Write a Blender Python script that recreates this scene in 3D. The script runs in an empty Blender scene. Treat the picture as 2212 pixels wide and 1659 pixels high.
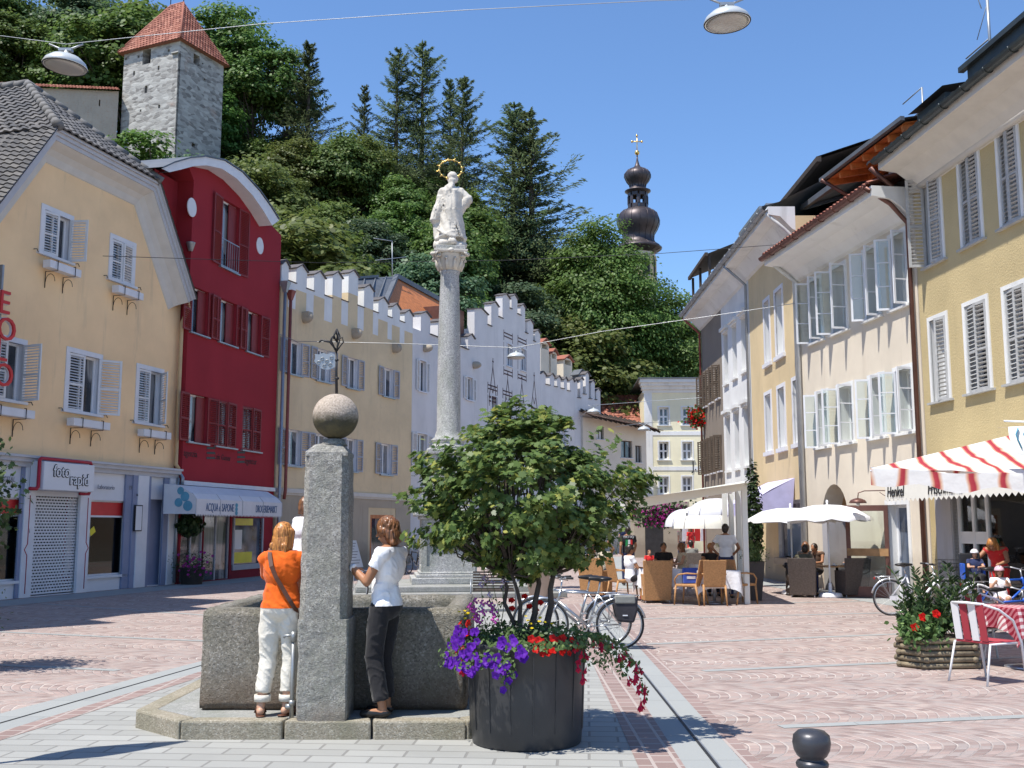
import bpy,math,random
import numpy as np
from mathutils import Vector,Matrix,noise
from mathutils.geometry import tessellate_polygon
sc = bpy.context.scene
R = math.radians
# camera, sky, sun, exposure
FPX,CX,CY,CAMZ = 2300.0,1106.0,829.5,1.7
PITCH = math.atan(308.5 / FPX)
cam_d = bpy.data.cameras.new('camera')
cam = bpy.data.objects.new('camera',cam_d)
sc.collection.objects.link(cam)
cam.location = (0,0,CAMZ)
cam.rotation_euler = (R(90) + PITCH,0,0)
cam_d.sensor_width = 36.0
cam_d.lens = 36.0 * FPX / 2212.0
cam_d.clip_start = 0.1
cam_d.clip_end = 3000
sc.camera = cam
SUN = Vector((0.38,0.27,-1.0)).normalized()
world = bpy.data.worlds.new('World')
sc.world = world
world.use_nodes = True
wn = world.node_tree
for n_ in list(wn.nodes):
 wn.nodes.remove(n_)
wo = wn.nodes.new('ShaderNodeOutputWorld')
wb = wn.nodes.new('ShaderNodeBackground')
ws = wn.nodes.new('ShaderNodeTexSky')
ws.sky_type = 'NISHITA'
ws.sun_disc = False
ws.sun_elevation = math.asin(-SUN.z)
ws.sun_rotation = math.atan2(-SUN.x,-SUN.y)
ws.altitude = 700
ws.air_density = 1.12
ws.dust_density = 0.0
ws.ozone_density = 9
wn.links.new(ws.outputs[0],wb.inputs[0])
wn.links.new(wb.outputs[0],wo.inputs[0])
wb.inputs[1].default_value = 0.148
sun_d = bpy.data.lights.new('sun','SUN')
sun_d.energy = 5.0
sun_d.angle = R(0.53)
sun_d.color = (1.0,0.955,0.88)
sun = bpy.data.objects.new('sun',sun_d)
sc.collection.objects.link(sun)
sun.rotation_euler = SUN.to_track_quat('-Z','Y').to_euler()
sc.view_settings.view_transform = 'Standard'
sc.view_settings.look = 'None'
sc.view_settings.gamma = 1
sc.view_settings.exposure = 0.46
sc.cycles.max_bounces = 6
sc.cycles.transparent_max_bounces = 12
sc.cycles.use_denoising = True
# photograph geometry
cP,sP = math.cos(PITCH),math.sin(PITCH)
def ray(px,py):
 a,b = (px - CX) / FPX,(CY - py) / FPX
 return Vector((a,cP - b * sP,sP + b * cP))
def G(px,py,z=0.0):
 r = ray(px,py)
 t = (z - CAMZ) / r.z
 return Vector((r.x * t,r.y * t,z))
def P(px,py,Y):
 r = ray(px,py)
 t = Y / r.y
 return Vector((r.x * t,Y,CAMZ + r.z * t))
# materials
MATS = {}
class NT:
 def __init__(s,name):
  s.m = bpy.data.materials.new(name)
  s.m.use_nodes = True
  s.t = s.m.node_tree
  s.b = s.t.nodes['Principled BSDF']
  s.o = s.t.nodes['Material Output']
  s.tc = s.t.nodes.new('ShaderNodeTexCoord')
 def n(s,typ,**kw):
  n = s.t.nodes.new(typ)
  for k,v in kw.items():
   setattr(n,k,v)
  return n
 def L(s,a,b):
  s.t.links.new(a,b)
 def val(s,sock,v):
  if isinstance(v,(int,float)):
   sock.default_value = v
  else:
   s.L(v,sock)
 def m_(s,op,a,b=None,c=None):
  n = s.n('ShaderNodeMath',operation=op)
  s.val(n.inputs[0],a)
  if b is not None:
   s.val(n.inputs[1],b)
  if c is not None:
   s.val(n.inputs[2],c)
  return n.outputs[0]
 def noise(s,scale,detail=3,rough=.55,vec=None,dist=0):
  n = s.n('ShaderNodeTexNoise')
  n.inputs['Scale'].default_value = scale
  n.inputs['Detail'].default_value = detail
  n.inputs['Roughness'].default_value = rough
  n.inputs['Distortion'].default_value = dist
  s.L(vec if vec is not None else s.tc.outputs['Object'],n.inputs['Vector'])
  return n.outputs['Fac']
 def mapping(s,scale=(1,1,1),rot=(0,0,0),src='Object'):
  n = s.n('ShaderNodeMapping')
  n.inputs['Scale'].default_value = scale
  n.inputs['Rotation'].default_value = rot
  s.L(s.tc.outputs[src],n.inputs['Vector'])
  return n.outputs[0]
 def ramp(s,fac,stops,interp='LINEAR'):
  n = s.n('ShaderNodeValToRGB')
  r = n.color_ramp
  r.interpolation = interp
  while len(r.elements) < len(stops):
   r.elements.new(0.5)
  for e,(p,c) in zip(r.elements,stops):
   e.position = p
   e.color = (c[0],c[1],c[2],1) if not isinstance(c,(int,float)) else (c,c,c,1)
  s.val(n.inputs[0],fac)
  return n.outputs[0]
 def mix(s,fac,a,b,mode='MIX'):
  n = s.n('ShaderNodeMix',data_type='RGBA',blend_type=mode)
  s.val(n.inputs[0],fac)
  for i,v in ((6,a),(7,b)):
   if isinstance(v,tuple):
    n.inputs[i].default_value = (v[0],v[1],v[2],1)
   else:
    s.L(v,n.inputs[i])
  return n.outputs[2]
 def bump(s,h,dist=.01,strength=1.0):
  n = s.n('ShaderNodeBump')
  n.inputs['Strength'].default_value = strength
  n.inputs['Distance'].default_value = dist
  s.L(h,n.inputs['Height'])
  s.L(n.outputs[0],s.b.inputs['Normal'])
 def fin(s,col,rough=.8,metal=0,spec=.4):
  if isinstance(col,tuple):
   s.b.inputs['Base Color'].default_value = (*col,1)
  else:
   s.L(col,s.b.inputs['Base Color'])
  s.val(s.b.inputs['Roughness'],rough)
  s.b.inputs['Metallic'].default_value = metal
  s.b.inputs['Specular IOR Level'].default_value = spec
  MATS[s.m.name] = s.m
  return s.m
def sc3(c,k):
 return (min(c[0] * k,1),min(c[1] * k,1),min(c[2] * k,1))
def plain(name,col,rough=.6,metal=0,spec=.4,var=.12,scale=3.0,bump=0,bscale=40,detail=4):
 """a paint, cloth, metal or wood: base colour with soft mottling, optional relief"""
 t = NT(name)
 f = t.noise(scale,detail)
 c = t.ramp(f,[(.3,sc3(col,1 - var)),(.7,sc3(col,1 + var))])
 if bump:
  t.bump(t.noise(bscale,3),bump)
 return t.fin(c,rough,metal,spec)
def stucco(name,col,col2=None,bump=.006,bscale=70,stain=(.25,.23,.2),stain_amt=.38):
 t = NT(name)
 f = t.noise(.7,5,.6)
 c = t.ramp(f,[(.3,sc3(col,.90)),(.72,sc3(col,1.06))])
 if col2:
  f2 = t.noise(5,5,.7)
  c = t.mix(t.ramp(f2,[(.52,0.0),(.66,.55)]),c,col2)
 mp = t.mapping((1.3,1.3,.18))
 f3 = t.noise(1.6,6,.65,vec=mp)
 fs = t.m_('MULTIPLY',t.ramp(f3,[(.56,0.0),(.75,1.0)]),stain_amt)
 c = t.mix(fs,c,stain)
 sz = t.n('ShaderNodeSeparateXYZ')
 t.L(t.tc.outputs['Object'],sz.inputs[0])
 base = t.ramp(t.m_('ADD',sz.outputs[2],t.m_('MULTIPLY',t.noise(1.1,5,.7),-1.3)),[(.0,.7),(.45,0.0)])
 c = t.mix(base,c,stain)
 pt = t.ramp(t.noise(.33,3,.5),[(.54,0.0),(.60,.25)])
 c = t.mix(pt,c,sc3(col,1.18))
 t.bump(t.noise(bscale,4,.7),bump)
 return t.fin(c,.9,0,.2)
def granite(name,base,dark,light,scale=140,bump=.004,stain=None):
 t = NT(name)
 v = t.n('ShaderNodeTexVoronoi')
 v.inputs['Scale'].default_value = scale
 t.L(t.tc.outputs['Object'],v.inputs['Vector'])
 sep = t.n('ShaderNodeSeparateColor')
 t.L(v.outputs['Color'],sep.inputs[0])
 c = t.ramp(sep.outputs[0],[(.0,dark),(.22,base),(.75,base),(.95,light)])
 f = t.noise(2.6,6,.65,vec=t.mapping((1,1,.45)))
 c = t.mix(t.m_('MULTIPLY',t.ramp(f,[(.42,0.0),(.66,1.0)]),.55),c,sc3((base[0] * .9,base[1],base[2] * .8),.55))
 c = t.mix(t.ramp(t.noise(26,3,.7),[(.42,.45),(.56,0.0)]),c,dark)
 if stain:
  sz = t.n('ShaderNodeSeparateXYZ')
  t.L(t.tc.outputs['Object'],sz.inputs[0])
  zz = t.m_('ADD',sz.outputs[2],t.m_('MULTIPLY',t.noise(6,4),.28))
  fs = t.ramp(zz,[(stain[1],1.0),(stain[2],0.0)])
  c = t.mix(t.m_('MULTIPLY',fs,.85),c,stain[0])
 h = t.m_('ADD',t.noise(30,5,.75),t.m_('MULTIPLY',t.noise(120,2),.4))
 t.bump(h,bump)
 return t.fin(c,.88,0,.25)
def leafmat(name,c1,c2,c3,trans=.35,rough=.5,vary=(.4,.95)):
 """leaf: each leaf its own tone from dark to yellow green, with light passing through"""
 t = NT(name)
 g = t.n('ShaderNodeNewGeometry')
 c = t.ramp(g.outputs['Random Per Island'],[(.0,c1),(.45,c2),(.8,c2),(1.0,c3)])
 oi = t.n('ShaderNodeObjectInfo')
 hs = t.n('ShaderNodeHueSaturation')
 t.L(t.m_('MULTIPLY_ADD',oi.outputs['Random'],.035,.485),hs.inputs['Hue'])
 t.L(t.m_('MULTIPLY_ADD',oi.outputs['Random'],vary[0],vary[1]),hs.inputs['Value'])
 t.L(c,hs.inputs['Color'])
 c = hs.outputs[0]
 tr = t.n('ShaderNodeBsdfTranslucent')
 t.L(c,tr.inputs[0])
 mx = t.n('ShaderNodeMixShader')
 mx.inputs[0].default_value = trans
 t.L(t.b.outputs[0],mx.inputs[1])
 t.L(tr.outputs[0],mx.inputs[2])
 t.L(mx.outputs[0],t.o.inputs[0])
 return t.fin(c,rough,0,.3)
def glass_clear(name):
 t = NT(name)
 tr = t.n('ShaderNodeBsdfTransparent')
 tr.inputs[0].default_value = (.93,.97,.96,1)
 gl = t.n('ShaderNodeBsdfGlossy')
 gl.inputs['Roughness'].default_value = .02
 fr = t.n('ShaderNodeFresnel')
 fr.inputs[0].default_value = 1.45
 mx = t.n('ShaderNodeMixShader')
 t.L(t.m_('ADD',fr.outputs[0],.03),mx.inputs[0])
 t.L(tr.outputs[0],mx.inputs[1])
 t.L(gl.outputs[0],mx.inputs[2])
 t.L(mx.outputs[0],t.o.inputs[0])
 MATS[name] = t.m
 return t.m
def pane_dark(name,col=(.035,.04,.05),curtain=False):
 t = NT(name)
 f = t.noise(1.3,2)
 c = t.ramp(f,[(.35,sc3(col,.5)),(.65,sc3(col,1.8))])
 if curtain:
  fold = t.ramp(t.noise(1.0,3,.6,vec=t.mapping((16,16,.6))),[(.3,(.17,.17,.17)),(.7,(.36,.36,.35))])
  c = t.mix(t.ramp(t.noise(.9,1,.4,vec=t.mapping((1.4,1.4,.5))),[(.50,0.0),(.53,.8)]),c,fold)
 return t.fin(c,.05,0,.9)
def tilemat(name,c1,c2,c3=None,course=.0):
 t = NT(name)
 g = t.n('ShaderNodeNewGeometry')
 c = t.ramp(g.outputs['Random Per Island'],[(0,c1),(.6,c2),(1,c3 or c2)])
 f = t.noise(3,5,.7)
 c = t.mix(t.m_('MULTIPLY',f,.5),c,sc3(c1,.55))
 return t.fin(c,.8,0,.3)
# mesh builder
class MB:
 def __init__(s):
  s.v,s.f,s.sm,s.mi = [],[],[],[]
  s.M = None
  s.m = 0
 def add(s,vs,fs,smooth=False,m=None):
  k = len(s.v)
  if s.M is not None:
   vs = [tuple(s.M @ Vector(p)) for p in vs]
  s.v.extend([tuple(p) for p in vs])
  for f in fs:
   s.f.append(tuple(i + k for i in f))
   s.sm.append(smooth)
   s.mi.append(s.m if m is None else m)
  return s
 def box(s,x0,y0,z0,x1,y1,z1,m=None):
  v = [(x,y,z) for z in (z0,z1) for y in (y0,y1) for x in (x0,x1)]
  return s.add(v,[(0,2,3,1),(4,5,7,6),(0,1,5,4),(2,6,7,3),(0,4,6,2),(1,3,7,5)],m=m)
 def bar(s,a,b,w,h,up=(0,0,1),m=None):
  a,b = Vector(a),Vector(b)
  d = (b - a).normalized()
  side = d.cross(Vector(up))
  if side.length < 1e-4:
   side = d.cross(Vector((1,0,0)))
  side.normalize()
  u = side.cross(d)
  v = []
  for p in (a,b):
   for i,j in ((-1,-1),(1,-1),(1,1),(-1,1)):
    v.append(p + side * (w / 2 * i) + u * (h / 2 * j))
  return s.add(v,[(3,2,1,0),(4,5,6,7),(0,1,5,4),(1,2,6,5),(2,3,7,6),(3,0,4,7)],m=m)
 def tube(s,pts,r,n=8,smooth=True,m=None,cap=True):
  pts = [Vector(p) for p in pts]
  rs = r if isinstance(r,(list,tuple)) else [r] * len(pts)
  v,f = [],[]
  prev = None
  for i,p in enumerate(pts):
   if i == 0:
    d = pts[1] - p
   elif i == len(pts) - 1:
    d = p - pts[i - 1]
   else:
    d = (pts[i + 1] - p).normalized() + (p - pts[i - 1]).normalized()
   d.normalize()
   if prev is None:
    a = d.cross(Vector((0,0,1)))
    if a.length < .1:
     a = d.cross(Vector((1,0,0)))
   else:
    a = prev - d * prev.dot(d)
   a.normalize()
   prev = a
   b = d.cross(a)
   for k in range(n):
    t = 2 * math.pi * k / n
    v.append(p + (a * math.cos(t) + b * math.sin(t)) * rs[i])
  for i in range(len(pts) - 1):
   for k in range(n):
    q = (k + 1) % n
    f.append((i * n + k,i * n + q,(i + 1) * n + q,(i + 1) * n + k))
  if cap:
   f.append(tuple(range(n))[::-1])
   f.append(tuple(range((len(pts) - 1) * n,len(pts) * n)))
  return s.add(v,f,smooth,m)
 def lathe(s,prof,n=24,c=(0,0,0),smooth=True,m=None,sq=None):
  v,f = [],[]
  for (r,z) in prof:
   for k in range(n):
    t = 2 * math.pi * (k + (.5 if sq else 0)) / n
    v.append((c[0] + r * math.cos(t),c[1] + r * math.sin(t),c[2] + z))
  L = len(prof)
  for i in range(L - 1):
   for k in range(n):
    q = (k + 1) % n
    f.append((i * n + k,i * n + q,(i + 1) * n + q,(i + 1) * n + k))
  f.append(tuple(range(n))[::-1])
  f.append(tuple(range((L - 1) * n,L * n)))
  return s.add(v,f,smooth,m)
 def ell(s,c,r,rot=None,n=14,k=9,m=None):
  """ellipsoid"""
  c = Vector(c)
  if not isinstance(r,(tuple,list)):
   r = (r,r,r)
  Rm = rot if rot is not None else Matrix.Identity(3)
  v,f = [],[]
  for i in range(k + 1):
   ph = math.pi * i / k
   for j in range(n):
    t = 2 * math.pi * j / n
    p = Vector((r[0] * math.sin(ph) * math.cos(t),r[1] * math.sin(ph) * math.sin(t),r[2] * math.cos(ph)))
    v.append(c + Rm @ p)
  for i in range(k):
   for j in range(n):
    q = (j + 1) % n
    f.append((i * n + j,(i + 1) * n + j,(i + 1) * n + q,i * n + q))
  return s.add(v,f,True,m)
 def cap(s,a,b,ra,rb,n=12,m=None,k=5):
  """capsule with round ends"""
  a,b = Vector(a),Vector(b)
  d = b - a
  L = d.length
  if L < 1e-6:
   return s.ell(a,max(ra,rb),n=n)
  d /= L
  pts,rs = [],[]
  for i in range(k):
   t = math.pi / 2 * (1 - i / k)
   pts.append(a - d * ra * math.sin(t)); rs.append(max(ra * math.cos(t),.0006))
  pts.append(a); rs.append(ra)
  pts.append(b); rs.append(rb)
  for i in range(1,k + 1):
   t = math.pi / 2 * (i / k)
   pts.append(b + d * rb * math.sin(t)); rs.append(max(rb * math.cos(t),.0006))
  return s.tube(pts,rs,n,True,m)
 def prism(s,poly,z0,z1,m=None,mtop=None):
  n = len(poly)
  v = [(p[0],p[1],z0) for p in poly] + [(p[0],p[1],z1) for p in poly]
  s.add(v,[(i,(i + 1) % n,n + (i + 1) % n,n + i) for i in range(n)] + [tuple(range(n))[::-1]],m=m)
  return s.add(v[n:],[tuple(range(n))],m=mtop if mtop is not None else m)
 def sheet(s,poly,z,m=None):
  return s.add([(p[0],p[1],z) for p in poly],[tuple(range(len(poly)))],m=m)
 def xprism(s,poly,y0,y1,m=None):
  """outline in (x, z), extruded along y"""
  n = len(poly)
  v = [(p[0],y0,p[1]) for p in poly] + [(p[0],y1,p[1]) for p in poly]
  tri = tessellate_polygon([[Vector((p[0],p[1],0)) for p in poly]])
  fs = [(i,(i + 1) % n,n + (i + 1) % n,n + i) for i in range(n)]
  fs += [tuple(t) for t in tri] + [tuple(n + i for i in t) for t in tri]
  return s.add(v,fs,m=m)
 def wall(s,outline,holes,rec=.18,thick=.6,m=None,mr=None,back=True):
  """facade in (x, z) at y = 0 with window openings; reveals rec deep; body thick deep"""
  loops = [[Vector((p[0],p[1],0)) for p in outline]]
  for (a,b,c,d) in holes:
   loops.append([Vector((a,b,0)),Vector((a,d,0)),Vector((c,d,0)),Vector((c,b,0))])
  tri = tessellate_polygon(loops)
  flat = [p for l in loops for p in l]
  s.add([(p.x,0,p.y) for p in flat],[tuple(t) for t in tri],m=m)
  for (a,b,c,d) in holes:
   q = [(a,b),(c,b),(c,d),(a,d)]
   v = [(x,0,z) for x,z in q] + [(x,rec + .09,z) for x,z in q]
   s.add(v,[(i,(i + 1) % 4,4 + (i + 1) % 4,4 + i) for i in range(4)],m=mr if mr is not None else m)
  n = len(outline)
  v = [(x,0,z) for x,z in outline] + [(x,thick,z) for x,z in outline]
  s.add(v,[(i,(i + 1) % n,n + (i + 1) % n,n + i) for i in range(n)],m=m)
  if not back:
   return s
  t2 = tessellate_polygon([[Vector((p[0],p[1],0)) for p in outline]])
  return s.add([(x,thick,z) for x,z in outline],[tuple(t) for t in t2],m=m)
 def build(s,name,mats,parent=None,bevel=0,world=False,seg=2):
  me = bpy.data.meshes.new(name)
  vs = s.v
  if world and parent is not None:
   inv = root_matrix(parent).inverted()
   vs = [tuple(inv @ Vector(p)) for p in vs]
  me.from_pydata(vs,[],s.f)
  me.polygons.foreach_set('use_smooth',s.sm)
  if not isinstance(mats,(list,tuple)):
   mats = [mats]
  for m in mats:
   me.materials.append(MATS[m] if isinstance(m,str) else m)
  if len(mats) > 1:
   me.polygons.foreach_set('material_index',s.mi)
  me.update()
  if bevel:
   import bmesh
   bm = bmesh.new()
   bm.from_mesh(me)
   bmesh.ops.remove_doubles(bm,verts=bm.verts,dist=1e-5)
   bmesh.ops.recalc_face_normals(bm,faces=bm.faces)
   ed = [e for e in bm.edges if len(e.link_faces) == 2 and e.calc_face_angle(0) > .5]
   bmesh.ops.bevel(bm,geom=ed,offset=bevel,segments=seg,affect='EDGES',profile=.5,clamp_overlap=True)
   bm.to_mesh(me)
   bm.free()
  return link(name,me,parent)
def link(name,me,parent=None):
 o = bpy.data.objects.new(name,me)
 sc.collection.objects.link(o)
 if parent is not None:
  o.parent = parent
 return o
def root_matrix(o):
 M = Matrix.Translation(o.location) @ o.rotation_euler.to_matrix().to_4x4()
 if o.parent is not None:
  M = root_matrix(o.parent) @ M
 return M
def thing(name,label,cat,loc=(0,0,0),rz=0,group=None):
 o = bpy.data.objects.new(name,None)
 sc.collection.objects.link(o)
 o.empty_display_size = .2
 o.location = loc
 o.rotation_euler = (0,0,rz)
 o['label'] = label
 o['category'] = cat
 if group:
  o['group'] = group
 return o
def tag(o,label,cat,group=None):
 o['label'] = label
 o['category'] = cat
 if group:
  o['group'] = group
 return o
KIDS = {}
def dup(root,loc,rz=None,label=None,group=None):
 """copy a thing with its parts and sub-parts"""
 def cp(o,par):
  c = o.copy()
  sc.collection.objects.link(c)
  if par is not None:
   c.parent = par
  for ch in kids.get(o.name,[]):
   cp(ch,c)
  return c
 kids = {}
 st = [root]
 allo = [o for o in sc.objects if o.parent is not None]
 for o in allo:
  kids.setdefault(o.parent.name,[]).append(o)
 r = cp(root,None)
 r.location = loc
 if rz is not None:
  r.rotation_euler = (0,0,rz)
 if label:
  r['label'] = label
 if group:
  r['group'] = group
 return r
def struct(o):
 o['kind'] = 'structure'
 return o
def text_mesh(s,size,extrude=.004,offset=0,align='LEFT',shear=0,sx=1.0):
 """lettering as a mesh in the x-z plane, facing -y"""
 cu = bpy.data.curves.new('lettering','FONT')
 cu.body = s
 cu.size = size
 cu.extrude = extrude
 cu.offset = offset
 cu.align_x = align
 cu.shear = shear
 cu.resolution_u = 3
 o = bpy.data.objects.new('lettering',cu)
 sc.collection.objects.link(o)
 dg = bpy.context.evaluated_depsgraph_get()
 me = bpy.data.meshes.new_from_object(o.evaluated_get(dg))
 bpy.data.objects.remove(o)
 bpy.data.curves.remove(cu)
 me.transform(Matrix.Rotation(R(90),4,'X') @ Matrix.Diagonal((sx,1,1,1)))
 return me
def lettering(s,size,loc,matn,parent,rz=0,tilt=0,name='lettering',**kw):
 me = text_mesh(s,size,**kw)
 me.materials.append(MATS[matn])
 o = link(name,me,parent)
 o.location = loc
 o.rotation_euler = (0,tilt,rz)
 return o
class Fac:
 """a facade: u runs left to right as one reads it, y into the wall, z up"""
 def __init__(s,A,B=None,ang=None):
  s.A = Vector((A[0],A[1],0))
  d = Vector((B[0] - A[0],B[1] - A[1],0)).normalized() if B is not None else Vector((math.cos(ang),math.sin(ang),0))
  s.d = d
  s.rz = math.atan2(d.y,d.x)
  s.y = Vector((-d.y,d.x,0))
 def uz(s,px,py,off=0.0):
  r = ray(px,py)
  o = Vector((0,0,CAMZ)) - s.A
  t = (off - o.dot(s.y)) / r.dot(s.y)
  p = o + r * t
  return p.dot(s.d),p.z
 def u(s,px,off=0.0,py=1138):
  return s.uz(px,py,off)[0]
 def R(s,x0,y0,x1,y1,off=0.0):
  a = s.uz(x0,y0,off)
  b = s.uz(x1,y1,off)
  return (a[0],b[1],b[0],a[1])
 def w(s,u,y,z):
  return s.A + s.d * u + s.y * y + Vector((0,0,z))
 def thing(s,name,label,cat='building',group=None):
  return thing(name,label,cat,tuple(s.A),s.rz,group)
# shared building parts
def shutter_mb(w,h,slat=.055,louver=True,z0=0,fr=.06,mid=True):
 mb = MB()
 t = .035
 mb.box(0,0,z0,fr,t,z0 + h)
 mb.box(w - fr,0,z0,w,t,z0 + h)
 mb.box(fr,.001,z0,w - fr,t - .001,z0 + fr)
 mb.box(fr,.001,z0 + h - fr,w - fr,t - .001,z0 + h)
 if mid:
  mb.box(fr,.001,z0 + h * .45,w - fr,t - .001,z0 + h * .45 + fr * .8)
 if louver:
  n = max(3,int((h - 2 * fr) / slat))
  for i in range(n):
   z = z0 + fr + (i + .5) * (h - 2 * fr) / n
   mb.bar((fr,t / 2,z),(w - fr,t / 2,z),.045,.009,up=(0,-.62,.78))
 else:
  mb.box(fr,.008,z0 + fr,w - fr,t - .006,z0 + h - fr)
 return mb
def place_leaf(mb,name,mats,parent,u,z,side,ang,y=0.0):
 """hang a shutter or casement built from x=0 on its hinge. side -1: hinge on the low-u jamb, 1: on the high-u jamb"""
 o = mb.build(name,mats,parent)
 o.location = (u,y,z)
 a = R(ang)
 if side < 0:
  o.rotation_euler = (0,0,-a)
 else:
  o.rotation_euler = (0,0,-(math.pi - a))
 return o
def window(root,r,rec=.18,frame='white_paint',pane='pane',mull=1,rows=1,surround=0,smat='white_trim',sill=.06,
   sillmat=None,fw=.055,shut=None,shmat=None,slat=.055,louver=True,glassy=None,bars=.03):
 """window part: frame mesh; pane, surround, sill, shutters as sub-parts"""
 u0,z0,u1,z1 = r
 mb = MB()
 y0,y1 = rec,rec + .07
 mb.box(u0,y0,z0,u0 + fw,y1,z1)
 mb.box(u1 - fw,y0,z0,u1,y1,z1)
 mb.box(u0 + fw,y0,z0,u1 - fw,y1,z0 + fw)
 mb.box(u0 + fw,y0,z1 - fw,u1 - fw,y1,z1)
 for i in range(1,mull + 1):
  x = u0 + (u1 - u0) * i / (mull + 1)
  mb.box(x - fw * .55,y0 - .008,z0 + fw,x + fw * .55,y1,z1 - fw)
 for i in range(1,rows):
  z = z0 + (z1 - z0) * i / rows
  mb.box(u0 + fw,y0 + .004,z - bars / 2,u1 - fw,y1 - .01,z + bars / 2)
 w = mb.build('window',frame,root)
 MB().box(u0 + .01,rec + .035,z0 + .01,u1 - .01,rec + .045,z1 - .01).build('pane',pane,w)
 if surround:
  s = surround
  q = MB()
  t = .028
  q.box(u0 - s,-t,z0 - s * .0,u0,.03,z1 + s)
  q.box(u1,-t,z0 - s * .0,u1 + s,.03,z1 + s)
  q.box(u0,-t,z1,u1,.03,z1 + s)
  q.build('surround',smat,w)
 if sill:
  MB().box(u0 - .07 - surround,-.09,z0 - sill,u1 + .07 + surround,rec + .02,z0 + .004).build('sill',sillmat or smat,w)
 if shut:
  wd = (u1 - u0) / 2
  for side,ang in shut:
   place_leaf(shutter_mb(wd - .005,z1 - z0 - .02,slat,louver),'shutter',shmat,w,
      u0 + .004 if side < 0 else u1 - .004,z0 + .01,side,ang,y=-.012 if ang > 20 else .0)
 return w
def roof_tiles(mb,eL,eR,tL,tR,row=.34,col=.24,amp=.028,step=.035,sub=4,m=None):
 """rows of wavy tiles filling the slope between an eave and a top edge"""
 eL,eR,tL,tR = map(Vector,(eL,eR,tL,tR))
 nrm = (eR - eL).cross(tL - eL)
 if nrm.length < 1e-4:
  nrm = (eR - eL).cross(tR - eL)
 nrm.normalize()
 if nrm.z < 0:
  nrm = -nrm
 H = max((tL - eL).length,(tR - eR).length)
 n = max(1,int(H / row))
 base = (eR - eL).normalized()
 for i in range(n):
  t0,t1 = i / n,(i + 1) / n
  a0,b0 = eL.lerp(tL,t0),eR.lerp(tR,t0)
  a1,b1 = eL.lerp(tL,min(1,t1 + .06 / n)),eR.lerp(tR,min(1,t1 + .06 / n))
  L = (b0 - a0).length
  k = max(1,int(L / col))
  for j in range(k):
   v,f = [],[]
   for q in range(sub + 1):
    s = (j + q / sub) / k
    hz = amp * (.5 + .5 * math.sin(2 * math.pi * q / sub * .999 - 1.2))
    v.append(a0.lerp(b0,s) + nrm * (hz + step))
    v.append(a1.lerp(b1,s) + nrm * hz)
    v.append(a0.lerp(b0,s) + nrm * (hz - .01))
   for q in range(sub):
    f.append((q * 3,q * 3 + 3,q * 3 + 4,q * 3 + 1))
    f.append((q * 3 + 2,q * 3 + 5,q * 3 + 3,q * 3))
   mb.add(v,f,False,m)
 return mb
# materials used
stucco('yellow_stucco',(.88,.62,.355),bump=.004)
stucco('red_stucco',(.30,.026,.036),bump=.004,stain=(.12,.02,.03),stain_amt=.2)
stucco('red_side_stucco',(.27,.020,.030),bump=.004)
stucco('sand_stucco',(.68,.54,.34),col2=(.58,.46,.32),bump=.006,bscale=40,stain=(.30,.26,.2))
stucco('white_stucco',(.66,.64,.63),bump=.005,bscale=30,stain=(.35,.35,.36),stain_amt=.3)
stucco('bright_stucco',(.72,.72,.70),bump=.003)
stucco('grey_stucco',(.42,.41,.42),bump=.004)
stucco('pale_yellow_stucco',(.80,.74,.52),bump=.003,stain=(.5,.45,.3))
stucco('ochre_stucco',(.52,.415,.225),bump=.016,bscale=22,stain=(.3,.25,.15),stain_amt=.3)
stucco('beige_stucco',(.68,.60,.485),bump=.004,stain=(.42,.34,.26),stain_amt=.35)
stucco('orange_stucco',(.66,.52,.31),bump=.010,bscale=35)
stucco('brown_stucco',(.25,.21,.17),bump=.006)
stucco('plinth_stucco',(.42,.36,.28),bump=.006,stain=(.25,.2,.15),stain_amt=.5)
plain('white_trim',(.68,.68,.70),.7,var=.05)
plain('white_paint',(.72,.73,.75),.45,var=.05)
plain('cream_paint',(.74,.70,.60),.5,var=.05)
plain('soffit_grey',(.48,.48,.50),.8,var=.06)
plain('soffit_cream',(.58,.55,.50),.8,var=.06)
plain('shutter_grey',(.36,.37,.41),.6,var=.08)
plain('shutter_weathered',(.40,.40,.39),.7,var=.15,scale=8)
plain('shutter_white',(.66,.66,.66),.6,var=.06)
plain('shutter_red',(.20,.020,.022),.6,var=.1)
plain('shutter_brown',(.085,.06,.04),.6,var=.15)
plain('iron_black',(.025,.025,.028),.5,metal=.3,var=.2)
plain('zinc',(.32,.34,.36),.45,metal=.6,var=.12)
plain('dark_gutter',(.055,.065,.065),.4,metal=.5,var=.2)
plain('copper_brown',(.14,.065,.05),.45,metal=.4,var=.2)
plain('pipe_red',(.25,.06,.045),.5,var=.15)
plain('pipe_tan',(.50,.36,.20),.6,var=.1)
plain('pipe_white',(.55,.55,.53),.6,var=.1)
plain('wood_orange',(.50,.17,.05),.6,var=.25,scale=6)
plain('wood_door',(.35,.2,.09),.6,var=.2,scale=8)
plain('wood_dark',(.06,.045,.035),.7,var=.3,scale=6)
plain('metal_roof',(.13,.14,.155),.55,metal=.4,var=.15)
plain('slate_cap',(.10,.09,.09),.8,var=.2)
plain('violet_pilaster',(.22,.25,.36),.6,var=.06)
plain('sign_white',(.66,.67,.70),.4,var=.03)
plain('sign_red',(.36,.012,.03),.35,var=.05)
plain('letter_black',(.012,.012,.014),.5,var=.05)
plain('letter_grey',(.18,.18,.2),.5,var=.05)
plain('letter_blue',(.06,.12,.25),.6,var=.05)
plain('letter_dark_red',(.05,.012,.015),.7,var=.05)
plain('poster_red',(.55,.03,.03),.4,var=.1)
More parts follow.
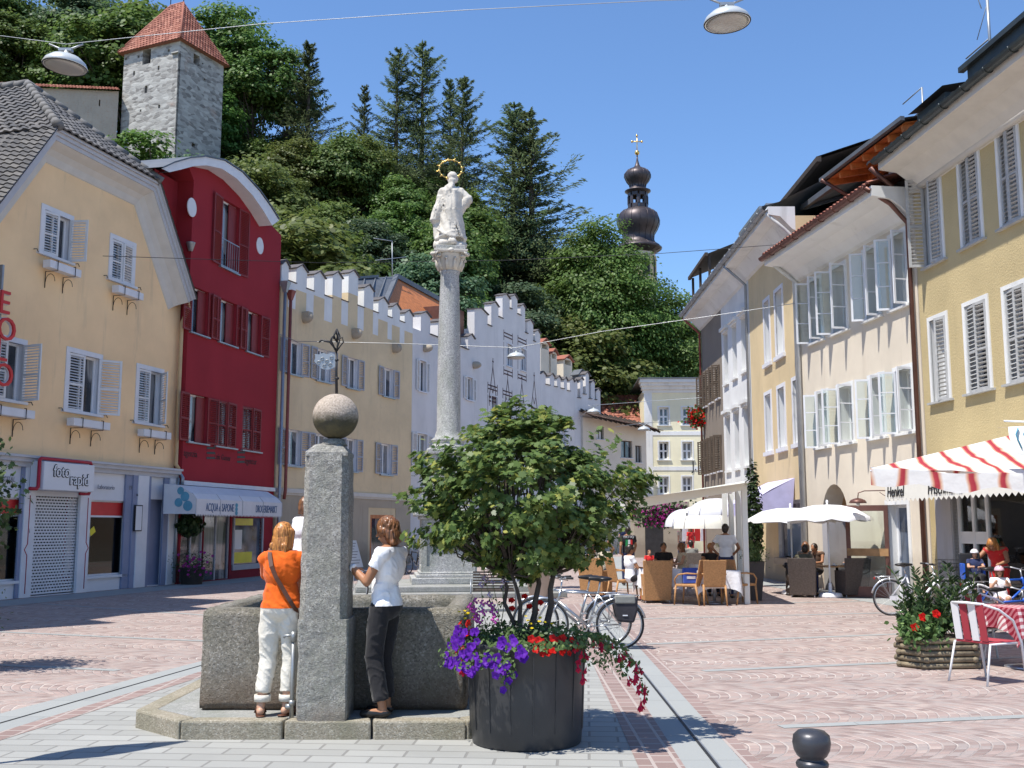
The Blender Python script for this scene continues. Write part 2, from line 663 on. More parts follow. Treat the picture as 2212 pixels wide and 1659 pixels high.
plain('poster_yellow',(.70,.60,.02),.4,var=.08)
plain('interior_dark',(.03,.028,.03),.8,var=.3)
plain('awning_white',(.62,.63,.66),.85,var=.05,bump=.004,bscale=8)
plain('awning_cream',(.76,.74,.66),.85,var=.05,bump=.004,bscale=8)
plain('awning_violet',(.50,.48,.72),.85,var=.1,bump=.006,bscale=6)
plain('teal_motif',(.10,.30,.42),.8,var=.2)
pane_dark('pane',curtain=True)
pane_dark('pane_blue',(.07,.09,.13))
pane_dark('pane_red',(.10,.015,.015))
glass_clear('glass')
tilemat('tile_grey',(.085,.085,.09),(.14,.135,.135),(.19,.18,.17))
tilemat('tile_red',(.20,.065,.045),(.36,.135,.09),(.44,.20,.14))
tilemat('tile_brown',(.10,.06,.045),(.16,.10,.075),(.22,.14,.10))
plain('ridge_grey',(.15,.145,.14),.8,var=.2)
t = NT('tower_stone')
mp = t.mapping((1,1,2.6))
v = t.n('ShaderNodeTexVoronoi')
v.inputs['Scale'].default_value = 1.7
t.L(mp,v.inputs['Vector'])
sp = t.n('ShaderNodeSeparateColor')
t.L(v.outputs['Color'],sp.inputs[0])
c = t.ramp(sp.outputs[0],[(0,(.20,.19,.18)),(.5,(.36,.35,.33)),(1,(.50,.49,.46))])
v2 = t.n('ShaderNodeTexVoronoi',feature='DISTANCE_TO_EDGE')
v2.inputs['Scale'].default_value = 1.7
t.L(mp,v2.inputs['Vector'])
c = t.mix(t.ramp(v2.outputs[0],[(0,.75),(.06,0.0)]),c,(.42,.40,.37))
c = t.mix(t.ramp(t.noise(.5,4),[(.60,0.0),(.72,.5)]),c,(.40,.24,.17))
t.bump(t.m_('ADD',v2.outputs[0],t.noise(9,4)),.04,.6)
t.fin(c,.95,0,.1)
def cobble(name,sgn,rot):
 t = NT(name)
 mp = t.mapping((1,1,1),(0,0,rot))
 s = t.n('ShaderNodeSeparateXYZ')
 t.L(mp,s.inputs[0])
 wob = t.m_('MULTIPLY',t.m_('SUBTRACT',t.noise(1.2,2),.5),.16)
 x = t.m_('ADD',s.outputs[0],wob)
 y = t.m_('ADD',s.outputs[1],t.m_('MULTIPLY',t.m_('SUBTRACT',t.noise(.9,2),.5),.10))
 W = 1.28
 fy = t.m_('MULTIPLY',t.m_('SUBTRACT',t.m_('FRACT',t.m_('DIVIDE',y,W)),.5),2.0)
 col_id = t.m_('FLOOR',t.m_('DIVIDE',y,W))
 bulge = t.m_('MULTIPLY',t.m_('SUBTRACT',1.0,t.m_('MULTIPLY',fy,fy)),.42 * sgn)
 xc = t.m_('DIVIDE',t.m_('ADD',t.m_('SUBTRACT',x,bulge),t.m_('MULTIPLY',col_id,.37)),.105)
 fx = t.m_('FRACT',xc)
 row = t.m_('FLOOR',xc)
 wn_ = t.n('ShaderNodeTexWhiteNoise',noise_dimensions='2D')
 cb = t.n('ShaderNodeCombineXYZ')
 t.L(row,cb.inputs[0]); t.L(col_id,cb.inputs[1])
 t.L(cb.outputs[0],wn_.inputs['Vector'])
 rr = wn_.outputs['Value']
 ys = t.m_('ADD',t.m_('DIVIDE',y,.105),t.m_('MULTIPLY',rr,7.0))
 fs = t.m_('FRACT',ys)
 sid = t.m_('FLOOR',ys)
 dx = t.m_('ABSOLUTE',t.m_('SUBTRACT',fx,.5))
 ds = t.m_('ABSOLUTE',t.m_('SUBTRACT',fs,.5))
 edge = t.m_('MAXIMUM',dx,ds)
 cb2 = t.n('ShaderNodeCombineXYZ')
 t.L(row,cb2.inputs[0]); t.L(sid,cb2.inputs[1]); t.L(col_id,cb2.inputs[2])
 wn2 = t.n('ShaderNodeTexWhiteNoise',noise_dimensions='3D')
 t.L(cb2.outputs[0],wn2.inputs['Vector'])
 stone = t.ramp(wn2.outputs['Value'],[(0,(.17,.115,.10)),(.25,(.26,.185,.16)),(.55,(.33,.24,.208)),(.8,(.275,.235,.215)),(1,(.395,.305,.26))])
 stone = t.mix(t.m_('MULTIPLY',t.noise(.25,3),.35),stone,(.50,.42,.40))
 joint_thin = t.ramp(edge,[(.41,0.0),(.48,.55)])
 c = t.mix(t.ramp(t.noise(.45,5,.7),[(.50,0.0),(.70,.35)]),stone,(.20,.165,.15))
 c = t.mix(joint_thin,c,(.40,.355,.33))
 every = t.m_('GREATER_THAN',rr,.18)
 crown = t.ramp(t.m_('ABSOLUTE',t.m_('ADD',fy,.05)),[(.16,1.0),(.50,0.0)])
 wide = t.ramp(t.m_('ADD',dx,t.m_('MULTIPLY',t.m_('SUBTRACT',t.noise(9,2),.5),.20)),[(.40,0.0),(.455,1.0)])
 on = t.m_('MULTIPLY',t.m_('MULTIPLY',wide,crown),t.m_('MULTIPLY',every,t.ramp(t.noise(1.6,3),[(.34,.25),(.56,1.0)])))
 c = t.mix(t.m_('MULTIPLY',on,.68),c,(.62,.555,.50))
 t.bump(t.ramp(edge,[(.36,1.0),(.5,0.0)]),.012,.7)
 t.fin(c,.82,0,.3)
cobble('cobble_right',1,R(-8))
cobble('cobble_left',-1,R(10))
def paver(name,c1,c2,mortar,bw,rh,rot,off=.5,msz=.012):
 t = NT(name)
 mp = t.mapping((1,1,1),(0,0,rot))
 b = t.n('ShaderNodeTexBrick')
 b.offset = off
 b.inputs['Color1'].default_value = (*c1,1)
 b.inputs['Color2'].default_value = (*c2,1)
 b.inputs['Mortar'].default_value = (*mortar,1)
 b.inputs['Scale'].default_value = 1
 b.inputs['Mortar Size'].default_value = msz
 b.inputs['Mortar Smooth'].default_value = .3
 b.inputs['Bias'].default_value = 0
 b.inputs['Brick Width'].default_value = bw
 b.inputs['Row Height'].default_value = rh
 t.L(mp,b.inputs['Vector'])
 c = t.mix(t.m_('MULTIPLY',t.noise(3.5,5,.7),.4),b.outputs[0],sc3(c1,1.2))
 c = t.mix(t.ramp(t.noise(.8,4),[(.55,0.0),(.75,.3)]),c,sc3(c1,.7))
 t.bump(t.m_('SUBTRACT',1.0,b.outputs['Fac']),.006,.6)
 return t.fin(c,.8,0,.3)
paver('paver_grey',(.27,.27,.255),(.345,.345,.325),(.18,.175,.165),.46,.22,R(4))
paver('paver_band',(.27,.28,.275),(.30,.31,.30),(.22,.225,.22),1.2,.9,0,msz=.008)
paver('paver_pink',(.22,.155,.14),(.30,.22,.20),(.40,.35,.32),.22,.17,R(90),msz=.016)
plain('slot_dark',(.02,.02,.022),.6,var=.2)
# ground
o = MB().sheet([(-400,-60),(400,-60),(400,900),(-400,900)],-.02).build('ground','plinth_stucco')
struct(o)
gl_ = [(-40,-6),(-1.2,-6),(-1.2,20),(1.2,26),(2.5,95),(-40,95)]
gr_ = [(-1.2,-6),(40,-6),(40,95),(2.5,95),(1.2,26),(-1.2,20)]
struct(MB().sheet(gl_,0).build('square','cobble_left'))
struct(MB().sheet(gr_,0).build('square','cobble_right'))
def xy(v):
 return (v.x,v.y)
def ext(a,b,Y):
 """point on the ground line a-b at depth Y"""
 t = (Y - a.y) / (b.y - a.y)
 return (a.x + (b.x - a.x) * t,Y)
La,Lb = G(0,1542.7),G(428.6,1430.5)
Sa,Sb = G(0,1563.9),G(428.6,1440.5)
Ba,Bb = G(0,1582.5),G(428.6,1453)
Ka,Kb = G(0,1601),G(428.6,1465.4)
Ra,Rb = G(1302,1483),G(1380,1659)
Qa,Qb = G(1375,1496.7),G(1480,1659)
Ta,Tb = G(1348,1405),G(1550.4,1659)
Ua,Ub = G(1385.7,1405),G(1615,1659)
Va,Vb = G(1408,1405),G(1650,1659)
N0,N1 = 2.0,24.0
def strip(a,b,c,d,z,name,m,y0=N0,y1=N1):
 return struct(MB().sheet([ext(a,b,y0),ext(c,d,y0),ext(c,d,y1),ext(a,b,y1)],z).build(name,m))
strip(Ka,Kb,Ra,Rb,.004,'pavement','paver_grey')
strip(La,Lb,Ba,Bb,.006,'pavement_band','paver_band')
strip(Ba,Bb,Ka,Kb,.0065,'pavement_band','paver_pink')
strip(Qa,Qb,Ua,Ub,.006,'pavement_band','paver_band')
strip(Ra,Rb,Qa,Qb,.0065,'pavement_band','paver_pink')
strip(Ua,Ub,Va,Vb,.0065,'pavement_band','paver_pink')
for (a,b) in ((Sa,Sb),(Ta,Tb)):
 m = MB()
 p0,p1 = ext(a,b,N0),ext(a,b,N1)
 m.bar((p0[0],p0[1],.0085),(p1[0],p1[1],.0085),.022,.003)
 struct(m.build('drain_slot','slot_dark'))
m = MB()
p0,p1 = ext(Ta,Tb,N0),ext(Ta,Tb,N1)
m.bar((p0[0] + .018,p0[1],.009),(p1[0] + .018,p1[1],.009),.012,.006)
struct(m.build('drain_edge','zinc'))
def band(a,b,w=.14):
 a,b = Vector(a),Vector(b)
 d = (b - a).normalized()
 n = Vector((-d.y,d.x,0)) * w / 2
 struct(MB().sheet([xy(a - n),xy(b - n),xy(b + n),xy(a + n)],.004).build('pavement_band','paver_band'))
def gx(a,b,X):
 t = (X - a.x) / (b.x - a.x)
 return a + (b - a) * t
for p,q,x0,x1 in (((0,1436.8),(244,1448),-14,-4.7),((130,1371),(428,1384.5),-12,-3.9),((300,1319),(428,1328),-10.5,-3.5),
      ((1520.7,1449.5),(1837,1436),2.27,14),((1402,1391.5),(1837,1374),1.9,13),((1672,1571),(1837,1564),2.3,14),
      ((1390,1337),(2000,1322),2.2,10),((1400,1309),(1900,1298),2.4,9.5)):
 a,b = G(*p),G(*q)
 band(gx(a,b,x0),gx(a,b,x1))
def kerb(pts,w,z=.005):
 for a,b in zip(pts[:-1],pts[1:]):
  a,b = Vector((*a,0)),Vector((*b,0))
  d = (b - a).normalized()
  n = Vector((-d.y,d.x,0)) * w
  struct(MB().sheet([xy(a),xy(b),xy(b + n),xy(a + n)],z).build('pavement_band','paver_band'))
kerb([(-12.6,22.0),(-8.6,37.5),(1.9,64)],-1.3)
kerb([(9.9,18),(8.40,30.8),(8.46,46)],1.0)
o = MB().sheet([(2.9,30),(3.9,30),(6.6,62),(5.4,62)],.0045).build('street_band','paver_band')
struct(o)
# yellow gabled house on the left
c0 = G(365,1262)
a = math.pi / 2 - R(14.9)
fY = Fac((c0.x - math.cos(a) * 11.5,c0.y - math.sin(a) * 11.5),c0)
UE = 11.5
hY = fY.thing('gabled_house','yellow gabled shop house with grey tiled half hipped roof beside the red house')
wins = [fY.R(96,452,146,566),fY.R(243,515,283,618),fY.R(-10,731,42,868),fY.R(150,760,208,896),fY.R(300,795,343,919)]
wins[2] = (wins[2][2] - (wins[3][2] - wins[3][0]) * 1.0,wins[2][1],wins[2][2],wins[2][3])
apexU,apexZ = fY.uz(120.6,276,-.55)
kneeU,kneeZ = fY.uz(344.5,395,-.55)
eaveU,eaveZ = fY.uz(422,645,-.55)
topZ = (apexZ + kneeZ) / 2
dl = (eaveU - kneeU)
eL = apexU - dl
zb = fY.uz(372,1025)[1]
out = [(eL + .7,0),(UE,0),(UE,eaveZ + .35),(kneeU - .28,topZ - .28),(apexU + .28,topZ - .28),(eL + .7,eaveZ + .35)]
shopholes = []
def z3(x,y):
 return (x * .2907,872.7 + y * .2907)
def fR(f,x0,y0,x1,y1,off=0.0):
 a = z3(x0,y0); b = z3(x1,y1)
 return f.R(a[0],a[1],b[0],b[1],off)
pv = fR(fY,-60,690,130,1310)
grille = fR(fY,195,680,572,1432)
swin = fR(fY,615,712,905,1262)
door = fR(fY,1070,706,1200,1360)
grille = (grille[0],.02,grille[2],grille[3])
door = (door[0],.02,door[2],door[3])
mb = MB()
mb.wall(out,wins + [pv,grille,swin,door],rec=.16,thick=9,m=0,mr=1)
mb.build('wall',['yellow_stucco','white_trim'],hY)
gz = zb - .12
mb = MB()
gf = [(eL + .7,.0),(UE - .02,.0),(UE - .02,gz),(eL + .7,gz)]
gwin = [(h[0],max(h[1],.005),h[2],h[3]) for h in (pv,grille,swin,door)]
gw = MB()
gw.wall([(eL + .72,.001),(UE - .03,.001),(UE - .03,gz),(eL + .72,gz)],gwin,rec=.0,thick=.05,back=False)
gwo = gw.build('shop_front','sign_white',hY)
gwo.location = (0,-.055,0)
mb = MB()
for y,z0,z1 in ((-.30,zb + .10,zb + .16),(-.24,zb,zb + .10),(-.16,zb - .12,zb)):
 mb.box(eL + .6,y,z0,UE + .05,0.0,z1)
mb.build('cornice','soffit_grey',hY)
for x0,x1,m_,pr in ((135,160,'violet_pilaster',.11),(158,194,'white_trim',.14),(574,612,'white_trim',.14),(912,958,'violet_pilaster',.12),(958,990,'violet_pilaster',.16),
      (990,1032,'white_trim',.19),(1036,1060,'violet_pilaster',.14),(1200,1235,'violet_pilaster',.12),(1235,1268,'white_trim',.15)):
 r = fR(fY,x0,560,x1,1370)
 MB().box(r[0],-pr,0,r[2],-.056,gz + .0).build('pilaster',m_,hY,bevel=.01)
r = door
MB().box(r[0],.12,r[1],r[2],.16,r[3]).build('door','violet_pilaster',hY)
shs = [[(-1,12),(1,100)],[(-1,4),(1,4)],[(-1,12),(1,80)],[(-1,4),(1,140)],[(-1,4),(1,50)]]
for r,s in zip(wins,shs):
 window(hY,r,rec=.12,surround=.13,shut=s,shmat='shutter_white' if r[3] < 8 else 'shutter_white',slat=.07)
for r in wins:
 uc,w = (r[0] + r[2]) / 2,(r[2] - r[0]) * 1.22
 z = r[1] - .42
 b = MB()
 b.box(uc - w / 2,-.36,z,uc + w / 2,-.14,z + .2)
 fb = b.build('flower_box','white_trim',hY,bevel=.008)
 q = MB()
 for k in (-.28,.28):
  x = uc + w * k
  q.tube([(x,-.02,z - .45),(x,-.02,z - .03),(x,-.38,z - .03),(x,-.38,z + .22),(x + .03,-.3,z + .23)],.012,6)
  pts = [(x,-.03 - .14 * (1 - math.cos(t)) ,z - .30 + .2 * math.sin(t)) for t in [i * math.pi / 8 for i in range(9)]]
  q.tube(pts,.008,5)
 q.build('bracket','iron_black',fb)
q = MB()
for r in wins:
 for x in (r[0] - .30,r[2] + .30):
  q.tube([(x,0,r[1] + .02),(x,-.10,r[1] + .02),(x + .05,-.10,r[1] - .05)],.012,5)
q.build('shutter_hook','iron_black',hY)
for r,m_ in ((pv,'pane_blue'),(swin,'pane_blue')):
 w = MB()
 w.box(r[0],.02,r[1],r[0] + .04,.09,r[3]); w.box(r[2] - .04,.02,r[1],r[2],.09,r[3])
 w.box(r[0] + .04,.02,r[1],r[2] - .04,.09,r[1] + .04); w.box(r[0] + .04,.02,r[3] - .04,r[2] - .04,.09,r[3])
 wo_ = w.build('window','white_trim',hY)
 MB().box(r[0] + .02,.05,r[1] + .02,r[2] - .02,.055,r[3] - .02).build('pane','glass',wo_)
 MB().box(r[0] - .08,-.12,r[1] - .07,r[2] + .08,.1,r[1] - .003).build('sill','white_trim',wo_)
 H = r[3] - r[1]
 W = r[2] - r[0]
 MB().box(r[0] + .045,.035,r[1] + .80 * H,r[2] - .045,.045,r[3] - .045).build('banner','poster_red',wo_)
 MB().box(r[0] + .045,.03,r[1] + .775 * H,r[2] - .045,.046,r[1] + .80 * H).build('banner_edge','white_trim',wo_)
 bk = MB(); bk.box(r[0],.42,r[1],r[2],.45,r[3]); bk.box(r[0],.1,r[1],r[2],.42,r[1] + .03)
 bk.build('display_back','white_trim',wo_)
 rnd = random.Random(4)
 d = MB()
 for i in range(26):
  x = r[0] + .1 + rnd.random() * (W - .2); hh = .06 + rnd.random() * .16; ww = .04 + rnd.random() * .07; yy = .14 + rnd.random() * .18
  zz = r[1] + .03 if rnd.random() < .5 else r[1] + .45
  d.box(x - ww,yy,zz,x + ww,yy + .08,zz + hh)
 d.box(r[0] + .05,.14,r[1] + .41,r[0] + W * .6,.4,r[1] + .44)
 d.build('display_goods','interior_dark',wo_)
 MB().box(r[0] + .05,.125,r[1] + .405,r[0] + W * .62,.135,r[1] + .45).build('shelf_edge','poster_red',wo_)
 p = MB(); p.box(r[0] + W * .30,.38,r[1] + H * .42,r[0] + W * .62,.40,r[1] + H * .70); p.build('poster','interior_dark',wo_)
 p = MB(); p.box(r[0] + W * .70,.3,r[1] + H * .04,r[0] + W * .82,.32,r[1] + H * .23); p.build('poster','sign_white',wo_)
rr = swin
st = MB(); st.bar((rr[0] + .02,.04,rr[1] + (rr[3] - rr[1]) * .44),(rr[0] + .62,.04,rr[1] + (rr[3] - rr[1]) * .62),.003,.17,up=(-.3,0,1))
st.build('sticker','poster_yellow',hY)
lettering('FOTOS',.13,(rr[0] + .06,.03,rr[1] + (rr[3] - rr[1]) * .46),'letter_grey',hY,tilt=-R(17))
gr = MB()
W,H = grille[2] - grille[0],grille[3] - .05
n = int(H / .075)
for i in range(n):
 z = .05 + i * H / n
 gr.box(grille[0],-.02,z,grille[2],.0,z + .042)
 k = int(W / .11)
 for j in range(k + 1):
  x = grille[0] + (j + (.5 if i % 2 else 0)) * W / k
  if x < grille[2] - .02:
   gr.box(x,-.018,z + .04,x + .022,-.002,z + .077)
gr.build('rolling_grille','white_trim',hY)
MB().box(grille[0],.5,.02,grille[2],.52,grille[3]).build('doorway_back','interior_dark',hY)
for sx,s in ((grille[0] - .03,-1),(grille[2] + .06,1)):
 zs = 1.15
 q = MB()
 q.tube([(sx,-.145,.1),(sx,-.145,zs - .14),(sx + s * .10,-.145,zs),(sx,-.145,zs + .14),(sx,-.145,grille[3])],.011,6)
 q.build('red_piping','sign_red',hY)
sg = fR(fY,333,424,695,656,-.55)
s = MB(); s.box(sg[0],-.55,sg[1],sg[2],-.15,sg[3])
so = s.build('shop_sign','sign_white',hY,bevel=.02)
q = MB()
q.tube([(sg[0] - .35,-.45,sg[1] + .02),(sg[0] - .12,-.45,sg[1] + .02),(sg[0] - .06,-.45,sg[1] + .08),(sg[0] - .06,-.45,sg[3] + .02),
  (sg[0],-.45,sg[3] + .07),(sg[2] - .06,-.45,sg[3] + .07),(sg[2] - .01,-.45,sg[3] + .01)],.045,8)
q.tube([(sg[2] - .42,-.45,sg[1] - .05),(sg[2] - .06,-.45,sg[1] - .05),(sg[2] - .02,-.45,sg[1] + .02)],.04,8)
q.build('sign_pipe','sign_red',so)
sw = sg[2] - sg[0]
for body,x,z in (('foto',.17,.50),('rapid',.49,.24)):
 zz = sg[1] + (sg[3] - sg[1]) * z
 for dx,dz in ((-.016,0),(.02,-.006),(0,.016),(0,-.018),(.014,.012),(-.012,-.012)):
  lettering(body,.40,(sg[0] + sw * x + dx,-.556 - .0006 * (dx * 50 + dz * 90),zz + dz),'letter_black',so,sx=.92,offset=.004)
 lettering(body,.40,(sg[0] + sw * x,-.570,zz),'white_paint',so,sx=.92,offset=.001)
f1 = fR(fY,688,600,940,660)
lettering('Laboratorio',.17,(f1[0] + .05,-.125,f1[1] + .06),'letter_grey',hY,sx=.9)
lettering('DIGITALE',.17,(f1[0] + 1.45,-.125,f1[1] + .08),'letter_grey',hY,sx=.85,tilt=-R(5))
lettering('DIGITAL',.17,(fR(fY,-40,560,40,590)[0],-.125,f1[1] + .12),'letter_grey',hY,sx=.85)
pq = fR(fY,1000,750,1045,945,-.2)
pl = MB(); pl.box(pq[0],-.235,pq[1],pq[2],-.192,pq[3]); plo = pl.build('notice_case','iron_black',hY)
MB().box(pq[0] + .03,-.24,pq[1] + .03,pq[2] - .03,-.237,pq[3] - .03).build('notice','sign_white',plo)
lettering('16',.10,(pq[0] + .05,-.2,pq[3] + .25),'letter_black',hY)
mb = MB()
line = [(eL,eaveZ),(apexU,topZ),(kneeU,topZ),(eaveU,eaveZ)]
cx_,cz_ = (apexU + kneeU) / 2,eaveZ
def inset(k):
 """roof line shrunk inward by k metres"""
 (a0,b0),(a1,b1),(a2,b2),(a3,b3) = line
 def off(p,q):
  dx,dz = q[0] - p[0],q[1] - p[1]
  L = math.hypot(dx,dz)
  return (dz / L * k,-dx / L * k)
 o1,o2,o3 = off(line[0],line[1]),off(line[1],line[2]),off(line[2],line[3])
 def isect(p,d,q,e):
  den = d[0] * e[1] - d[1] * e[0]
  t = ((q[0] - p[0]) * e[1] - (q[1] - p[1]) * e[0]) / den
  return (p[0] + d[0] * t,p[1] + d[1] * t)
 d1 = (a1 - a0,b1 - b0); d2 = (a2 - a1,0); d3 = (a3 - a2,b3 - b2)
 P0 = (a0 + o1[0],b0 + o1[1]); P2 = (a2 + o3[0],b2 + o3[1])
 m1 = isect(P0,d1,(a1,b1 - k),d2)
 m2 = isect((a1,b1 - k),d2,P2,d3)
 return [P0,m1,m2,(a3 + o3[0],b3 + o3[1])]
def ribbon(k0,y0,k1,y1,mb):
 A,B = inset(k0),inset(k1)
 for i in range(3):
  mb.add([(A[i][0],y0,A[i][1]),(A[i + 1][0],y0,A[i + 1][1]),(B[i + 1][0],y1,B[i + 1][1]),(B[i][0],y1,B[i][1])],[(0,1,2,3)])
for (k0,y0,k1,y1) in ((-.02,-.58,.06,-.58),(.06,-.58,.06,-.52),(.06,-.52,.16,-.52),(.16,-.52,.16,-.47),(.16,-.47,.27,-.47),(.27,-.47,.27,-.44)):
 ribbon(k0,y0,k1,y1,mb)
mb.build('cornice','soffit_grey',hY)
mb = MB()
ks = [(.27,-.44),(.33,-.36),(.42,-.20),(.55,-.09),(.72,-.03),(.74,0)]
for (p,q) in zip(ks[:-1],ks[1:]):
 ribbon(p[0],p[1],q[0],q[1],mb)
mb.build('eaves_soffit','soffit_cream',hY)
midU = (apexU + kneeU) / 2
ru,rz_ = None,None
best = None
for i in range(60):
 yb = .3 + i * .1
 u_,z_ = fY.uz(62,186,yb)
 if best is None or abs(u_ - midU) < abs(best[0] - midU):
  best = (u_,z_,yb)
ry,rzz = best[2],best[1]
rf = MB()
eo = -.62
roof_tiles(rf,(apexU,eo,topZ + .02),(kneeU,eo,topZ + .02),(midU,ry,rzz),(midU,ry,rzz),row=.3,col=.28,amp=.05)
rf.add([(apexU,eo,topZ),(kneeU,eo,topZ),(midU,ry,rzz - .03)],[(0,1,2)])
roof_tiles(rf,(eL,9,eaveZ),(eL,eo,eaveZ),(midU - .01,9,rzz),(apexU,eo,topZ),row=.3,col=.3,amp=.05)
roof_tiles(rf,(apexU,eo,topZ),(apexU,9,topZ + .001),(midU,ry,rzz),(midU,9,rzz),row=.3,col=.28,amp=.05)
rf.add([(eL,9,eaveZ - .03),(eL,eo,eaveZ - .03),(apexU,eo,topZ - .03),(apexU,9,topZ - .03)],[(0,1,2,3)])
rf.add([(apexU,eo,topZ - .03),(apexU,9,topZ - .03),(midU,9,rzz - .03),(midU,ry,rzz - .03)],[(0,1,2,3)])
rf.add([(kneeU,eo,topZ - .03),(kneeU,9,topZ - .03),(midU,9,rzz - .03),(midU,ry,rzz - .03)],[(0,1,2,3)])
roof_tiles(rf,(eaveU,9,eaveZ),(eaveU,eo,eaveZ),(kneeU,9,topZ),(kneeU,eo,topZ),row=.3,col=.3,amp=.05)
rf.add([(eaveU,9,eaveZ - .03),(eaveU,eo,eaveZ - .03),(kneeU,eo,topZ - .03),(kneeU,9,topZ - .03)],[(0,1,2,3)])
rfo = rf.build('roof','tile_grey',hY)
rd = MB()
def ridge(p,q,k=.38,r=.13):
 p,q = Vector(p),Vector(q)
 n = max(1,int((q - p).length / k))
 for i in range(n):
  a_,b_ = p.lerp(q,i / n),p.lerp(q,(i + 1.12) / n)
  rd.tube([a_,b_],[r * 1.12,r * .92],8)
ridge((apexU,eo,topZ + .04),(midU,ry,rzz + .04))
ridge((kneeU,eo,topZ + .04),(midU,ry,rzz + .04))
ridge((midU,ry,rzz + .04),(midU,9,rzz + .04))
rd.build('ridge_tiles','ridge_grey',rfo)
q = MB()
sa = fY.uz(10,330,0)
for k in range(14):
 x = apexU - .9 - k * .16
 zz = topZ + (x - apexU) * (topZ - eaveZ) / (apexU - eL) + .12
 q.bar((x,-.1,zz),(x,-.1,zz + .28),.02,.02)
q.bar((apexU - .9,-.1,topZ - .55),(apexU - 3,-.1,topZ - 2.5),.03,.03)
dp = MB()
z0 = eaveZ
dp.tube([(eaveU - .05,-.3,z0 + .02),(UE + .10,-.22,z0 - .25),(UE - .12,-.14,z0 - .75),(UE - .12,-.14,zb + .3),(UE - .05,-.2,zb + .16)],.06,10)
dp.build('downpipe','pipe_tan',hY)
dp = MB()
dp.tube([(UE + .12,-.1,z0 - .1),(UE + .12,-.1,zb + .1),(UE + .0,-.32,zb - .1),(UE - .02,-.32,zb - .3)],.05,10)
dp.tube([(UE - .05,-.2,zb - .1),(UE - .05,-.2,.05)],.045,10)
dp.build('downpipe','zinc',hY)
hp = MB(); hp.lathe([(.07,-.15),(.14,.1),(.15,.12)],12,(eaveU + .1,-.25,eaveZ + 1.7)); hp.build('rainwater_head','zinc',hY)
for ch,py in (('H',652),('O',703),('T',748),('E',800)):
 pass
bs = thing('projecting_sign','red and white projecting letters sign on the yellow house wall','sign',tuple(fY.w(fY.u(-8),-.5,4.6)),fY.rz)
cl = fY.u(-8)
zz0 = 4.6
bm_ = MB(); bm_.box(-.80,.1,.1,-.74,.5,3.2); bm_.build('bracket','zinc',bs)
for ch,py in (('E',655),('O',712),('L',758),('O',812)):
 zc = fY.uz(10,py,-.5)[1] - zz0 - .25
 lettering(ch,.78,(-1.02,.02,zc),'white_trim',bs,offset=.012,extrude=.03,sx=1.0)
 lettering(ch,.78,(-1.02,-.03,zc),'poster_red',bs,extrude=.03,sx=1.0)
hN = fY.thing('corner_house','tall pale corner house standing next to the yellow gabled house','building')
mb = MB(); mb.wall([(-17,0),(1.0,0),(1.0,13.2),(-17,13.2)],[(x,z,x + 1.1,z + 1.9) for x in (-15,-12,-9,-6,-3) for z in (4.2,8)],rec=.2,thick=9,m=0,mr=1); o = mb.build('wall',['sand_stucco','white_trim'],hN); o.location = (0,-.7,0)
q = MB(); q.add([(-17,-1.6,13.2),(1.0,-1.6,13.2),(1.0,4.5,15.7),(-17,4.5,15.7)],[(0,1,2,3)]); q.add([(-17,9,13.2),(1.0,9,13.2),(1.0,4.5,15.7),(-17,4.5,15.7)],[(0,1,2,3)]); q.box(-17,-1.6,13.1,1.0,-.6,13.2)
for x in (-9.5,-5.6,-2.2):
 q.add([(x - 1.1,-1.5,13.4),(x + 1.1,-1.5,13.4),(x,-1.9,15.2),(x - 1.1,3,15),(x + 1.1,3,15),(x,3,16.4)],[(0,1,2),(0,2,5,3),(1,4,5,2)])
q.build('roof','tile_grey',hN)
for x in (-15,-12,-9,-6,-3):
 for z in (4.2,8):
  MB().box(x,-.55,z,x + 1.1,-.5,z + 1.9).build('window','pane',hN)
# red house
a = math.pi / 2 - R(12.6)
rc = G(383,1262)
fR_ = Fac((rc.x,rc.y),ang=a)
hR = fR_.thing('red_house','dark red house with barrel roof and red louvred shutters')
UW = fR_.u(589)
def z1p(x,y): return (x * .2907,y * .2907)
def z2p(x,y): return (x * .2907,413.4 + y * .2907)
arc_px = [(383,368),(408,360.5),(436,359),(465,363),(494,375),(525,398),(552,427),(572,458),(586,486)]
arc = [fR_.uz(*p) for p in arc_px]
arc[0] = (0,arc[0][1])
outl = [(0,0),(UW,0),(UW,arc[-1][1] - .15)] + [(min(p[0],UW),p[1]) for p in arc[::-1]]
wt = fR_.R(480,426,513,593)
mid = [fR_.R(414.2,621.3,447.7,730.3),fR_.R(475.3,640,508.7,750.6),fR_.R(534.3,665,562.5,768)]
zt = np.mean([m[3] for m in mid]); zb_ = np.mean([m[1] for m in mid])
mid = [(m[0],zb_,m[2],zt) for m in mid]
low = [fR_.R(408.4,849.5,446.2,961.4),fR_.R(468,862.5,507.3,970),fR_.R(524.7,875.6,561,976)]
zt = np.mean([m[3] for m in low]); zb_ = np.mean([m[1] for m in low])
low = [(m[0],zb_,m[2],zt) for m in low]
dr = fR(fR_,1520,850,1700,1330); dr = (dr[0],.02,dr[2],2.75)
d2 = fR(fR_,1350,850,1500,1340); d2 = (d2[0],.02,d2[2],2.75)
sw_ = fR(fR_,1740,845,1935,1180)
mb = MB()
mb.wall(outl,[wt] + mid + low + [dr,d2,sw_],rec=.18,thick=7)
mb.build('wall','red_stucco',hR)
fl = MB(); fz = fR_.uz(350,372,.2)[1]
fl.box(-1.35,.55,3.0,-.004,7,arc[0][1] - .02)
fl.build('flank_wall','red_stucco',hR)
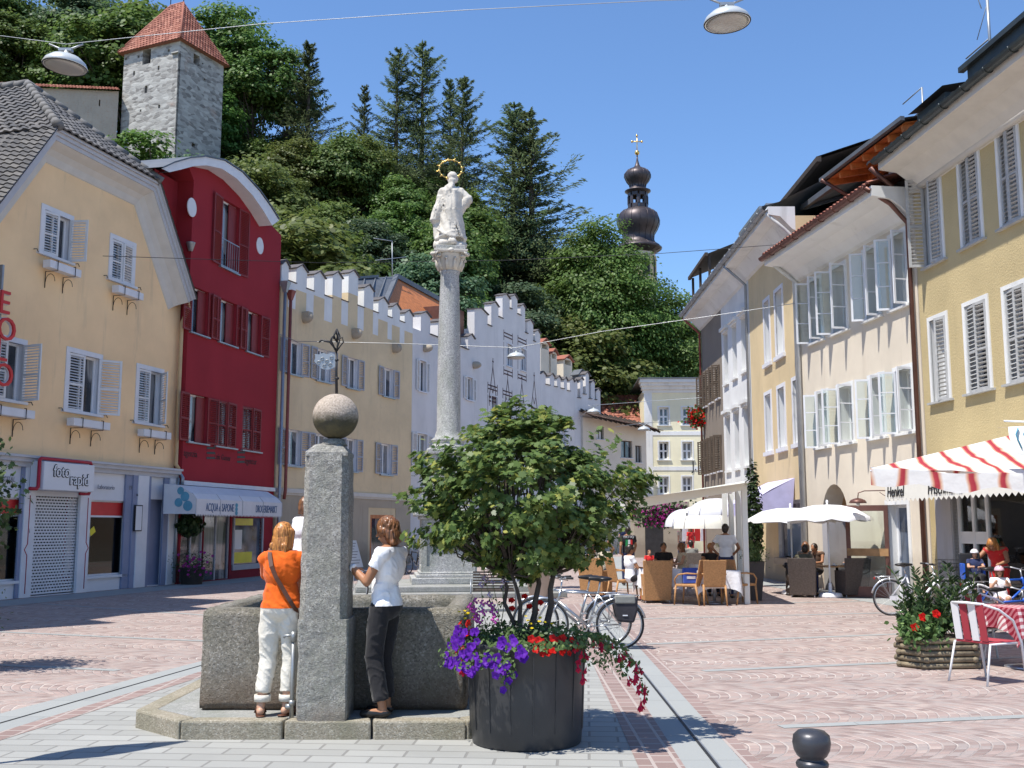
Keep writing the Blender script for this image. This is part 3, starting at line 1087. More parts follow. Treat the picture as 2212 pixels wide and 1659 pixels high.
for i,r in enumerate([wt] + mid + low):
 tall = i == 0
 kw = dict(rec=.14,frame='white_paint',sill=.04,sillmat='zinc')
 if i in (5,6):
  w = window(hR,r,shut=[(-1,3),(1,3)],shmat='shutter_red',slat=.06,**kw)
 else:
  w = window(hR,r,shut=[(-1,176),(1,172)],shmat='shutter_red',slat=.06,mull=0,**kw)
  MB().box(r[2] - (r[2] - r[0]) * .45,.10,r[1] + .03,r[2] - .01,.14,r[3] - .03).build('inner_shutter','shutter_red',w)
 if tall:
  q = MB()
  for zz in (r[1] + .95,r[1] + .05):
   q.bar((r[0],-.03,zz),(r[2],-.03,zz),.02,.03)
  for k in range(9):
   x = r[0] + (r[2] - r[0]) * k / 8
   q.bar((x,-.03,r[1] + .05),(x,-.03,r[1] + .95),.012,.012)
  q.build('railing','zinc',w)
for (x,y) in ((414,448),(561,531)):
 u_,z_ = fR_.uz(x,y)
 q = MB(); pts = [(u_ + .27 * math.cos(t),z_ + .30 * math.sin(t)) for t in [i * 2 * math.pi / 28 for i in range(28)]]
 q.xprism(pts,-.02,.01); q.build('round_plaque','white_trim',hR)
full = [fR_.uz(349,364,-.5)] + [fR_.uz(x,y,-.5) for x,y in ((375,352),(410,342),(445,338.7),(485,347),(523,372),(560,412),(585,447),(603,476))]
inn = [fR_.uz(x,y,-.5) for x,y in ((366,372),(392,366),(418,359),(446,357),(480,364.5),(512,386),(546,422),(569,455),(588,487))]
sh = MB()
n = len(full)
for i in range(n - 1):
 a0,a1,b0,b1 = full[i],full[i + 1],inn[i],inn[i + 1]
 sh.add([(a0[0],-.5,a0[1]),(a1[0],-.5,a1[1]),(b1[0],-.5,b1[1]),(b0[0],-.5,b0[1])],[(0,1,2,3)],m=0)
 sh.add([(b0[0],-.5,b0[1]),(b1[0],-.5,b1[1]),(b1[0],0,b1[1]),(b0[0],0,b0[1])],[(0,1,2,3)],m=0)
sh.add([(full[-1][0],-.5,full[-1][1]),(inn[-1][0],-.5,inn[-1][1]),(inn[-1][0],7,inn[-1][1]),(full[-1][0],7,full[-1][1])],[(0,1,2,3)],m=0)
sh.build('fascia','white_trim',hR)
sh = MB()
for i in range(n - 1):
 a0,a1 = full[i],full[i + 1]
 sh.add([(a0[0],-.54,a0[1] + .05),(a1[0],-.54,a1[1] + .05),(a1[0],7,a1[1] + .05),(a0[0],7,a0[1] + .05)],[(0,1,2,3)],True,m=0)
 sh.add([(a0[0],-.54,a0[1] + .05),(a1[0],-.54,a1[1] + .05),(a1[0],-.54,a1[1]),(a0[0],-.54,a0[1])],[(0,1,2,3)],m=0)
sh.build('roof','metal_roof',hR)
tz = fR_.uz(425,988)[1]
lettering('agenzia',.30,(fR_.u(396,0,988),-.006,tz),'letter_dark_red',hR,sx=.95)
lettering('Luis Gasser',.26,(fR_.u(463,0,996),-.006,tz + .02),'letter_dark_red',hR,sx=.9)
lettering('agentur',.30,(fR_.u(529,0,1000),-.006,tz),'letter_dark_red',hR,sx=.95)
q = MB()
for x in (440,507):
 u_ = fR_.u(x)
 for k in range(3):
  q.bar((u_,-.006,tz + .02 + k * .16),(u_ + .55,-.006,tz + .05 + k * .16),.006,.07)
q.build('painted_bars','letter_black',hR)
bz = fR_.uz(380,1037)[1]
MB().box(-.05,-.12,bz - .13,UW - .12,-.001,bz).build('string_course','white_trim',hR)
aw = fR(fR_,1330,600,2105,840,-.9)
u0,u1 = aw[0] - .1,UW - .15
zt_,zv,zh = bz - .25,0,0
uL,zF = fR_.uz(*z3(1470,705),-1.1)
uR,_ = fR_.uz(*z3(2095,735),-1.1)
uT,zT = fR_.uz(*z3(1330,600),-.1)
zB = fR_.uz(*z3(1500,830),-1.1)[1]
A = MB()
N = 8
prof = [(-.06,zT),(-.55,zT - .05),(-.95,zT - .28),(-1.1,zF)]
A_u0,A_u1 = uL - .1,uR
for p_,q_ in zip(prof[:-1],prof[1:]):
 A.add([(A_u0,p_[0],p_[1]),(A_u1,p_[0],p_[1]),(A_u1,q_[0],q_[1]),(A_u0,q_[0],q_[1])],[(0,1,2,3)],True)
A.add([(A_u0,-.06,zT),(A_u0,-.55,zT - .05),(A_u0,-.95,zT - .28),(A_u0,-1.1,zF),(A_u0,-1.1,zB + .05),(A_u0,-.06,zB + .05)],[(0,1,2,3,4,5)])
A.add([(A_u1,-.06,zT),(A_u1,-.55,zT - .05),(A_u1,-.95,zT - .28),(A_u1,-1.1,zF),(A_u1,-1.1,zB + .05),(A_u1,-.06,zB + .05)],[(0,1,2,3,4,5)])
K = 60
for i in range(K):
 x0,x1 = A_u0 + (A_u1 - A_u0) * i / K,A_u0 + (A_u1 - A_u0) * (i + 1) / K
 A.add([(x0,-1.1,zF),(x1,-1.1,zF),(x1,-1.1,zB + .05),((x0 + x1) / 2,-1.1,zB - .02),(x0,-1.1,zB + .05)],[(0,1,2,3,4)])
aw = A.build('awning','awning_white',hR)
q = MB()
for i in range(5):
 x = A_u0 + (A_u1 - A_u0) * i / 4
 q.bar((x,-1.115,zB + .05),(x,-1.115,zF),.012,.012); q.bar((x,-1.115,zF),(x,-.97,zT - .27),.012,.012)
q.build('awning_frame','soffit_grey',aw)
zt2 = (zF + zB) / 2 - .1
Wd = A_u1 - A_u0
lettering('ACQUA e SAPONE',.34,(A_u0 + Wd * .10,-1.108,zt2),'letter_blue',aw,sx=.62)
lettering('DROGERIEMARKT',.34,(A_u0 + Wd * .66,-1.108,zt2),'letter_blue',aw,sx=.58)
q = MB()
for (dy,dz,r_) in ((.35,.55,.14),(.55,.38,.13),(.25,.28,.15),(.5,.72,.11)):
 pts = [(A_u0 - .012,-1.1 + dy + r_ * math.cos(t),zB + dz + r_ * math.sin(t)) for t in [i * 2 * math.pi / 16 for i in range(16)]]
 q.add(pts,[tuple(range(16))])
 q.build('painted_bubble','teal_motif',aw); q = MB()
for dz in (.1,.22,.34):
 pts = [(A_u0 + Wd * .43 + .09 * math.cos(t),-1.112,zB + dz + .07 * math.sin(t)) for t in [i * 2 * math.pi / 14 for i in range(14)]]
 q.add(pts,[tuple(range(14))])
 q.build('painted_bubble','teal_motif',aw); q = MB()
for r in (dr,d2):
 w = MB()
 w.box(r[0],.05,.02,r[0] + .08,.15,r[3]); w.box(r[2] - .08,.05,.02,r[2],.15,r[3]); w.box((r[0] + r[2]) / 2 - .04,.06,.02,(r[0] + r[2]) / 2 + .04,.14,r[3])
 wo_ = w.build('door','shutter_grey',hR)
 MB().box(r[0] + .05,.09,.03,r[2] - .05,.10,r[3] - .02).build('pane','pane',wo_)
r = sw_
w = MB()
w.box(r[0] - .06,-.05,r[1] - .18,r[2] + .06,.1,r[1]); w.box(r[0] - .1,-.05,r[1],r[0],.1,r[3]); w.box(r[2],-.05,r[1],r[2] + .08,.1,r[3])
wo_ = w.build('window','shutter_grey',hR)
MB().box(r[0],.06,r[1],r[2],.07,r[3]).build('pane','pane_blue',wo_)
W_ = r[2] - r[0]
MB().box(r[0] + .05,.045,r[1] + .04,r[0] + W_ * .72,.052,r[1] + .40).build('sticker','poster_yellow',wo_)
MB().box(r[0] + .05,.045,r[3] - .25,r[0] + W_ * .72,.052,r[3] - .02).build('sticker','poster_yellow',wo_)
MB().box(r[0] + .1,.047,r[1] + .5,r[0] + W_ * .34,.053,r[3] - .4).build('poster','sign_white',wo_)
q = MB()
ug,zg = fR_.uz(588,600,-.15)
q.lathe([(.09,-.32),(.2,.0),(.22,.05),(.22,.09)],4,(UW + .05,-.2,zg),False,sq=1)
q.tube([(UW + .05,-.2,zg - .3),(UW + .05,-.2,.9),(UW + .05,-.2,.05)],.06,10)
q.build('downpipe','zinc',hR)
# crenellated terrace on the left
st_ = fR_.w(UW + .12,0.0,0)
a = math.pi / 2 - R(21.4)
fS = Fac((st_.x,st_.y),ang=a)
def z4(x,y): return (551.2 + x * .2076,505.2 + y * .2076)
def z5(x,y): return (826.7 + x * .3322,321.5 + y * .3322)
def z6(x,y): return (1056.4 + x * .1938,597 + y * .1938)
def row_fix(rs):
 zt = float(np.median([m[3] for m in rs])); zb = float(np.median([m[1] for m in rs]))
 return [(m[0],zb,m[2],zt) for m in rs]
hS = fS.thing('crenellated_house','sand yellow house with white battlements and grey shutters')
uS = fS.u(886)
mer = [(150,272,255),(355,470,315),(548,665,385),(748,848,390),(918,1022,375),(1088,1188,530),(1243,1345,665),(1390,1475,730),(1525,1618,800)]
gaps = [(272,355,475),(470,548,560),(665,748,635),(848,918,680),(1022,1088,740),(1188,1243,800),(1345,1390,855),(1475,1525,905)]
tops = [fS.uz(*z4((x0 + x1) / 2,y))[1] for x0,x1,y in mer]
mu = [(fS.u(*[z4(x0,0)[0]]),fS.u(z4(x1,0)[0])) for x0,x1,y in mer]
mu[0] = (0,mu[0][1]); mu[-1] = (mu[-1][0],uS)
gz_ = [fS.uz(*z4((x0 + x1) / 2,y))[1] for x0,x1,y in gaps]
out = [(0,0),(uS,0)]
for i in range(len(mer) - 1,-1,-1):
 wz = tops[i] - .95
 out += [(mu[i][1],wz),(mu[i][0],wz)]
 if i > 0:
  out += [(mu[i][0],gz_[i - 1]),(mu[i - 1][1],gz_[i - 1])]
up4 = row_fix([fS.R(*z4(335,1100),*z4(478,1480)),fS.R(*z4(645,1190),*z4(775,1565)),fS.R(*z4(955,1265),*z4(1068,1625)),fS.R(*z4(1335,1375),*z4(1440,1700))])
lowp = row_fix([fS.R(617,928,649,1008),fS.R(681,932,708,1012),fS.R(747,945,770,1020),fS.R(822,957,845,1027)])
dY = fS.R(800,1112,848,1225); dY = (dY[0],.02,dY[2],dY[3])
mb = MB(); mb.wall(out,up4 + lowp + [dY],rec=.2,thick=.42,m=0,mr=1)
mb.box(0,.42,0,uS,9,min(gz_) - .3)
mb.build('wall',['sand_stucco','white_trim'],hS)
for i in range(len(mer)):
 q = MB()
 z0 = tops[i] - .95
 x0,x1 = mu[i]
 xm = x0 + (x1 - x0) * .5
 q.xprism([(x0 - .002,z0),(x1 + .002,z0),(x1 + .002,tops[i] - .12),(xm,tops[i] + .08),(x0 - .002,tops[i] - .12)],-.003,.423)
 mo = q.build('merlon','bright_stucco',hS)
 c_ = MB()
 for sx,xa in ((1,x0 - .05),(-1,x1 + .05)):
  c_.bar((xa,.21,tops[i] - .13),(xm,.21,tops[i] + .11),.56,.045,up=(0,0,1))
 c_.build('cap','slate_cap',mo)
for i in range(len(gaps)):
 q = MB(); x0,x1 = mu[i][1],mu[i + 1][0]
 q.box(x0,-.004,gz_[i] - 1.0,x1,0,gz_[i] - .01)
 q.build('painted_panel','bright_stucco',hS)
 MB().box(x0 - .04,-.03,gz_[i],x1 + .04,.43,gz_[i] + .035).build('ledge','slate_cap',hS)
for r in up4 + lowp:
 window(hS,r,rec=.16,shut=[(-1,176),(1,174)],shmat='shutter_grey',louver=True,slat=.07,sill=.05,sillmat='zinc',mull=1,fw=.07)
for (x,y) in ((505,870),(1020,1040),(1440,1190)):
 u_,z_ = fS.uz(*z4(x,y))
 q = MB(); q.ell((u_,-.1,z_),(.16,.32,.24),n=10,k=7); q.box(u_ - .15,-.3,z_ + .02,u_ + .15,0,z_ + .2)
 q.build('stone_spout','plinth_stucco',hS)
fz = fS.uz(700,1060)[1]
q = MB(); q.box(0,-.1,fz - .16,uS,-.001,fz); q.box(0,-.05,fz - .24,uS,-.002,fz - .16); q.build('string_course','soffit_cream',hS)
q = MB(); q.box(.02,-.02,.02,dY[0] - .2,-.003,fz - .25); q.box(dY[2] + .2,-.02,.02,uS - .02,-.003,fz - .25); q.box(dY[0] - .2,-.02,dY[3] + .3,dY[2] + .2,-.003,fz - .25)
q.build('ground_floor_render','plinth_stucco',hS)
w = MB(); r = dY
w.box(r[0],0,.02,r[0] + .12,.2,r[3]); w.box(r[2] - .12,0,.02,r[2],.2,r[3]); w.box(r[0] + .12,0,r[3] - .15,r[2] - .12,.2,r[3])
wo_ = w.build('door','wood_orange',hS); MB().box(r[0] + .1,.12,.02,r[2] - .1,.13,r[3] - .1).build('pane','pane',wo_)
q = MB(); q.lathe([(.08,-.28),(.17,.0),(.19,.05),(.19,.09)],4,(.32,-.22,fS.uz(602,628)[1]),False,sq=1)
q.tube([(.32,-.22,fS.uz(602,628)[1] - .25),(.32,-.22,fz - .1),(.25,-.22,fz - .4)],.06,10)
q.build('downpipe','pipe_red',hS)
rt = MB()
b0,b1 = z4(1020,465),z4(1480,435)
p = lambda x,y,off: Vector((*([fS.uz(*z4(x,y),off)[0],off,fS.uz(*z4(x,y),off)[1]]),))
A0,A1 = p(1020,470,3.2),p(1470,440,3.2)
B0,B1 = p(1020,640,1.2),p(1340,745,1.2)
rt.add([A0,A1,B1,B0],[(0,1,2,3)])
C1 = p(1925,690,3.2)
rt.bar(tuple(A1),tuple(B1),.22,.2);
rt.bar(tuple(A1),tuple(C1),.22,.25)
for k in range(5):
 t_ = k / 4
 rt.bar(tuple(A0.lerp(A1,t_)),tuple(B0.lerp(B1,t_)),.05,.08)
rt.bar(tuple(p(1020,460,3.2)),tuple(p(1270,440,3.2)),.2,.12)
ro_ = rt.build('roof','metal_roof',hS)
g = MB(); D1 = p(1700,900,1.2)
g.add([A1 + Vector((0,.02,-.1)),C1 + Vector((0,.02,-.1)),p(1990,930,1.2) + Vector((0,.3,0)),B1 + Vector((0,.3,0))],[(0,1,2,3)])
g.add([A1 + Vector((.05,1.6,-.2)),p(1925,700,4.6),p(1925,1000,4.6),p(1340,800,2.8)],[(0,1,2,3)])
g.build('timber_gable','wood_orange',ro_)
q = MB(); pa = p(1430,440,3.3); pt_ = p(1425,75,3.3)
q.tube([pa - Vector((0,0,.5)),pt_],.03,6); q.tube([p(1255,275,3.3),p(1570,240,3.3)],.022,6); q.tube([p(1235,45,3.3),pt_],.022,6)
q.build('aerial','zinc',hS)
hW = Fac(fS.w(uS + .01,0,0).xy,ang=a)
wW = hW.thing('crenellated_house','white crenellated house between the sand yellow house and the stepped gable')
wh_u = hW.u(1022.7)
mer2 = [(z4(1620,0)[0],z4(1620,0)[0] + 1,830,1),(z4(1700,0)[0],z4(1800,0)[0],z4(0,835)[1],0),(z4(1880,0)[0],955,z4(0,910)[1],0),(968,984,700,0),(z5(548,0)[0],z5(610,0)[0],z5(0,1225)[1],0)]
def battlement(f,root,ends,mers,gap_py,mname='white_stucco',capm='slate_cap',th=.42,wins=(),depth=8):
 """wall outline with merlons; mers = [(px0, px1, top_py)], gap_py = gap bottoms (same length - 1)"""
 u0,u1 = ends
 us = [(f.u(a),f.u(b)) for a,b,c in mers]
 tp = [f.uz((a + b) / 2,c)[1] for a,b,c in mers]
 us[0] = (u0,us[0][1]) if us[0][0] < u0 + .2 else us[0]
 us[-1] = (us[-1][0],u1) if us[-1][1] > u1 - .2 else us[-1]
 gz = []
 for i in range(len(mers) - 1):
  gz.append(f.uz((mers[i][1] + mers[i + 1][0]) / 2,gap_py[i])[1])
 out = [(u0,0),(u1,0)]
 if us[-1][1] < u1 - .01:
  out += [(u1,gz[-1]),(us[-1][1],gz[-1])]
 for i in range(len(mers) - 1,-1,-1):
  out += [(us[i][1],tp[i] - .1),((us[i][0] + us[i][1]) / 2,tp[i] + .08),(us[i][0],tp[i] - .1)]
  if i > 0:
   out += [(us[i][0],gz[i - 1]),(us[i - 1][1],gz[i - 1])]
 if us[0][0] > u0 + .01:
  out += [(us[0][0],gz[0]),(u0,gz[0])]
 mb = MB(); mb.wall(out,list(wins),rec=.16,thick=th)
 mb.box(u0,th,0,u1,depth,min(gz) - .5)
 mb.build('wall',mname,root)
 for i in range(len(mers)):
  q = MB(); xm = (us[i][0] + us[i][1]) / 2
  q.bar((us[i][0] - .06,th / 2,tp[i] - .1),(xm,th / 2,tp[i] + .11),th + .16,.05)
  q.bar((us[i][1] + .06,th / 2,tp[i] - .1),(xm,th / 2,tp[i] + .11),th + .16,.05)
  q.build('cap',capm,root)
 for i in range(len(mers) - 1):
  MB().box(us[i][1] - .05,-.07,gz[i],us[i + 1][0] + .05,th + .02,gz[i] + .04).build('ledge',capm,root)
 return gz
ww = [hW.R(*z5(238,1372),*z5(280,1585))]
ww2 = [hW.R(*z5(545,1480),*z5(585,1640)),hW.R(900,935,922,1010)]
battlement(hW,wW,(0,wh_u),[(904,925,675),(942,957,692),(970,984,712),(z5(548,0)[0],z5(615,0)[0],z5(0,1218)[1])],
   [z4(0,1055)[1],z5(0,1245)[1],z5(0,1290)[1]],wins=ww + ww2)
for r in ww + ww2:
 window(wW,r,rec=.12,shut=[(-1,176),(1,174)],shmat='shutter_white',slat=.07,sill=.05,surround=.06)
for (x,y) in ((270,1297),(590,1407)):
 u_,z_ = hW.uz(*z5(x,y)); q = MB(); q.ell((u_,-.12,z_),(.16,.34,.2),n=10,k=7); q.build('stone_spout','plinth_stucco',wW)
q = MB(); q.box(.02,-.05,3.35,wh_u,-.002,3.5); q.build('string_course','soffit_grey',wW)
hG = Fac(hW.w(wh_u + .01,0,0).xy,ang=a)
wG = hG.thing('stepped_gable_house','white stepped gable house with painted fairytale window frames')
ug_ = hG.u(1168.5)
gw_ = [hG.R(*z6(200,745),*z6(250,1015)),hG.R(*z6(355,800),*z6(405,1065)),hG.R(*z6(25,1330),*z6(80,1620)),hG.R(*z6(190,1390),*z6(245,1640))]
battlement(hG,wG,(0,ug_),[(1023,1052,668.6),(1060,1076,655),(1085,1101,638),(1105,1118,639.5),(1125,1135,660),(1140,1153,694),(1157,1168,716)],
   [703,686,667,680,720,738],wins=gw_)
for r in gw_:
 w = window(wG,r,rec=.12,surround=.05,sill=.04,pane='pane_blue')
 q = MB()
 for zz in (r[3] + .35,r[3] + .55,r[1] - .3,r[1] - .5):
  q.bar((r[0] - .5,-.006,zz),(r[2] + .15,-.006,zz),.008,.07)
 for xx in (r[0] - .5,r[2] + .15):
  q.bar((xx,-.006,r[3] + .1),(xx,-.006,r[3] + .7),.008,.05)
  q.bar((xx,-.006,r[1] - .6),(xx,-.006,r[1] - .1),.008,.05)
  q.bar((xx,-.006,r[1]),(xx,-.006,r[3]),.008,.03)
 q.build('painted_frame','letter_dark_red',w)
for (x,y) in ((42,1010),(207,1150),(365,1190),(502,1160)):
 u_,zt_ = hG.uz(*z6(x,y)); zb2 = zt_ - 1.7; q = MB()
 for sx in (-1,1):
  q.bar((u_,-.008,zt_),(u_ + sx * .5,-.008,zb2),.008,.06)
  q.bar((u_ + sx * .22,-.008,zb2 + .65),(u_,-.008,zb2 + .25),.008,.05)
  q.bar((u_ + sx * .5,-.008,zb2),(u_ + sx * .5,-.008,zb2 - .5),.008,.05)
 q.bar((u_ - .55,-.008,zb2),(u_ + .55,-.008,zb2),.008,.10)
 q.bar((u_ - .55,-.008,zb2 - .22),(u_ + .55,-.008,zb2 - .22),.008,.08)
 q.bar((u_,-.008,zt_),(u_,-.008,zt_ + .5),.008,.05)
 q.bar((u_ - .1,-.008,zt_ + .3),(u_ + .1,-.008,zt_ + .3),.008,.08)
 q.build('painted_gable','letter_dark_red',wG)
q = MB(); e0 = hG.uz(1000,672,.6); e1 = hG.uz(1024,668,.6)
q.box(-1.9,.6,e0[1] - 2.4,-.02,4,e0[1]); q.build('copper_dormer','copper_brown',wG)
a3 = math.pi / 2 - R(30)
hB = Fac(hG.w(ug_ + .01,0,0).xy,ang=a3)
wB = hB.thing('battlement_house','white house with narrow battlements and tiled chimneys behind')
ub = hB.u(1243)
bw = [hB.R(1182,925,1188,960),hB.R(1214,930,1221,962)]
battlement(hB,wB,(0,ub),[(1169,1180,806),(1189,1199,810),(1205,1213,815),(1220,1227,818),(1233,1242,820)],[832,836,840,845],wins=bw)
for r in bw:
 window(wB,r,rec=.1,sill=.04,surround=.05)
for (px0,px1,yt,yb_) in ((1168,1186,740,800),(1190,1203,762,800),(1217,1236,775,812)):
 l,t_ = hB.uz(px0,yt,2.2); r_,b_ = hB.uz(px1,yb_,2.2)
 q = MB(); q.box(l,2.2,6,r_,2.9,t_ - .35)
 co = q.build('chimney','beige_stucco',wB)
 q = MB(); xm = (l + r_) / 2
 for sx,xa in ((1,l - .12),(-1,r_ + .12)):
  q.bar((xa,2.55,t_ - .05),(xm,2.55,t_ + .35),1.0,.08)
 q.build('chimney_cap','tile_red',co)
 q = MB(); w4 = (r_ - l) * .16
 q.box(l,2.2,t_ - .35,l + w4,2.9,t_ + .05); q.box(r_ - w4,2.2,t_ - .35,r_,2.9,t_ + .05); q.box(l + w4,2.2,t_ + .0,r_ - w4,2.9,t_ + .12)
 q.build('chimney_vent','beige_stucco',co)
l,t_ = hB.uz(1172,800,1);
q = MB(); roof_tiles(q,(0,.5,9.2),(ub,.5,9.2),(0,3,11.0),(ub,3,11.0)); q.build('roof','tile_brown',wB)
a4 = math.pi / 2 - R(48)
hC = Fac(hB.w(ub + .01,0,0).xy,ang=a4)
wC = hC.thing('battlement_house','small white house with tall uneven battlements above a brown roof')
uc_ = hC.u(1300)
battlement(hC,wC,(0,uc_),[(1243,1250,823),(1256,1262,818),(1268,1275,806),(1280,1288,824),(1291,1299,842)],[860,852,862,864])
q = MB(); l,t_ = hC.uz(1250,797,1.2); r_,_b = hC.uz(1273,797,1.2)
q.box(l,1.2,9,r_,1.8,t_ - .4); q.bar((l - .1,1.5,t_ - .4),(l + .25,1.5,t_),.8,.06); q.bar((r_ + .1,1.5,t_ - .4),(l + .25,1.5,t_),.8,.06)
q.build('chimney','metal_roof',wC)
hE = Fac(hC.w(0.6,-.15,0).xy,ang=a4)
wE = hE.thing('eaves_house','old white house with deep brown tiled eaves at the street bend')
ue = hE.u(1399)
zt_ = hE.uz(1330,985)[1]
ew = [hE.R(1341,951,1366,990),hE.R(1372,962,1386,1000),hE.R(1288,920,1305,950)]
zr = hE.uz(1285,890,-.8)[1]
mb = MB(); mb.wall([(0,0),(ue,0),(ue,zr - .3),(0,zr - .3)],ew,rec=.2,thick=6); mb.build('wall','beige_stucco',wE)
for r in ew:
 window(wE,r,rec=.15,frame='wood_dark',sill=.04,mull=1)
q = MB()
zr2 = hE.uz(1395,940,-1.2)[1]
roof_tiles(q,(-.2,-1.3,zr - .35),(ue + .3,-1.3,zr - .9),(-.2,1.5,zr + .55),(ue + .3,1.5,zr - .1))
q.add([(-.2,-1.3,zr - .38),(ue + .3,-1.3,zr - .93),(ue + .3,1.5,zr - .13),(-.2,1.5,zr + .52)],[(0,1,2,3)])
ro_ = q.build('roof','tile_brown',wE)
q = MB()
for k in range(14):
 x = ue * k / 13; dz = -.55 * k / 13
 q.bar((x,-1.25,zr - .45 + dz),(x,.3,zr + .3 + dz),.09,.12)
q.build('rafter','wood_dark',ro_)
p0,p1,p2_,p3 = P(1299,853,82),P(1384,853,82),P(1404,940,78),P(1299,940,78)
rr_ = thing('red_roofed_house','house with bright red tiled roof behind the brown eaves','building',(p3.x,80,0))
q = MB(); roof_tiles(q,tuple(p3),tuple(p2_),tuple(p0),tuple(p1),row=.3,col=.26); q.build('roof','tile_red',rr_,world=True)
q = MB(); q.box(p3.x,79,0,p2_.x - .2,86,p3.z - .05); q.build('wall','beige_stucco',rr_,world=True)
q = MB(); q.add([tuple(p0),tuple(p1),(p2_.x,86,p3.z),(p3.x,86,p3.z)],[(0,1,2,3)]); q.add([tuple(p1),tuple(p2_),(p2_.x,86,p3.z)],[(0,1,2)]); q.build('roof_back','tile_brown',rr_,world=True)
# pale yellow house closing the street
yE = 76.0
pL,pR = G(1396,1138 + 3910 / yE),None
pL = P(1396,1138,yE)
fE = Fac((pL.x,pL.y),ang=-R(2.2))
wF = fE.thing('end_house','pale yellow three storey house closing the end of the street')
uF = fE.u(1600)
def z7(x,y): return (1102.3 + x * .2076,689 + y * .2076)
zc_ = fE.uz(1450,840)[1]
colx = [(1545,1650),(1788,1895)]
ws_ = []
for (ya,yb_) in ((920,1105),(1278,1465),(1640,1825)):
 rs = [fE.R(*z7(x0,ya),*z7(x1,yb_)) for x0,x1 in colx]
 wd = rs[0][2] - rs[0][0]; stp = rs[1][0] - rs[0][0]
 rs = row_fix(rs)
 rs += [(rs[0][0] + stp * k,rs[0][1],rs[0][0] + stp * k + wd,rs[0][3]) for k in (2,3)]
 ws_ += [r for r in rs if r[2] < uF - .3]
mb = MB(); mb.wall([(0,0),(uF,0),(uF,zc_),(0,zc_)],ws_,rec=.3,thick=8); mb.build('wall','pale_yellow_stucco',wF)
for r in ws_:
 window(wF,r,rec=.28,mull=1,rows=2,bars=.12,fw=.11,surround=.10,smat='bright_stucco',sill=.05)
q = MB()
for z in (fE.uz(1430,936)[1],fE.uz(1430,1012)[1]):
 q.box(0,-.03,z - .14,uF,-.001,z + .14)
q.box(-.02,-.032,0,.55,-.002,zc_)
q.build('string_course','bright_stucco',wF)
q = MB()
for k,(y,dz) in enumerate(((-.08,-.28),(-.3,-.05),(-.55,.18),(-.75,.4))):
 q.box(-.1 - k * .08,y,zc_ + dz,uF,.5,zc_ + dz + .235)
q.build('cornice','bright_stucco',wF)
q = MB(); q.box(-.45,-.85,zc_ + .64,uF,8,zc_ + .72); q.build('roof','metal_roof',wF)
us_,zs_ = fE.uz(*z7(1890,1560))
lettering('J. Unterberger',.95,(us_,-.04,zs_ - .1),'letter_black',wF,sx=.75)
d = MB(); dd = fE.R(1500,1085,1545,1130);
# right hand row (far to near)
fTop = (8.46,47.2)
f1_ = Fac((8.50,47.2),(8.48,42.5))
w1 = f1_.thing('brown_house','grey brown house with brown louvred shutters at the far end of the sunny row')
uu = 4.7
def z8(x,y): return (1469.8 + x * .2492,413.4 + y * .2492)   # zoom 1600,450 600 wide
def z9(x,y): return (1469.8 + x * .2492,780.8 + y * .2492)
bw_ = []
zt1 = f1_.uz(*z9(355,0))[1]
for (ya,yb_) in ((905,1100),(1310,1500)):
 pass
rowsB = [(f1_.uz(1551,790)[1],f1_.uz(1551,862)[1]),(f1_.uz(1555,940)[1],f1_.uz(1555,1018)[1])]
for (zt_,zb2) in rowsB:
 for x in (.5,2.0,3.5):
  bw_.append((x,zb2,x + .7,zt_))
zev = 10.9
mb = MB(); mb.wall([(0,0),(uu,0),(uu,zev),(0,zev)],bw_,rec=.2,thick=8); mb.build('wall','brown_stucco',w1)
for r in bw_:
 window(w1,r,rec=.16,shut=[(-1,110),(1,60)],shmat='shutter_brown',slat=.09,sill=.05)
f2_ = Fac((8.48,42.5),(8.46,37.3))
w2 = f2_.thing('white_house','dazzling white plastered house between the brown and the ochre house')
ww_ = []
for (ya,yb_) in ((620,760),(800,912)):
 pass
zz = [(f2_.uz(1600,690)[1],f2_.uz(1600,808)[1]),(f2_.uz(1600,886)[1],f2_.uz(1600,1010)[1])]
for zt_,zb2 in zz:
 for x in (.45,2.1,3.75):
  ww_.append((x,zb2,x + .8,zt_))
mb = MB(); mb.wall([(0,0),(5.2,0),(5.2,zev),(0,zev)],ww_,rec=.3,thick=8); mb.build('wall','bright_stucco',w2)
for r in ww_:
 w = window(w2,r,rec=.26,surround=0,sill=.08,smat='bright_stucco',pane='pane_blue')
 q = MB(); q.box(r[0] - .15,-.16,r[3] + .14,r[2] + .15,-.001,r[3] + .26); q.box(r[0] - .08,-.08,r[3] + .04,r[2] + .08,-.001,r[3] + .14)
 q.build('lintel_moulding','bright_stucco',w)
f3_ = Fac((8.46,37.3),(8.44,30.8))
w3 = f3_.thing('orange_house','light orange roughcast house with white framed windows and a violet awning')
ow = []
u3 = 6.5
ro1 = row_fix([f3_.R(*z8(725,975),*z8(785,1470)),f3_.R(*z8(820,880),*z8(900,1400)),f3_.R(*z8(950,770),*z8(1040,1330))])
ro2 = row_fix([f3_.R(*z9(735,300),*z9(800,775)),f3_.R(*z9(845,250),*z9(920,745)),f3_.R(*z9(975,170),*z9(1048,690))])
shw = f3_.R(1675,1165,1737,1240); shw = (shw[0],.75,min(shw[2],6.2),2.5)
drO = f3_.R(*z9(1005,1195),*z9(1085,1500)); drO = (5.35,2.5,6.1,3.3)
fr_ = [r for r in ro1 + ro2 if r[2] < u3 - .05]
mb = MB(); mb.wall([(0,0),(u3,0),(u3,zev),(0,zev)],fr_ + [(3.2,.75,6.0,2.5)],rec=.25,thick=8,m=0,mr=1); mb.build('wall',['orange_stucco','bright_stucco'],w3)
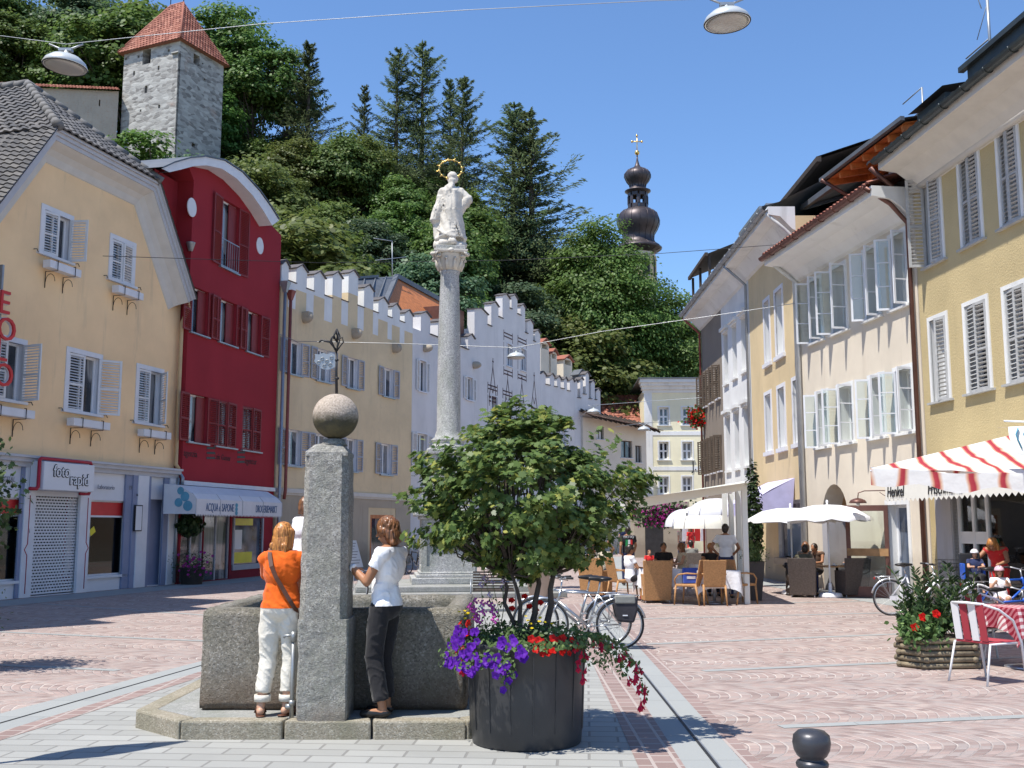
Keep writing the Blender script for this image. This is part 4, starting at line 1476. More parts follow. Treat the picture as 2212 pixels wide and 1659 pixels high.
for r in fr_:
 window(w3,r,rec=.24,surround=.12,smat='white_trim',sill=.12,pane='pane_blue',fw=.05)
w = MB(); w.box(3.2,.1,.75,3.28,.2,2.5); w.box(5.92,.1,.75,6.0,.2,2.5); w.box(3.28,.1,2.4,5.92,.2,2.5); wo_ = w.build('window','shutter_grey',w3)
MB().box(3.25,.14,.8,5.95,.15,2.45).build('pane','pane',wo_)
MB().box(3.1,-.15,.55,6.1,.2,.74).build('sill','plinth_stucco',wo_)
def eaves(f,root,u0,u1,z,over,th=.18,soff='bright_stucco',gut='zinc',cove=True):
 q = MB()
 if cove:
  ks = [(0,z - .55),(-.10,z - .50),(-.28,z - .3),(-over * .55,z - .12),(-over,z - .06),(-over,z + th)]
 else:
  ks = [(0,z - .1),(-over,z - .06),(-over,z + th)]
 for (y0,za),(y1,zb3) in zip(ks[:-1],ks[1:]):
  q.add([(u0,y0,za),(u1,y0,za),(u1,y1,zb3),(u0,y1,zb3)],[(0,1,2,3)])
 for uu_ in (u0,u1):
  q.add([(uu_,y,zz_) for y,zz_ in ks] + [(uu_,0,z + th)],[tuple(range(len(ks) + 1))])
 eo_ = q.build('eaves',soff,root)
 g_ = MB(); n_ = 7
 yc,zc2 = -over - .09,z + th - .02
 for i in range(n_):
  t0,t1 = math.pi + math.pi * i / n_,math.pi + math.pi * (i + 1) / n_
  g_.add([(u0,yc + .10 * math.cos(t0),zc2 + .10 * math.sin(t0)),(u1,yc + .10 * math.cos(t0),zc2 + .10 * math.sin(t0)),
    (u1,yc + .10 * math.cos(t1),zc2 + .10 * math.sin(t1)),(u0,yc + .10 * math.cos(t1),zc2 + .10 * math.sin(t1))],[(0,1,2,3)],True)
 x = u0 + .8
 while x < u1:
  pts = [(x,yc + .108 * math.cos(math.pi + math.pi * i / 8),zc2 + .108 * math.sin(math.pi + math.pi * i / 8)) for i in range(9)]
  g_.tube(pts,.012,5); x += .85
 g_.build('gutter',gut,root)
 return eo_
zg1 = f3_.uz(1689,513,-.85)[1] - .1
for f,root,L in ((f1_,w1,4.7),(f2_,w2,5.2),(f3_,w3,6.5)):
 eaves(f,root,0,L,zev + .1,.8)
 q = MB(); q.add([(0,-.8,zev + .26),(L,-.8,zev + .26),(L,4.5,zev + 2.9),(0,4.5,zev + 2.9)],[(0,1,2,3)]); q.build('roof','metal_roof' if root is not w1 else 'tile_brown',root)
for (f,root,u_,m_) in ((f2_,w2,5.1,'zinc'),(f3_,w3,6.42,'pipe_white'),(f1_,w1,.15,'pipe_red')):
 q = MB(); q.tube([(u_,-.85,zev + .1),(u_,-.3,zev - .4),(u_,-.09,zev - .6),(u_,-.09,.1)],.05,8); q.build('downpipe',m_,root)
q = MB(); q.box(1.7,.8,zev + .7,4.9,4,zev + 2.5); dm = q.build('dormer','zinc',w2)
q = MB(); q.add([(1.5,.5,zev + 2.3),(5.1,.5,zev + 2.3),(5.1,4,zev + 3.2),(1.5,4,zev + 3.2)],[(0,1,2,3)]); q.box(1.5,.5,zev + 2.2,5.1,.6,zev + 2.33); q.add([(-.4,-.1,zev + 1.3),(1.7,-.1,zev + 1.3),(1.7,2,zev + 2.4),(-.4,2,zev + 2.4)],[(0,1,2,3)]); q.build('dormer_roof','zinc',dm)
q = MB()
for k in range(7):
 q.bar((k * .85,-.1,zev + .4),(k * .85,-.1,zev + 1.4),.05,.05)
q.bar((0,-.1,zev + .9),(5.1,-.1,zev + .9),.03,.06)
q.build('dormer_posts','zinc',dm)
MB().box(2.2,.76,zev + 1.0,4.6,.8,zev + 2.2).build('dormer_window','pane',dm)
q = MB(); q.box(.4,2.2,zev + .7,6.4,4.5,zev + 1.9); dm = q.build('attic_shade_block','interior_dark',w3)  # dark-coloured block stands in for the shaded void below the attic roof
q = MB(); q.bar((.0,.75,zev + 1.75),(.0,4.5,zev + 3.0),.2,.15); q.bar((.0,.75,zev + 1.72),(6.6,.75,zev + 1.72),.14,.16); q.add([(.0,.7,zev + 1.8),(6.6,.7,zev + 1.8),(6.6,4.5,zev + 3.1),(.0,4.5,zev + 3.1)],[(0,1,2,3)]); q.add([(.0,.7,zev + 1.7),(6.6,.7,zev + 1.7),(6.6,4.5,zev + 3.0),(.0,4.5,zev + 3.0)],[(0,1,2,3)]); q.build('attic_roof','wood_dark',dm)
q = MB(); q.add([(.2,-.5,zev + 1.9),(4.6,-.5,zev + 1.9),(4.6,3,zev + 3.3),(.2,3,zev + 3.3)],[(0,1,2,3)]); q.bar((.2,-.5,zev + 1.9),(4.6,-.5,zev + 1.9),.12,.14)
for k in (.3,2.2,4.4):
 q.bar((k,-.35,zev + .2),(k,-.35,zev + 1.9),.1,.1)
q.build('balcony_roof','wood_dark',w1)
q = MB(); q.box(.2,-.4,zev + .25,4.6,-.36,zev + 1.0); q.build('balcony_rail','zinc',w1)
A = MB(); x0,x1,zt_,zl = 1.9,5.4,3.15,2.2
zl -= .12
for k in range(6):
 xa,xb = x0 + (x1 - x0) * k / 6,x0 + (x1 - x0) * (k + 1) / 6; xm = (xa + xb) / 2
 A.add([(xa,0,zt_),(xm,0,zt_ - .0),(xb,0,zt_),(xb,-1.35,zl + .35),(xm,-1.35,zl + .31),(xa,-1.35,zl + .35),(xa,-.7,(zt_ + zl) / 2 + .20),(xm,-.7,(zt_ + zl) / 2 + .11),(xb,-.7,(zt_ + zl) / 2 + .20)],[(0,1,7,6),(1,2,8,7),(6,7,4,5),(7,8,3,4)],True)
A.add([(x1,0,zt_),(x1,-1.35,zl + .35),(x1,-1.35,zl),(x1,-.1,zl)],[(0,1,2,3)])
A.add([(x0,0,zt_),(x0,-1.35,zl + .35),(x0,-1.35,zl),(x0,-.1,zl)],[(0,1,2,3)])
K = 16
for i in range(K):
 a_,b_ = x0 + (x1 - x0) * i / K,x0 + (x1 - x0) * (i + 1) / K
 A.add([(a_,-1.35,zl + .35),(b_,-1.35,zl + .35),(b_,-1.35,zl),((a_ + b_) / 2,-1.35,zl - .08),(a_,-1.35,zl)],[(0,1,2,3,4)])
A.build('awning','awning_violet',w3)
f4 = Fac((8.44,30.8),(9.35,24.06))
w4 = f4.thing('beige_house','beige house with outward opened white casement windows and an arched doorway')
u4 = (Vector((9.35,24.06,0)) - Vector((8.44,30.8,0))).length
z4e = f4.uz(1868,413,-1.0)[1]
upr = [f4.R(*z8(1115,810),*z8(1235,1290)),f4.R(*z8(1305,700),*z8(1450,1200)),f4.R(*z8(1590,530),*z8(1730,1070)),f4.R(*z8(1815,400),*z8(1975,960))]
lor = [f4.R(*z9(1180,290),*z9(1290,735)),f4.R(*z9(1365,235),*z9(1510,690)),f4.R(*z9(1640,155),*z9(1780,650)),f4.R(*z9(1860,80),*z9(2030,615))]
upr,lor = row_fix(upr),row_fix(lor)
arch_c,_ = f4.uz(*z9(1345,1300))
au0,au1 = f4.u(z9(1235,0)[0]),f4.u(z9(1458,0)[0])
az = f4.uz(*z9(1345,1062))[1]
gdo = f4.R(*z9(1800,1245),*z9(1990,1640)); gdo = (gdo[0],.02,gdo[2],gdo[3])
holes = upr + lor + [gdo]
mb = MB()
ar = [(au1,0)]
hw_ = (au1 - au0) / 2
for i in range(13):
 t_ = math.pi * i / 12
 ar.append(((au0 + au1) / 2 + hw_ * math.cos(t_),az - hw_ * 1.15 + hw_ * 1.15 * math.sin(t_)))
ar.append((au0,0))
outl = [(0,0)] + ar[::-1] + [(u4,0),(u4,z4e),(0,z4e)]
mb.wall(outl,holes,rec=.35,thick=.8,m=0,mr=1)
mb.box(0,.8,0,u4,9,z4e)
mb.build('wall',['beige_stucco','bright_stucco'],w4)
q = MB(); q.box(au0,.55,0,au1,.6,az); q.build('door','wood_door',w4)
q = MB()
for k in range(9):
 x = au0 + (au1 - au0) * (k + .5) / 9
 q.box(x - .008,.535,0,x + .008,.549,az - .9)
q.build('door_boards','wood_dark',w4)
q = MB(); q.box(au0,-.02,0,au0 + .35,.5,1.9); q.build('stone_jamb','grey_stucco',w4)
for r in upr + lor:
 w = window(w4,r,rec=.30,frame='white_paint',pane='pane_red' ,mull=1,rows=1,surround=.10,smat='bright_stucco',sill=.05,fw=.06)
 wd,hh = (r[2] - r[0]) / 2 + .02,r[3] - r[1]
 for side,ang in ((-1,100 + random.Random(r[0]).random() * 14),(1,92 + random.Random(r[2]).random() * 8)):
  c_ = MB(); f_ = .05
  c_.box(0,0,0,f_,.04,hh); c_.box(wd - f_,0,0,wd,.04,hh); c_.box(f_,.001,0,wd - f_,.039,f_); c_.box(f_,.001,hh - f_,wd - f_,.039,hh)
  for k in (1,2):
   c_.box(f_,.006,hh * k / 3 - .014,wd - f_,.034,hh * k / 3 + .014)
  co = place_leaf(c_,'casement','white_paint',w,r[0] if side < 0 else r[2],r[1],side,ang,y=.0)
  g_ = MB(); g_.box(f_ - .005,.017,f_ - .005,wd - f_ + .005,.022,hh - f_ + .005)
  place_leaf(g_,'casement_glass','glass',w,r[0] if side < 0 else r[2],r[1],side,ang,y=.0)
w = MB(); r = gdo
w.box(r[0],.2,.02,r[0] + .07,.28,r[3]); w.box(r[2] - .07,.2,.02,r[2],.28,r[3]); w.box(r[0] + .07,.2,r[3] - .07,r[2] - .07,.28,r[3])
wo_ = w.build('door','white_paint',w4); MB().box(r[0] + .05,.24,.05,r[2] - .05,.25,r[3] - .05).build('pane','pane_blue',wo_)
q = MB(); q.box(r[0] - .12,-.03,.0,r[0],-.001,r[3] + .12); q.box(r[2],-.03,0,r[2] + .12,-.001,r[3] + .12); q.box(r[0],-.03,r[3],r[2],-.001,r[3] + .12); q.build('surround','bright_stucco',wo_)
ol = MB(); W_,H_ = 1.0,gdo[3] - .02
ol.box(0,0,0,.1,.05,H_); ol.box(W_ - .1,0,0,W_,.05,H_); ol.box(.1,0,H_ - .14,W_ - .1,.05,H_); ol.box(.1,.005,0,W_ - .1,.045,.25)
lf = place_leaf(ol,'door_leaf','copper_brown',w4,gdo[0] + .02,.02,-1,125,y=-.02)
place_leaf(MB().box(.1,.02,.25,W_ - .1,.03,H_ - .14),'door_glass','glass',w4,gdo[0] + .02,.02,-1,125,y=-.02)
place_leaf(MB().box(.02,-.02,.98,W_ - .02,.07,1.16),'door_rail','wood_door',w4,gdo[0] + .02,.02,-1,125,y=-.02)
eaves(f4,w4,0,u4,z4e - .15,1.0,soff='bright_stucco',gut='copper_brown')
q = MB(); roof_tiles(q,(0,-1.05,z4e + .08),(u4,-1.05,z4e + .08),(0,1.2,z4e + .95),(u4,1.2,z4e + .95),row=.36,col=.2,amp=.05); q.build('roof','tile_red',w4)
q = MB(); q.tube([(u4 - .12,-1.1,z4e + .0),(u4 - .12,-.5,z4e - .35),(u4 - .12,-.09,z4e - .8),(u4 - .12,-.09,.05)],.055,10); q.build('downpipe','copper_brown',w4)
q = MB(); q.tube([(.1,-1.0,z4e),(.1,-.5,z4e - .4),(.1,-.09,z4e - .7),(.1,-.09,.05)],.055,10); q.build('downpipe','pipe_white',w4)
at = MB(); at.box(0.1,1.0,z4e + .5,u4,1.3,z4e + 1.2); at.build('attic_wall','beige_stucco',w4)
q = MB(); q.box(0.0,.95,z4e + 1.1,u4,1.1,z4e + 1.28); q.box(0.0,.92,z4e + .4,.3,1.35,z4e + 1.28); q.build('attic_trim','copper_brown',w4)
q = MB(); q.box(.1,2.2,z4e + .8,u4,6,z4e + 1.9); q.build('attic_shade_block','interior_dark',w4)  # same dark colour block in place of the shaded space under this roof
q = MB(); q.add([(-.6,.5,z4e + 1.8),(2.6,.5,z4e + 1.8),(2.6,5,z4e + 3.3),(-.6,5,z4e + 3.3)],[(0,1,2,3)]); q.bar((-.6,.5,z4e + 1.8),(2.6,.5,z4e + 1.8),.12,.16); q.bar((-.6,.5,z4e + 1.8),(-.6,5,z4e + 3.3),.12,.16)
q.build('attic_roof','metal_roof',w4)
pr = MB(); zq = z4e + 1.45
pr.add([(2.9,-.3,zq),(u4 + .4,-.3,zq),(u4 + .4,4.5,zq + .9),(2.9,4.5,zq + .9)],[(0,1,2,3)])
for k in range(7):
 x = 3.0 + k * (u4 - 2.8) / 6
 pr.bar((x,-.28,zq - .08),(x,4.4,zq + .82),.09,.16)
for x in (3.1,5.0):
 pr.bar((x,.9,z4e + .5),(x,.9,zq + .4),.16,.16)
pr.bar((2.9,.9,zq + .1),(u4,.9,zq + .1),.12,.2)
pr.bar((2.9,2.6,zq + .3),(u4,2.6,zq + .3),.12,.3)
po = pr.build('timber_porch','wood_orange',w4)
q = MB(); q.add([(2.8,-.42,zq + .06),(u4 + .5,-.42,zq + .06),(u4 + .5,4.6,zq + 1.03),(2.8,4.6,zq + 1.03)],[(0,1,2,3)]); q.bar((2.8,-.42,zq + .05),(u4 + .5,-.42,zq + .05),.1,.1); q.bar((2.8,-.42,zq + .05),(2.8,4.6,zq + 1.03),.1,.12); q.build('porch_roof','metal_roof',po)
q = MB(); q.box(4.6,.6,z4e + .3,5.4,1.4,z4e + 1.5); q.build('chimney','grey_stucco',w4)
q = MB(); q.tube([(3.0,-.5,zq),(3.1,.3,zq - .5),(3.1,.6,zq - .7),(3.1,.7,z4e + .9)],.05,8); q.build('downpipe','copper_brown',po)
q = MB(); aa = Vector((2.2,3,z4e + 2.4)); q.tube([aa,aa + Vector((0,0,2.2))],.03,6); q.tube([aa + Vector((-.9,0,1.5)),aa + Vector((.7,0,1.6))],.02,5); q.tube([aa + Vector((-1.1,0,2.15)),aa + Vector((0,0,2.2))],.02,5); q.build('aerial','zinc',w4)
f5 = Fac((9.36,24.02),ang=math.atan2(-math.cos(R(4.5)),math.sin(R(4.5))))
w5 = f5.thing('ochre_house','ochre roughcast house with grey louvred shutters and a shop with striped parasol')
def z10(x,y): return (1929 + x * .3876,229.6 + y * .3876)
u5 = 10.0
upo = row_fix([f5.R(*z10(168,460),*z10(285,860)),f5.R(*z10(365,270),*z10(500,740)),f5.R(*z10(580,120),*z10(720,600))])
loo = row_fix([f5.R(*z10(205,1200),*z10(320,1630)),f5.R(*z10(400,1110),*z10(550,1580)),f5.R(*z10(620,1030),*z10(770,1520))])
for rs in (upo,loo):
 stp = rs[2][0] - rs[1][0]
 rs.append((rs[2][0] + stp,rs[2][1],rs[2][2] + stp,rs[2][3]))
z5e = f5.uz(1925,330,-.95)[1]
shopO = (1.05,.05,9.5,3.0)
mb = MB(); mb.wall([(0,0),(u5,0),(u5,z5e),(0,z5e)],upo + loo + [shopO],rec=.3,thick=9,m=0,mr=1); mb.build('wall',['ochre_stucco','bright_stucco'],w5)
shs = [[(-1,100),(1,14)],[(-1,7),(1,3)],[(-1,10),(1,5)],[(-1,6),(1,6)]]
shl = [[(1,12)],[(-1,4),(1,4)],[(-1,4),(1,4)],[(-1,4),(1,4)]]
for r,s in list(zip(upo,shs)) + list(zip(loo,shl)):
 window(w5,r,rec=.26,surround=.09,smat='bright_stucco',shut=s,shmat='shutter_weathered',slat=.085,sill=.04,sillmat='shutter_weathered')
eaves(f5,w5,.3,u5,z5e - .1,.95,soff='soffit_cream',gut='dark_gutter')
q = MB(); q.tube([(-.1,-.06,z5e - .55),(u5,-.06,z5e - .55)],.09,10); q.build('cornice','soffit_cream',w5)
q = MB(); roof_tiles(q,(-.2,-1.0,z5e + .12),(u5,-1.0,z5e + .12),(-.2,4.2,z5e + 2.2),(u5,4.2,z5e + 2.2),row=.4,col=.3)
q.build('roof','tile_grey',w5)
q = MB(); q.box(3.3,-.32,z5e + .3,u5,3.5,z5e + 1.0); q.bar((3.1,-.35,z5e + 1.02),(u5,-.35,z5e + 1.02),.12,.11); q.add([(3.1,-.4,z5e + 1.08),(u5,-.4,z5e + 1.08),(u5,4,z5e + 3.0),(3.2,4,z5e + 3.0)],[(0,1,2,3)]); q.build('dormer','dark_gutter',w5)
q = MB(); q.box(.9,-.25,z5e + .4,2.2,2.5,z5e + .95); q.add([(.75,-.4,z5e + 1.0),(2.4,-.4,z5e + 1.0),(2.4,3,z5e + 1.7),(.75,3,z5e + 1.7)],[(0,1,2,3)]); q.build('dormer','dark_gutter',w5)
q = MB(); aa = Vector((2.6,.6,z5e + 1.3)); q.tube([aa,aa + Vector((0,0,1.6))],.035,6); q.tube([aa + Vector((-.25,0,1.5)),aa + Vector((-.6,0,2.4))],.012,5); q.tube([aa + Vector((0,0,1.5)),aa + Vector((-.5,0,.9))],.01,5); q.tube([aa + Vector((-1.0,0,.7)),aa + Vector((.0,0,.7))],.02,5); q.build('aerial','zinc',w5)
q = MB(); q.tube([(-.02,-1.0,z5e),(-.08,-.5,z5e - .4),(-.1,-.12,z5e - 1.0)],.06,8); q.build('downpipe','copper_brown',w5)
q = MB(); q.box(.35,-.05,0,1.05,.3,3.0); q.build('stone_jamb','grey_stucco',w5)
q = MB()
q.box(1.05,.1,.05,1.13,.2,3.0); q.box(1.65,.1,.05,1.73,.2,3.0); q.box(2.2,.1,.05,2.28,.2,3.0)
q.box(1.13,.11,1.35,2.2,.19,1.6); q.box(1.05,.1,.05,2.28,.2,.2); q.box(1.13,.11,2.9,9.4,.19,3.0)
for x in (4.2,6.0,7.8):
 q.box(x,.1,.05,x + .06,.2,2.9)
so_ = q.build('shop_front','white_paint',w5)
MB().box(1.1,.14,.1,9.4,.15,2.95).build('pane','glass',so_)
q = MB(); q.box(1.05,2.4,0,9.5,2.45,3.0); q.box(1.05,.3,2.95,9.5,2.4,3.0); q.box(1.0,.3,0,1.05,2.4,3); q.build('shop_interior','grey_stucco',w5)
A = MB(); x0,x1,zt_,zl = .55,9.5,f5.uz(2030,1043,-.6)[1] + .25,f5.uz(2030,1076,-1.2)[1]
A.add([(x0,-.05,zt_ + .1),(x1,-.05,zt_ + .1),(x1,-1.25,zl + .35),(x0,-1.25,zl + .35)],[(0,1,2,3)])
A.add([(x0,-.05,zt_ + .1),(x0,-1.25,zl + .35),(x0,-1.25,zl),(x0,-.05,zl + .1)],[(0,1,2,3)])
K = 44
for i in range(K):
 a_,b_ = x0 + (x1 - x0) * i / K,x0 + (x1 - x0) * (i + 1) / K
 A.add([(a_,-1.25,zl + .35),(b_,-1.25,zl + .35),(b_,-1.25,zl + .03),((a_ + b_) / 2,-1.25,zl - .04),(a_,-1.25,zl + .03)],[(0,1,2,3,4)])
awo = A.build('awning','awning_cream',w5)
lettering('Henkel',.34,(x0 + .10,-1.262,zl + .08),'letter_black',awo,sx=.85,shear=.2)
lettering('Frischmarkt',.34,(x0 + 2.0,-1.262,zl + .08),'letter_black',awo,sx=.85,shear=.2)
# wooded castle hill
plain('forest_floor',(.028,.035,.016),.95,var=.4,scale=.6)
plain('bark',(.07,.055,.045),.9,var=.3,scale=6,bump=.02,bscale=14)
leafmat('leaf_broad',(.055,.095,.020),(.105,.165,.042),(.19,.24,.07),trans=.45)
leafmat('leaf_olive',(.068,.095,.022),(.130,.170,.046),(.21,.23,.08),trans=.45)
leafmat('leaf_fresh',(.055,.105,.022),(.11,.19,.045),(.19,.27,.07),trans=.45)
leafmat('leaf_bluegreen',(.048,.092,.048),(.095,.155,.082),(.16,.21,.11),trans=.45)
leafmat('needles',(.062,.090,.044),(.115,.155,.072),(.18,.21,.10),trans=.5)
CX_ = [-70,-48,-35,-26,-17,-11,-2.4,2,6,10,15,19,30,80]
CZ_ = [46,43,38,34,33,31.6,27.7,24,19,12.5,6,4,2.5,2]
FX_ = [-70,-30,-15,-8,0,8,20,80]
FY_ = [42,50,56,63,75,84,90,95]
def hill(x,y):
 c = float(np.interp(x,CX_,CZ_)); f = float(np.interp(x,FX_,FY_))
 t = (y - f) / (100 - f)
 if t <= 0:
  return -.1
 if t < 1:
  return c * (t ** .9)
 return max(c - (y - 100) * .12,1)
xs = np.arange(-75,80,2.5); ys = np.arange(40,190,2.5)
v = [(x,y,hill(x,y) + .5 * noise.noise(Vector((x * .2,y * .2,0))) * (1 if hill(x,y) > .5 else 0)) for y in ys for x in xs]
nx = len(xs)
f = [(j * nx + i,j * nx + i + 1,(j + 1) * nx + i + 1,(j + 1) * nx + i) for j in range(len(ys) - 1) for i in range(nx - 1)]
m = MB(); m.add(v,f,True); struct(m.build('hill','forest_floor'))
rng = np.random.default_rng(7)
QUAD = [(-.5,-.1),(-.15,-.45),(.42,-.32),(.5,.15),(.05,.5),(-.4,.3)]
MAPLE = [(0,-.5),(.06,-.28),(.30,-.36),(.26,-.16),(.50,-.02),(.34,.06),(.38,.26),(.18,.20),(.12,.32),(0,.52),(-.12,.32),(-.18,.20),(-.38,.26),(-.34,.06),(-.50,-.02),(-.26,-.16),(-.30,-.36),(-.06,-.28)]
BLADE = [(0,-.5),(.13,-.15),(.11,.15),(0,.5),(-.11,.15),(-.13,-.15)]
def leaves(name,pts,nrm,size,shape,mat_,parent=None,curl=.12,axis=None,link_=True):
 N = len(pts); S = np.array(shape,float); K = len(S)
 n = nrm / np.maximum(np.linalg.norm(nrm,axis=1,keepdims=True),1e-6)
 r = rng.normal(size=(N,3)) if axis is None else axis
 a = np.cross(n,r); a /= np.maximum(np.linalg.norm(a,axis=1,keepdims=True),1e-6)
 b = np.cross(n,a)
 if axis is not None:
  a,b = b,a   # long side follows axis
  b = axis / np.maximum(np.linalg.norm(axis,axis=1,keepdims=True),1e-6)
  a = np.cross(b,n); a /= np.maximum(np.linalg.norm(a,axis=1,keepdims=True),1e-6)
 sz = size[:,None,None]
 cz = -curl * (S[:,0] ** 2 + S[:,1] ** 2) * 2
 V = pts[:,None,:] + sz * (S[None,:,0,None] * a[:,None,:] + S[None,:,1,None] * b[:,None,:] + cz[None,:,None] * n[:,None,:])
 me = bpy.data.meshes.new(name)
 me.vertices.add(N * K); me.vertices.foreach_set('co',V.astype(np.float32).ravel())
 me.loops.add(N * K); me.loops.foreach_set('vertex_index',np.arange(N * K,dtype=np.int32))
 me.polygons.add(N); me.polygons.foreach_set('loop_start',(np.arange(N) * K).astype(np.int32)); me.polygons.foreach_set('loop_total',np.full(N,K,np.int32))
 me.materials.append(MATS[mat_])
 me.update(calc_edges=True); me.validate()
 return link(name,me,parent) if link_ else me
def broad_proto(H,Rc,cb,ncl,per,lsize,seed,flat=1.0,top=.9):
 """crown points of a broadleaved tree, crown from cb*H to H, radius Rc; returns pts, normals, sizes, clump centres"""
 g = np.random.default_rng(seed)
 zc,rz = H * (cb + 1) / 2,H * (1 - cb) / 2
 cen = []
 while len(cen) < ncl:
  p = g.normal(size=3); p /= np.linalg.norm(p)
  r = g.uniform(.35,1.0) ** .6
  q = p * r
  if q[2] < -.75: continue
  w = 1 - .25 * max(q[2],0)
  lump = 1 + .22 * math.sin(3 * math.atan2(p[1],p[0]) + seed) + .12 * math.sin(5 * p[2] * 3 + seed * 2)
  cen.append((q[0] * Rc * w * lump * .82,q[1] * Rc * w * lump * .82,zc + q[2] * rz * .84))
 cen = np.array(cen)
 P_,Nn,Sz = [],[],[]
 for c_ in cen:
  k = int(per * g.uniform(.6,1.4)); rr = Rc * g.uniform(.17,.34)
  d = g.normal(size=(k,3)); d /= np.linalg.norm(d,axis=1,keepdims=True)
  d[:,2] = np.where(d[:,2] < -.2,-d[:,2] * .6,d[:,2])
  rad = g.uniform(.45,1.05,(k,1))
  P_.append(c_ + d * rad * rr * np.array([1.15,1.15,.72]))
  out = c_ - np.array([0,0,zc - rz * .3]); out = out / (np.linalg.norm(out) + 1e-6)
  Nn.append(d * .8 + out * .5 + np.array([0,0,.55]) + g.normal(size=(k,3)) * .45)
  Sz.append(lsize * g.uniform(.6,1.35,k))
 return np.vstack(P_),np.vstack(Nn),np.concatenate(Sz),cen
def wobble_path(a,b,n,amp,g):
 a,b = np.array(a,float),np.array(b,float)
 return [tuple(a + (b - a) * t + (g.normal(size=3) * amp if 0 < i < n else 0)) for i,t in enumerate(np.linspace(0,1,n + 1))]
def make_broad(name,H,Rc,cb,ncl,per,lsize,seed,mat_,limbs=9,tr=.26):
 root = thing(name,'prototype','tree')
 p_,n_,s_,cen = broad_proto(H,Rc,cb,ncl,per,lsize,seed)
 leaves('crown',p_,n_,s_,QUAD,mat_,root)
 g = np.random.default_rng(seed + 50)
 mb = MB()
 base = wobble_path((0,0,-1.2),(g.normal() * .3,g.normal() * .3,H * (cb + .35)),5,.12,g)
 mb.tube(base,[tr * (1.25 - .9 * i / 5) for i in range(6)],7)
 for k in range(limbs):
  c_ = cen[g.integers(len(cen))]
  t = g.uniform(.35,.95); i0 = int(t * 5); s0 = np.array(base[i0])
  mb.tube(wobble_path(s0,c_,3,.22,g),[tr * .42,tr * .3,tr * .2,tr * .08],5)
 mb.build('trunk','bark',root)
 return root
def make_conifer(name,H,Rb,seed,mat_='needles',bare=.18,droop=.25):
 root = thing(name,'prototype','tree')
 g = np.random.default_rng(seed)
 mb = MB()
 mb.tube([(0,0,-1.2),(g.normal() * .08,g.normal() * .08,H * .5),(0,0,H * .985)],[H * .017,H * .011,.02],6)
 P_,N_,S_,A_ = [],[],[],[]
 z = H * bare
 while z < H * .985:
  t = (z / H - bare) / (1 - bare)
  L = Rb * ((1 - t) ** .75) * g.uniform(.55,1.15) + .15
  for k in range(int(3 + 2 * g.random())):
   th = g.uniform(0,2 * math.pi); Lk = L * g.uniform(.5,1.15)
   dirv = np.array([math.cos(th),math.sin(th),0])
   up = .45 * t - droop * (1 - t)
   pts = []
   for s in np.linspace(0,1,6):
    pts.append((dirv[0] * Lk * s,dirv[1] * Lk * s,z + Lk * (up * s + .28 * s * s)))
   mb.tube([pts[0],pts[3],pts[5]],[.035,.022,.008],4,cap=False)
   n = int(130 * Lk / Rb + 46)
   for q in range(n):
    s = g.uniform(.12,1.03); j = min(int(s * 5),4); u = s * 5 - j
    p = np.array(pts[j]) * (1 - u) + np.array(pts[min(j + 1,5)]) * u
    side = np.array([-dirv[1],dirv[0],0]) * g.normal() * .20 * Lk * (1.2 - s)
    P_.append(p + side + np.array([0,0,g.uniform(-.16,.05) - .04 * abs(side).sum()]))
    N_.append(g.normal(size=3) * .5 + np.array([0,0,.8]))
    A_.append(dirv * .7 + side * 2.2 / (.16 * Lk + .01) * .3 + np.array([0,0,g.uniform(-.6,.5)]))
    S_.append(g.uniform(.15,.34))
  z += H * .018 * g.uniform(.6,1.5)
 leaves('crown',np.array(P_),np.array(N_),np.array(S_),[(0,-.5),(.14,-.2),(.09,.2),(0,.6),(-.1,.1),(-.14,-.25)],mat_,root,axis=np.array(A_))
 mb.build('trunk','bark',root)
 return root
HB = [13.0,12.0,14.0,15.0,13.0]
protos = [
 make_broad('broadleaf_tree',13,5.2,.18,150,125,.26,1,'leaf_broad'),
 make_broad('broadleaf_tree',12,4.8,.15,140,120,.25,2,'leaf_olive'),
 make_broad('broadleaf_tree',14,5.6,.2,160,125,.27,3,'leaf_broad'),
 make_broad('broadleaf_tree',15,4.6,.3,120,110,.25,4,'leaf_bluegreen'),
 make_broad('broadleaf_tree',13,4.6,.22,120,115,.24,5,'leaf_fresh'),
]
big = make_broad('broadleaf_tree',26,8.2,.16,250,150,.27,15,'leaf_fresh',tr=.4)
airy = make_broad('tall_broadleaf_tree',18,5.2,.36,120,80,.27,9,'leaf_broad',limbs=26,tr=.22)
HC = [16,15,17]
cons = [make_conifer('larch_tree',16,4.8,21),make_conifer('larch_tree',15,5.6,22,bare=.1),make_conifer('larch_tree',17,3.9,23,droop=.1)]
USED = set()
def put_tree(proto,H0,px,py,Y,label,rz=0,group='trees on the castle hill',wid=1.0,base=None):
 top = P(px,py,Y)
 b = hill(top.x,Y) if base is None else base
 h = max(top.z - b,2.5)
 s = h / H0
 if proto.name in USED:
  r = dup(proto,(top.x,Y,b),rz,label,group)
 else:
  USED.add(proto.name); r = proto
  r.location = (top.x,Y,b); r.rotation_euler = (0,0,rz); r['label'] = label; r['group'] = group
 r.scale = (s * wid,s * wid,s)
 return r
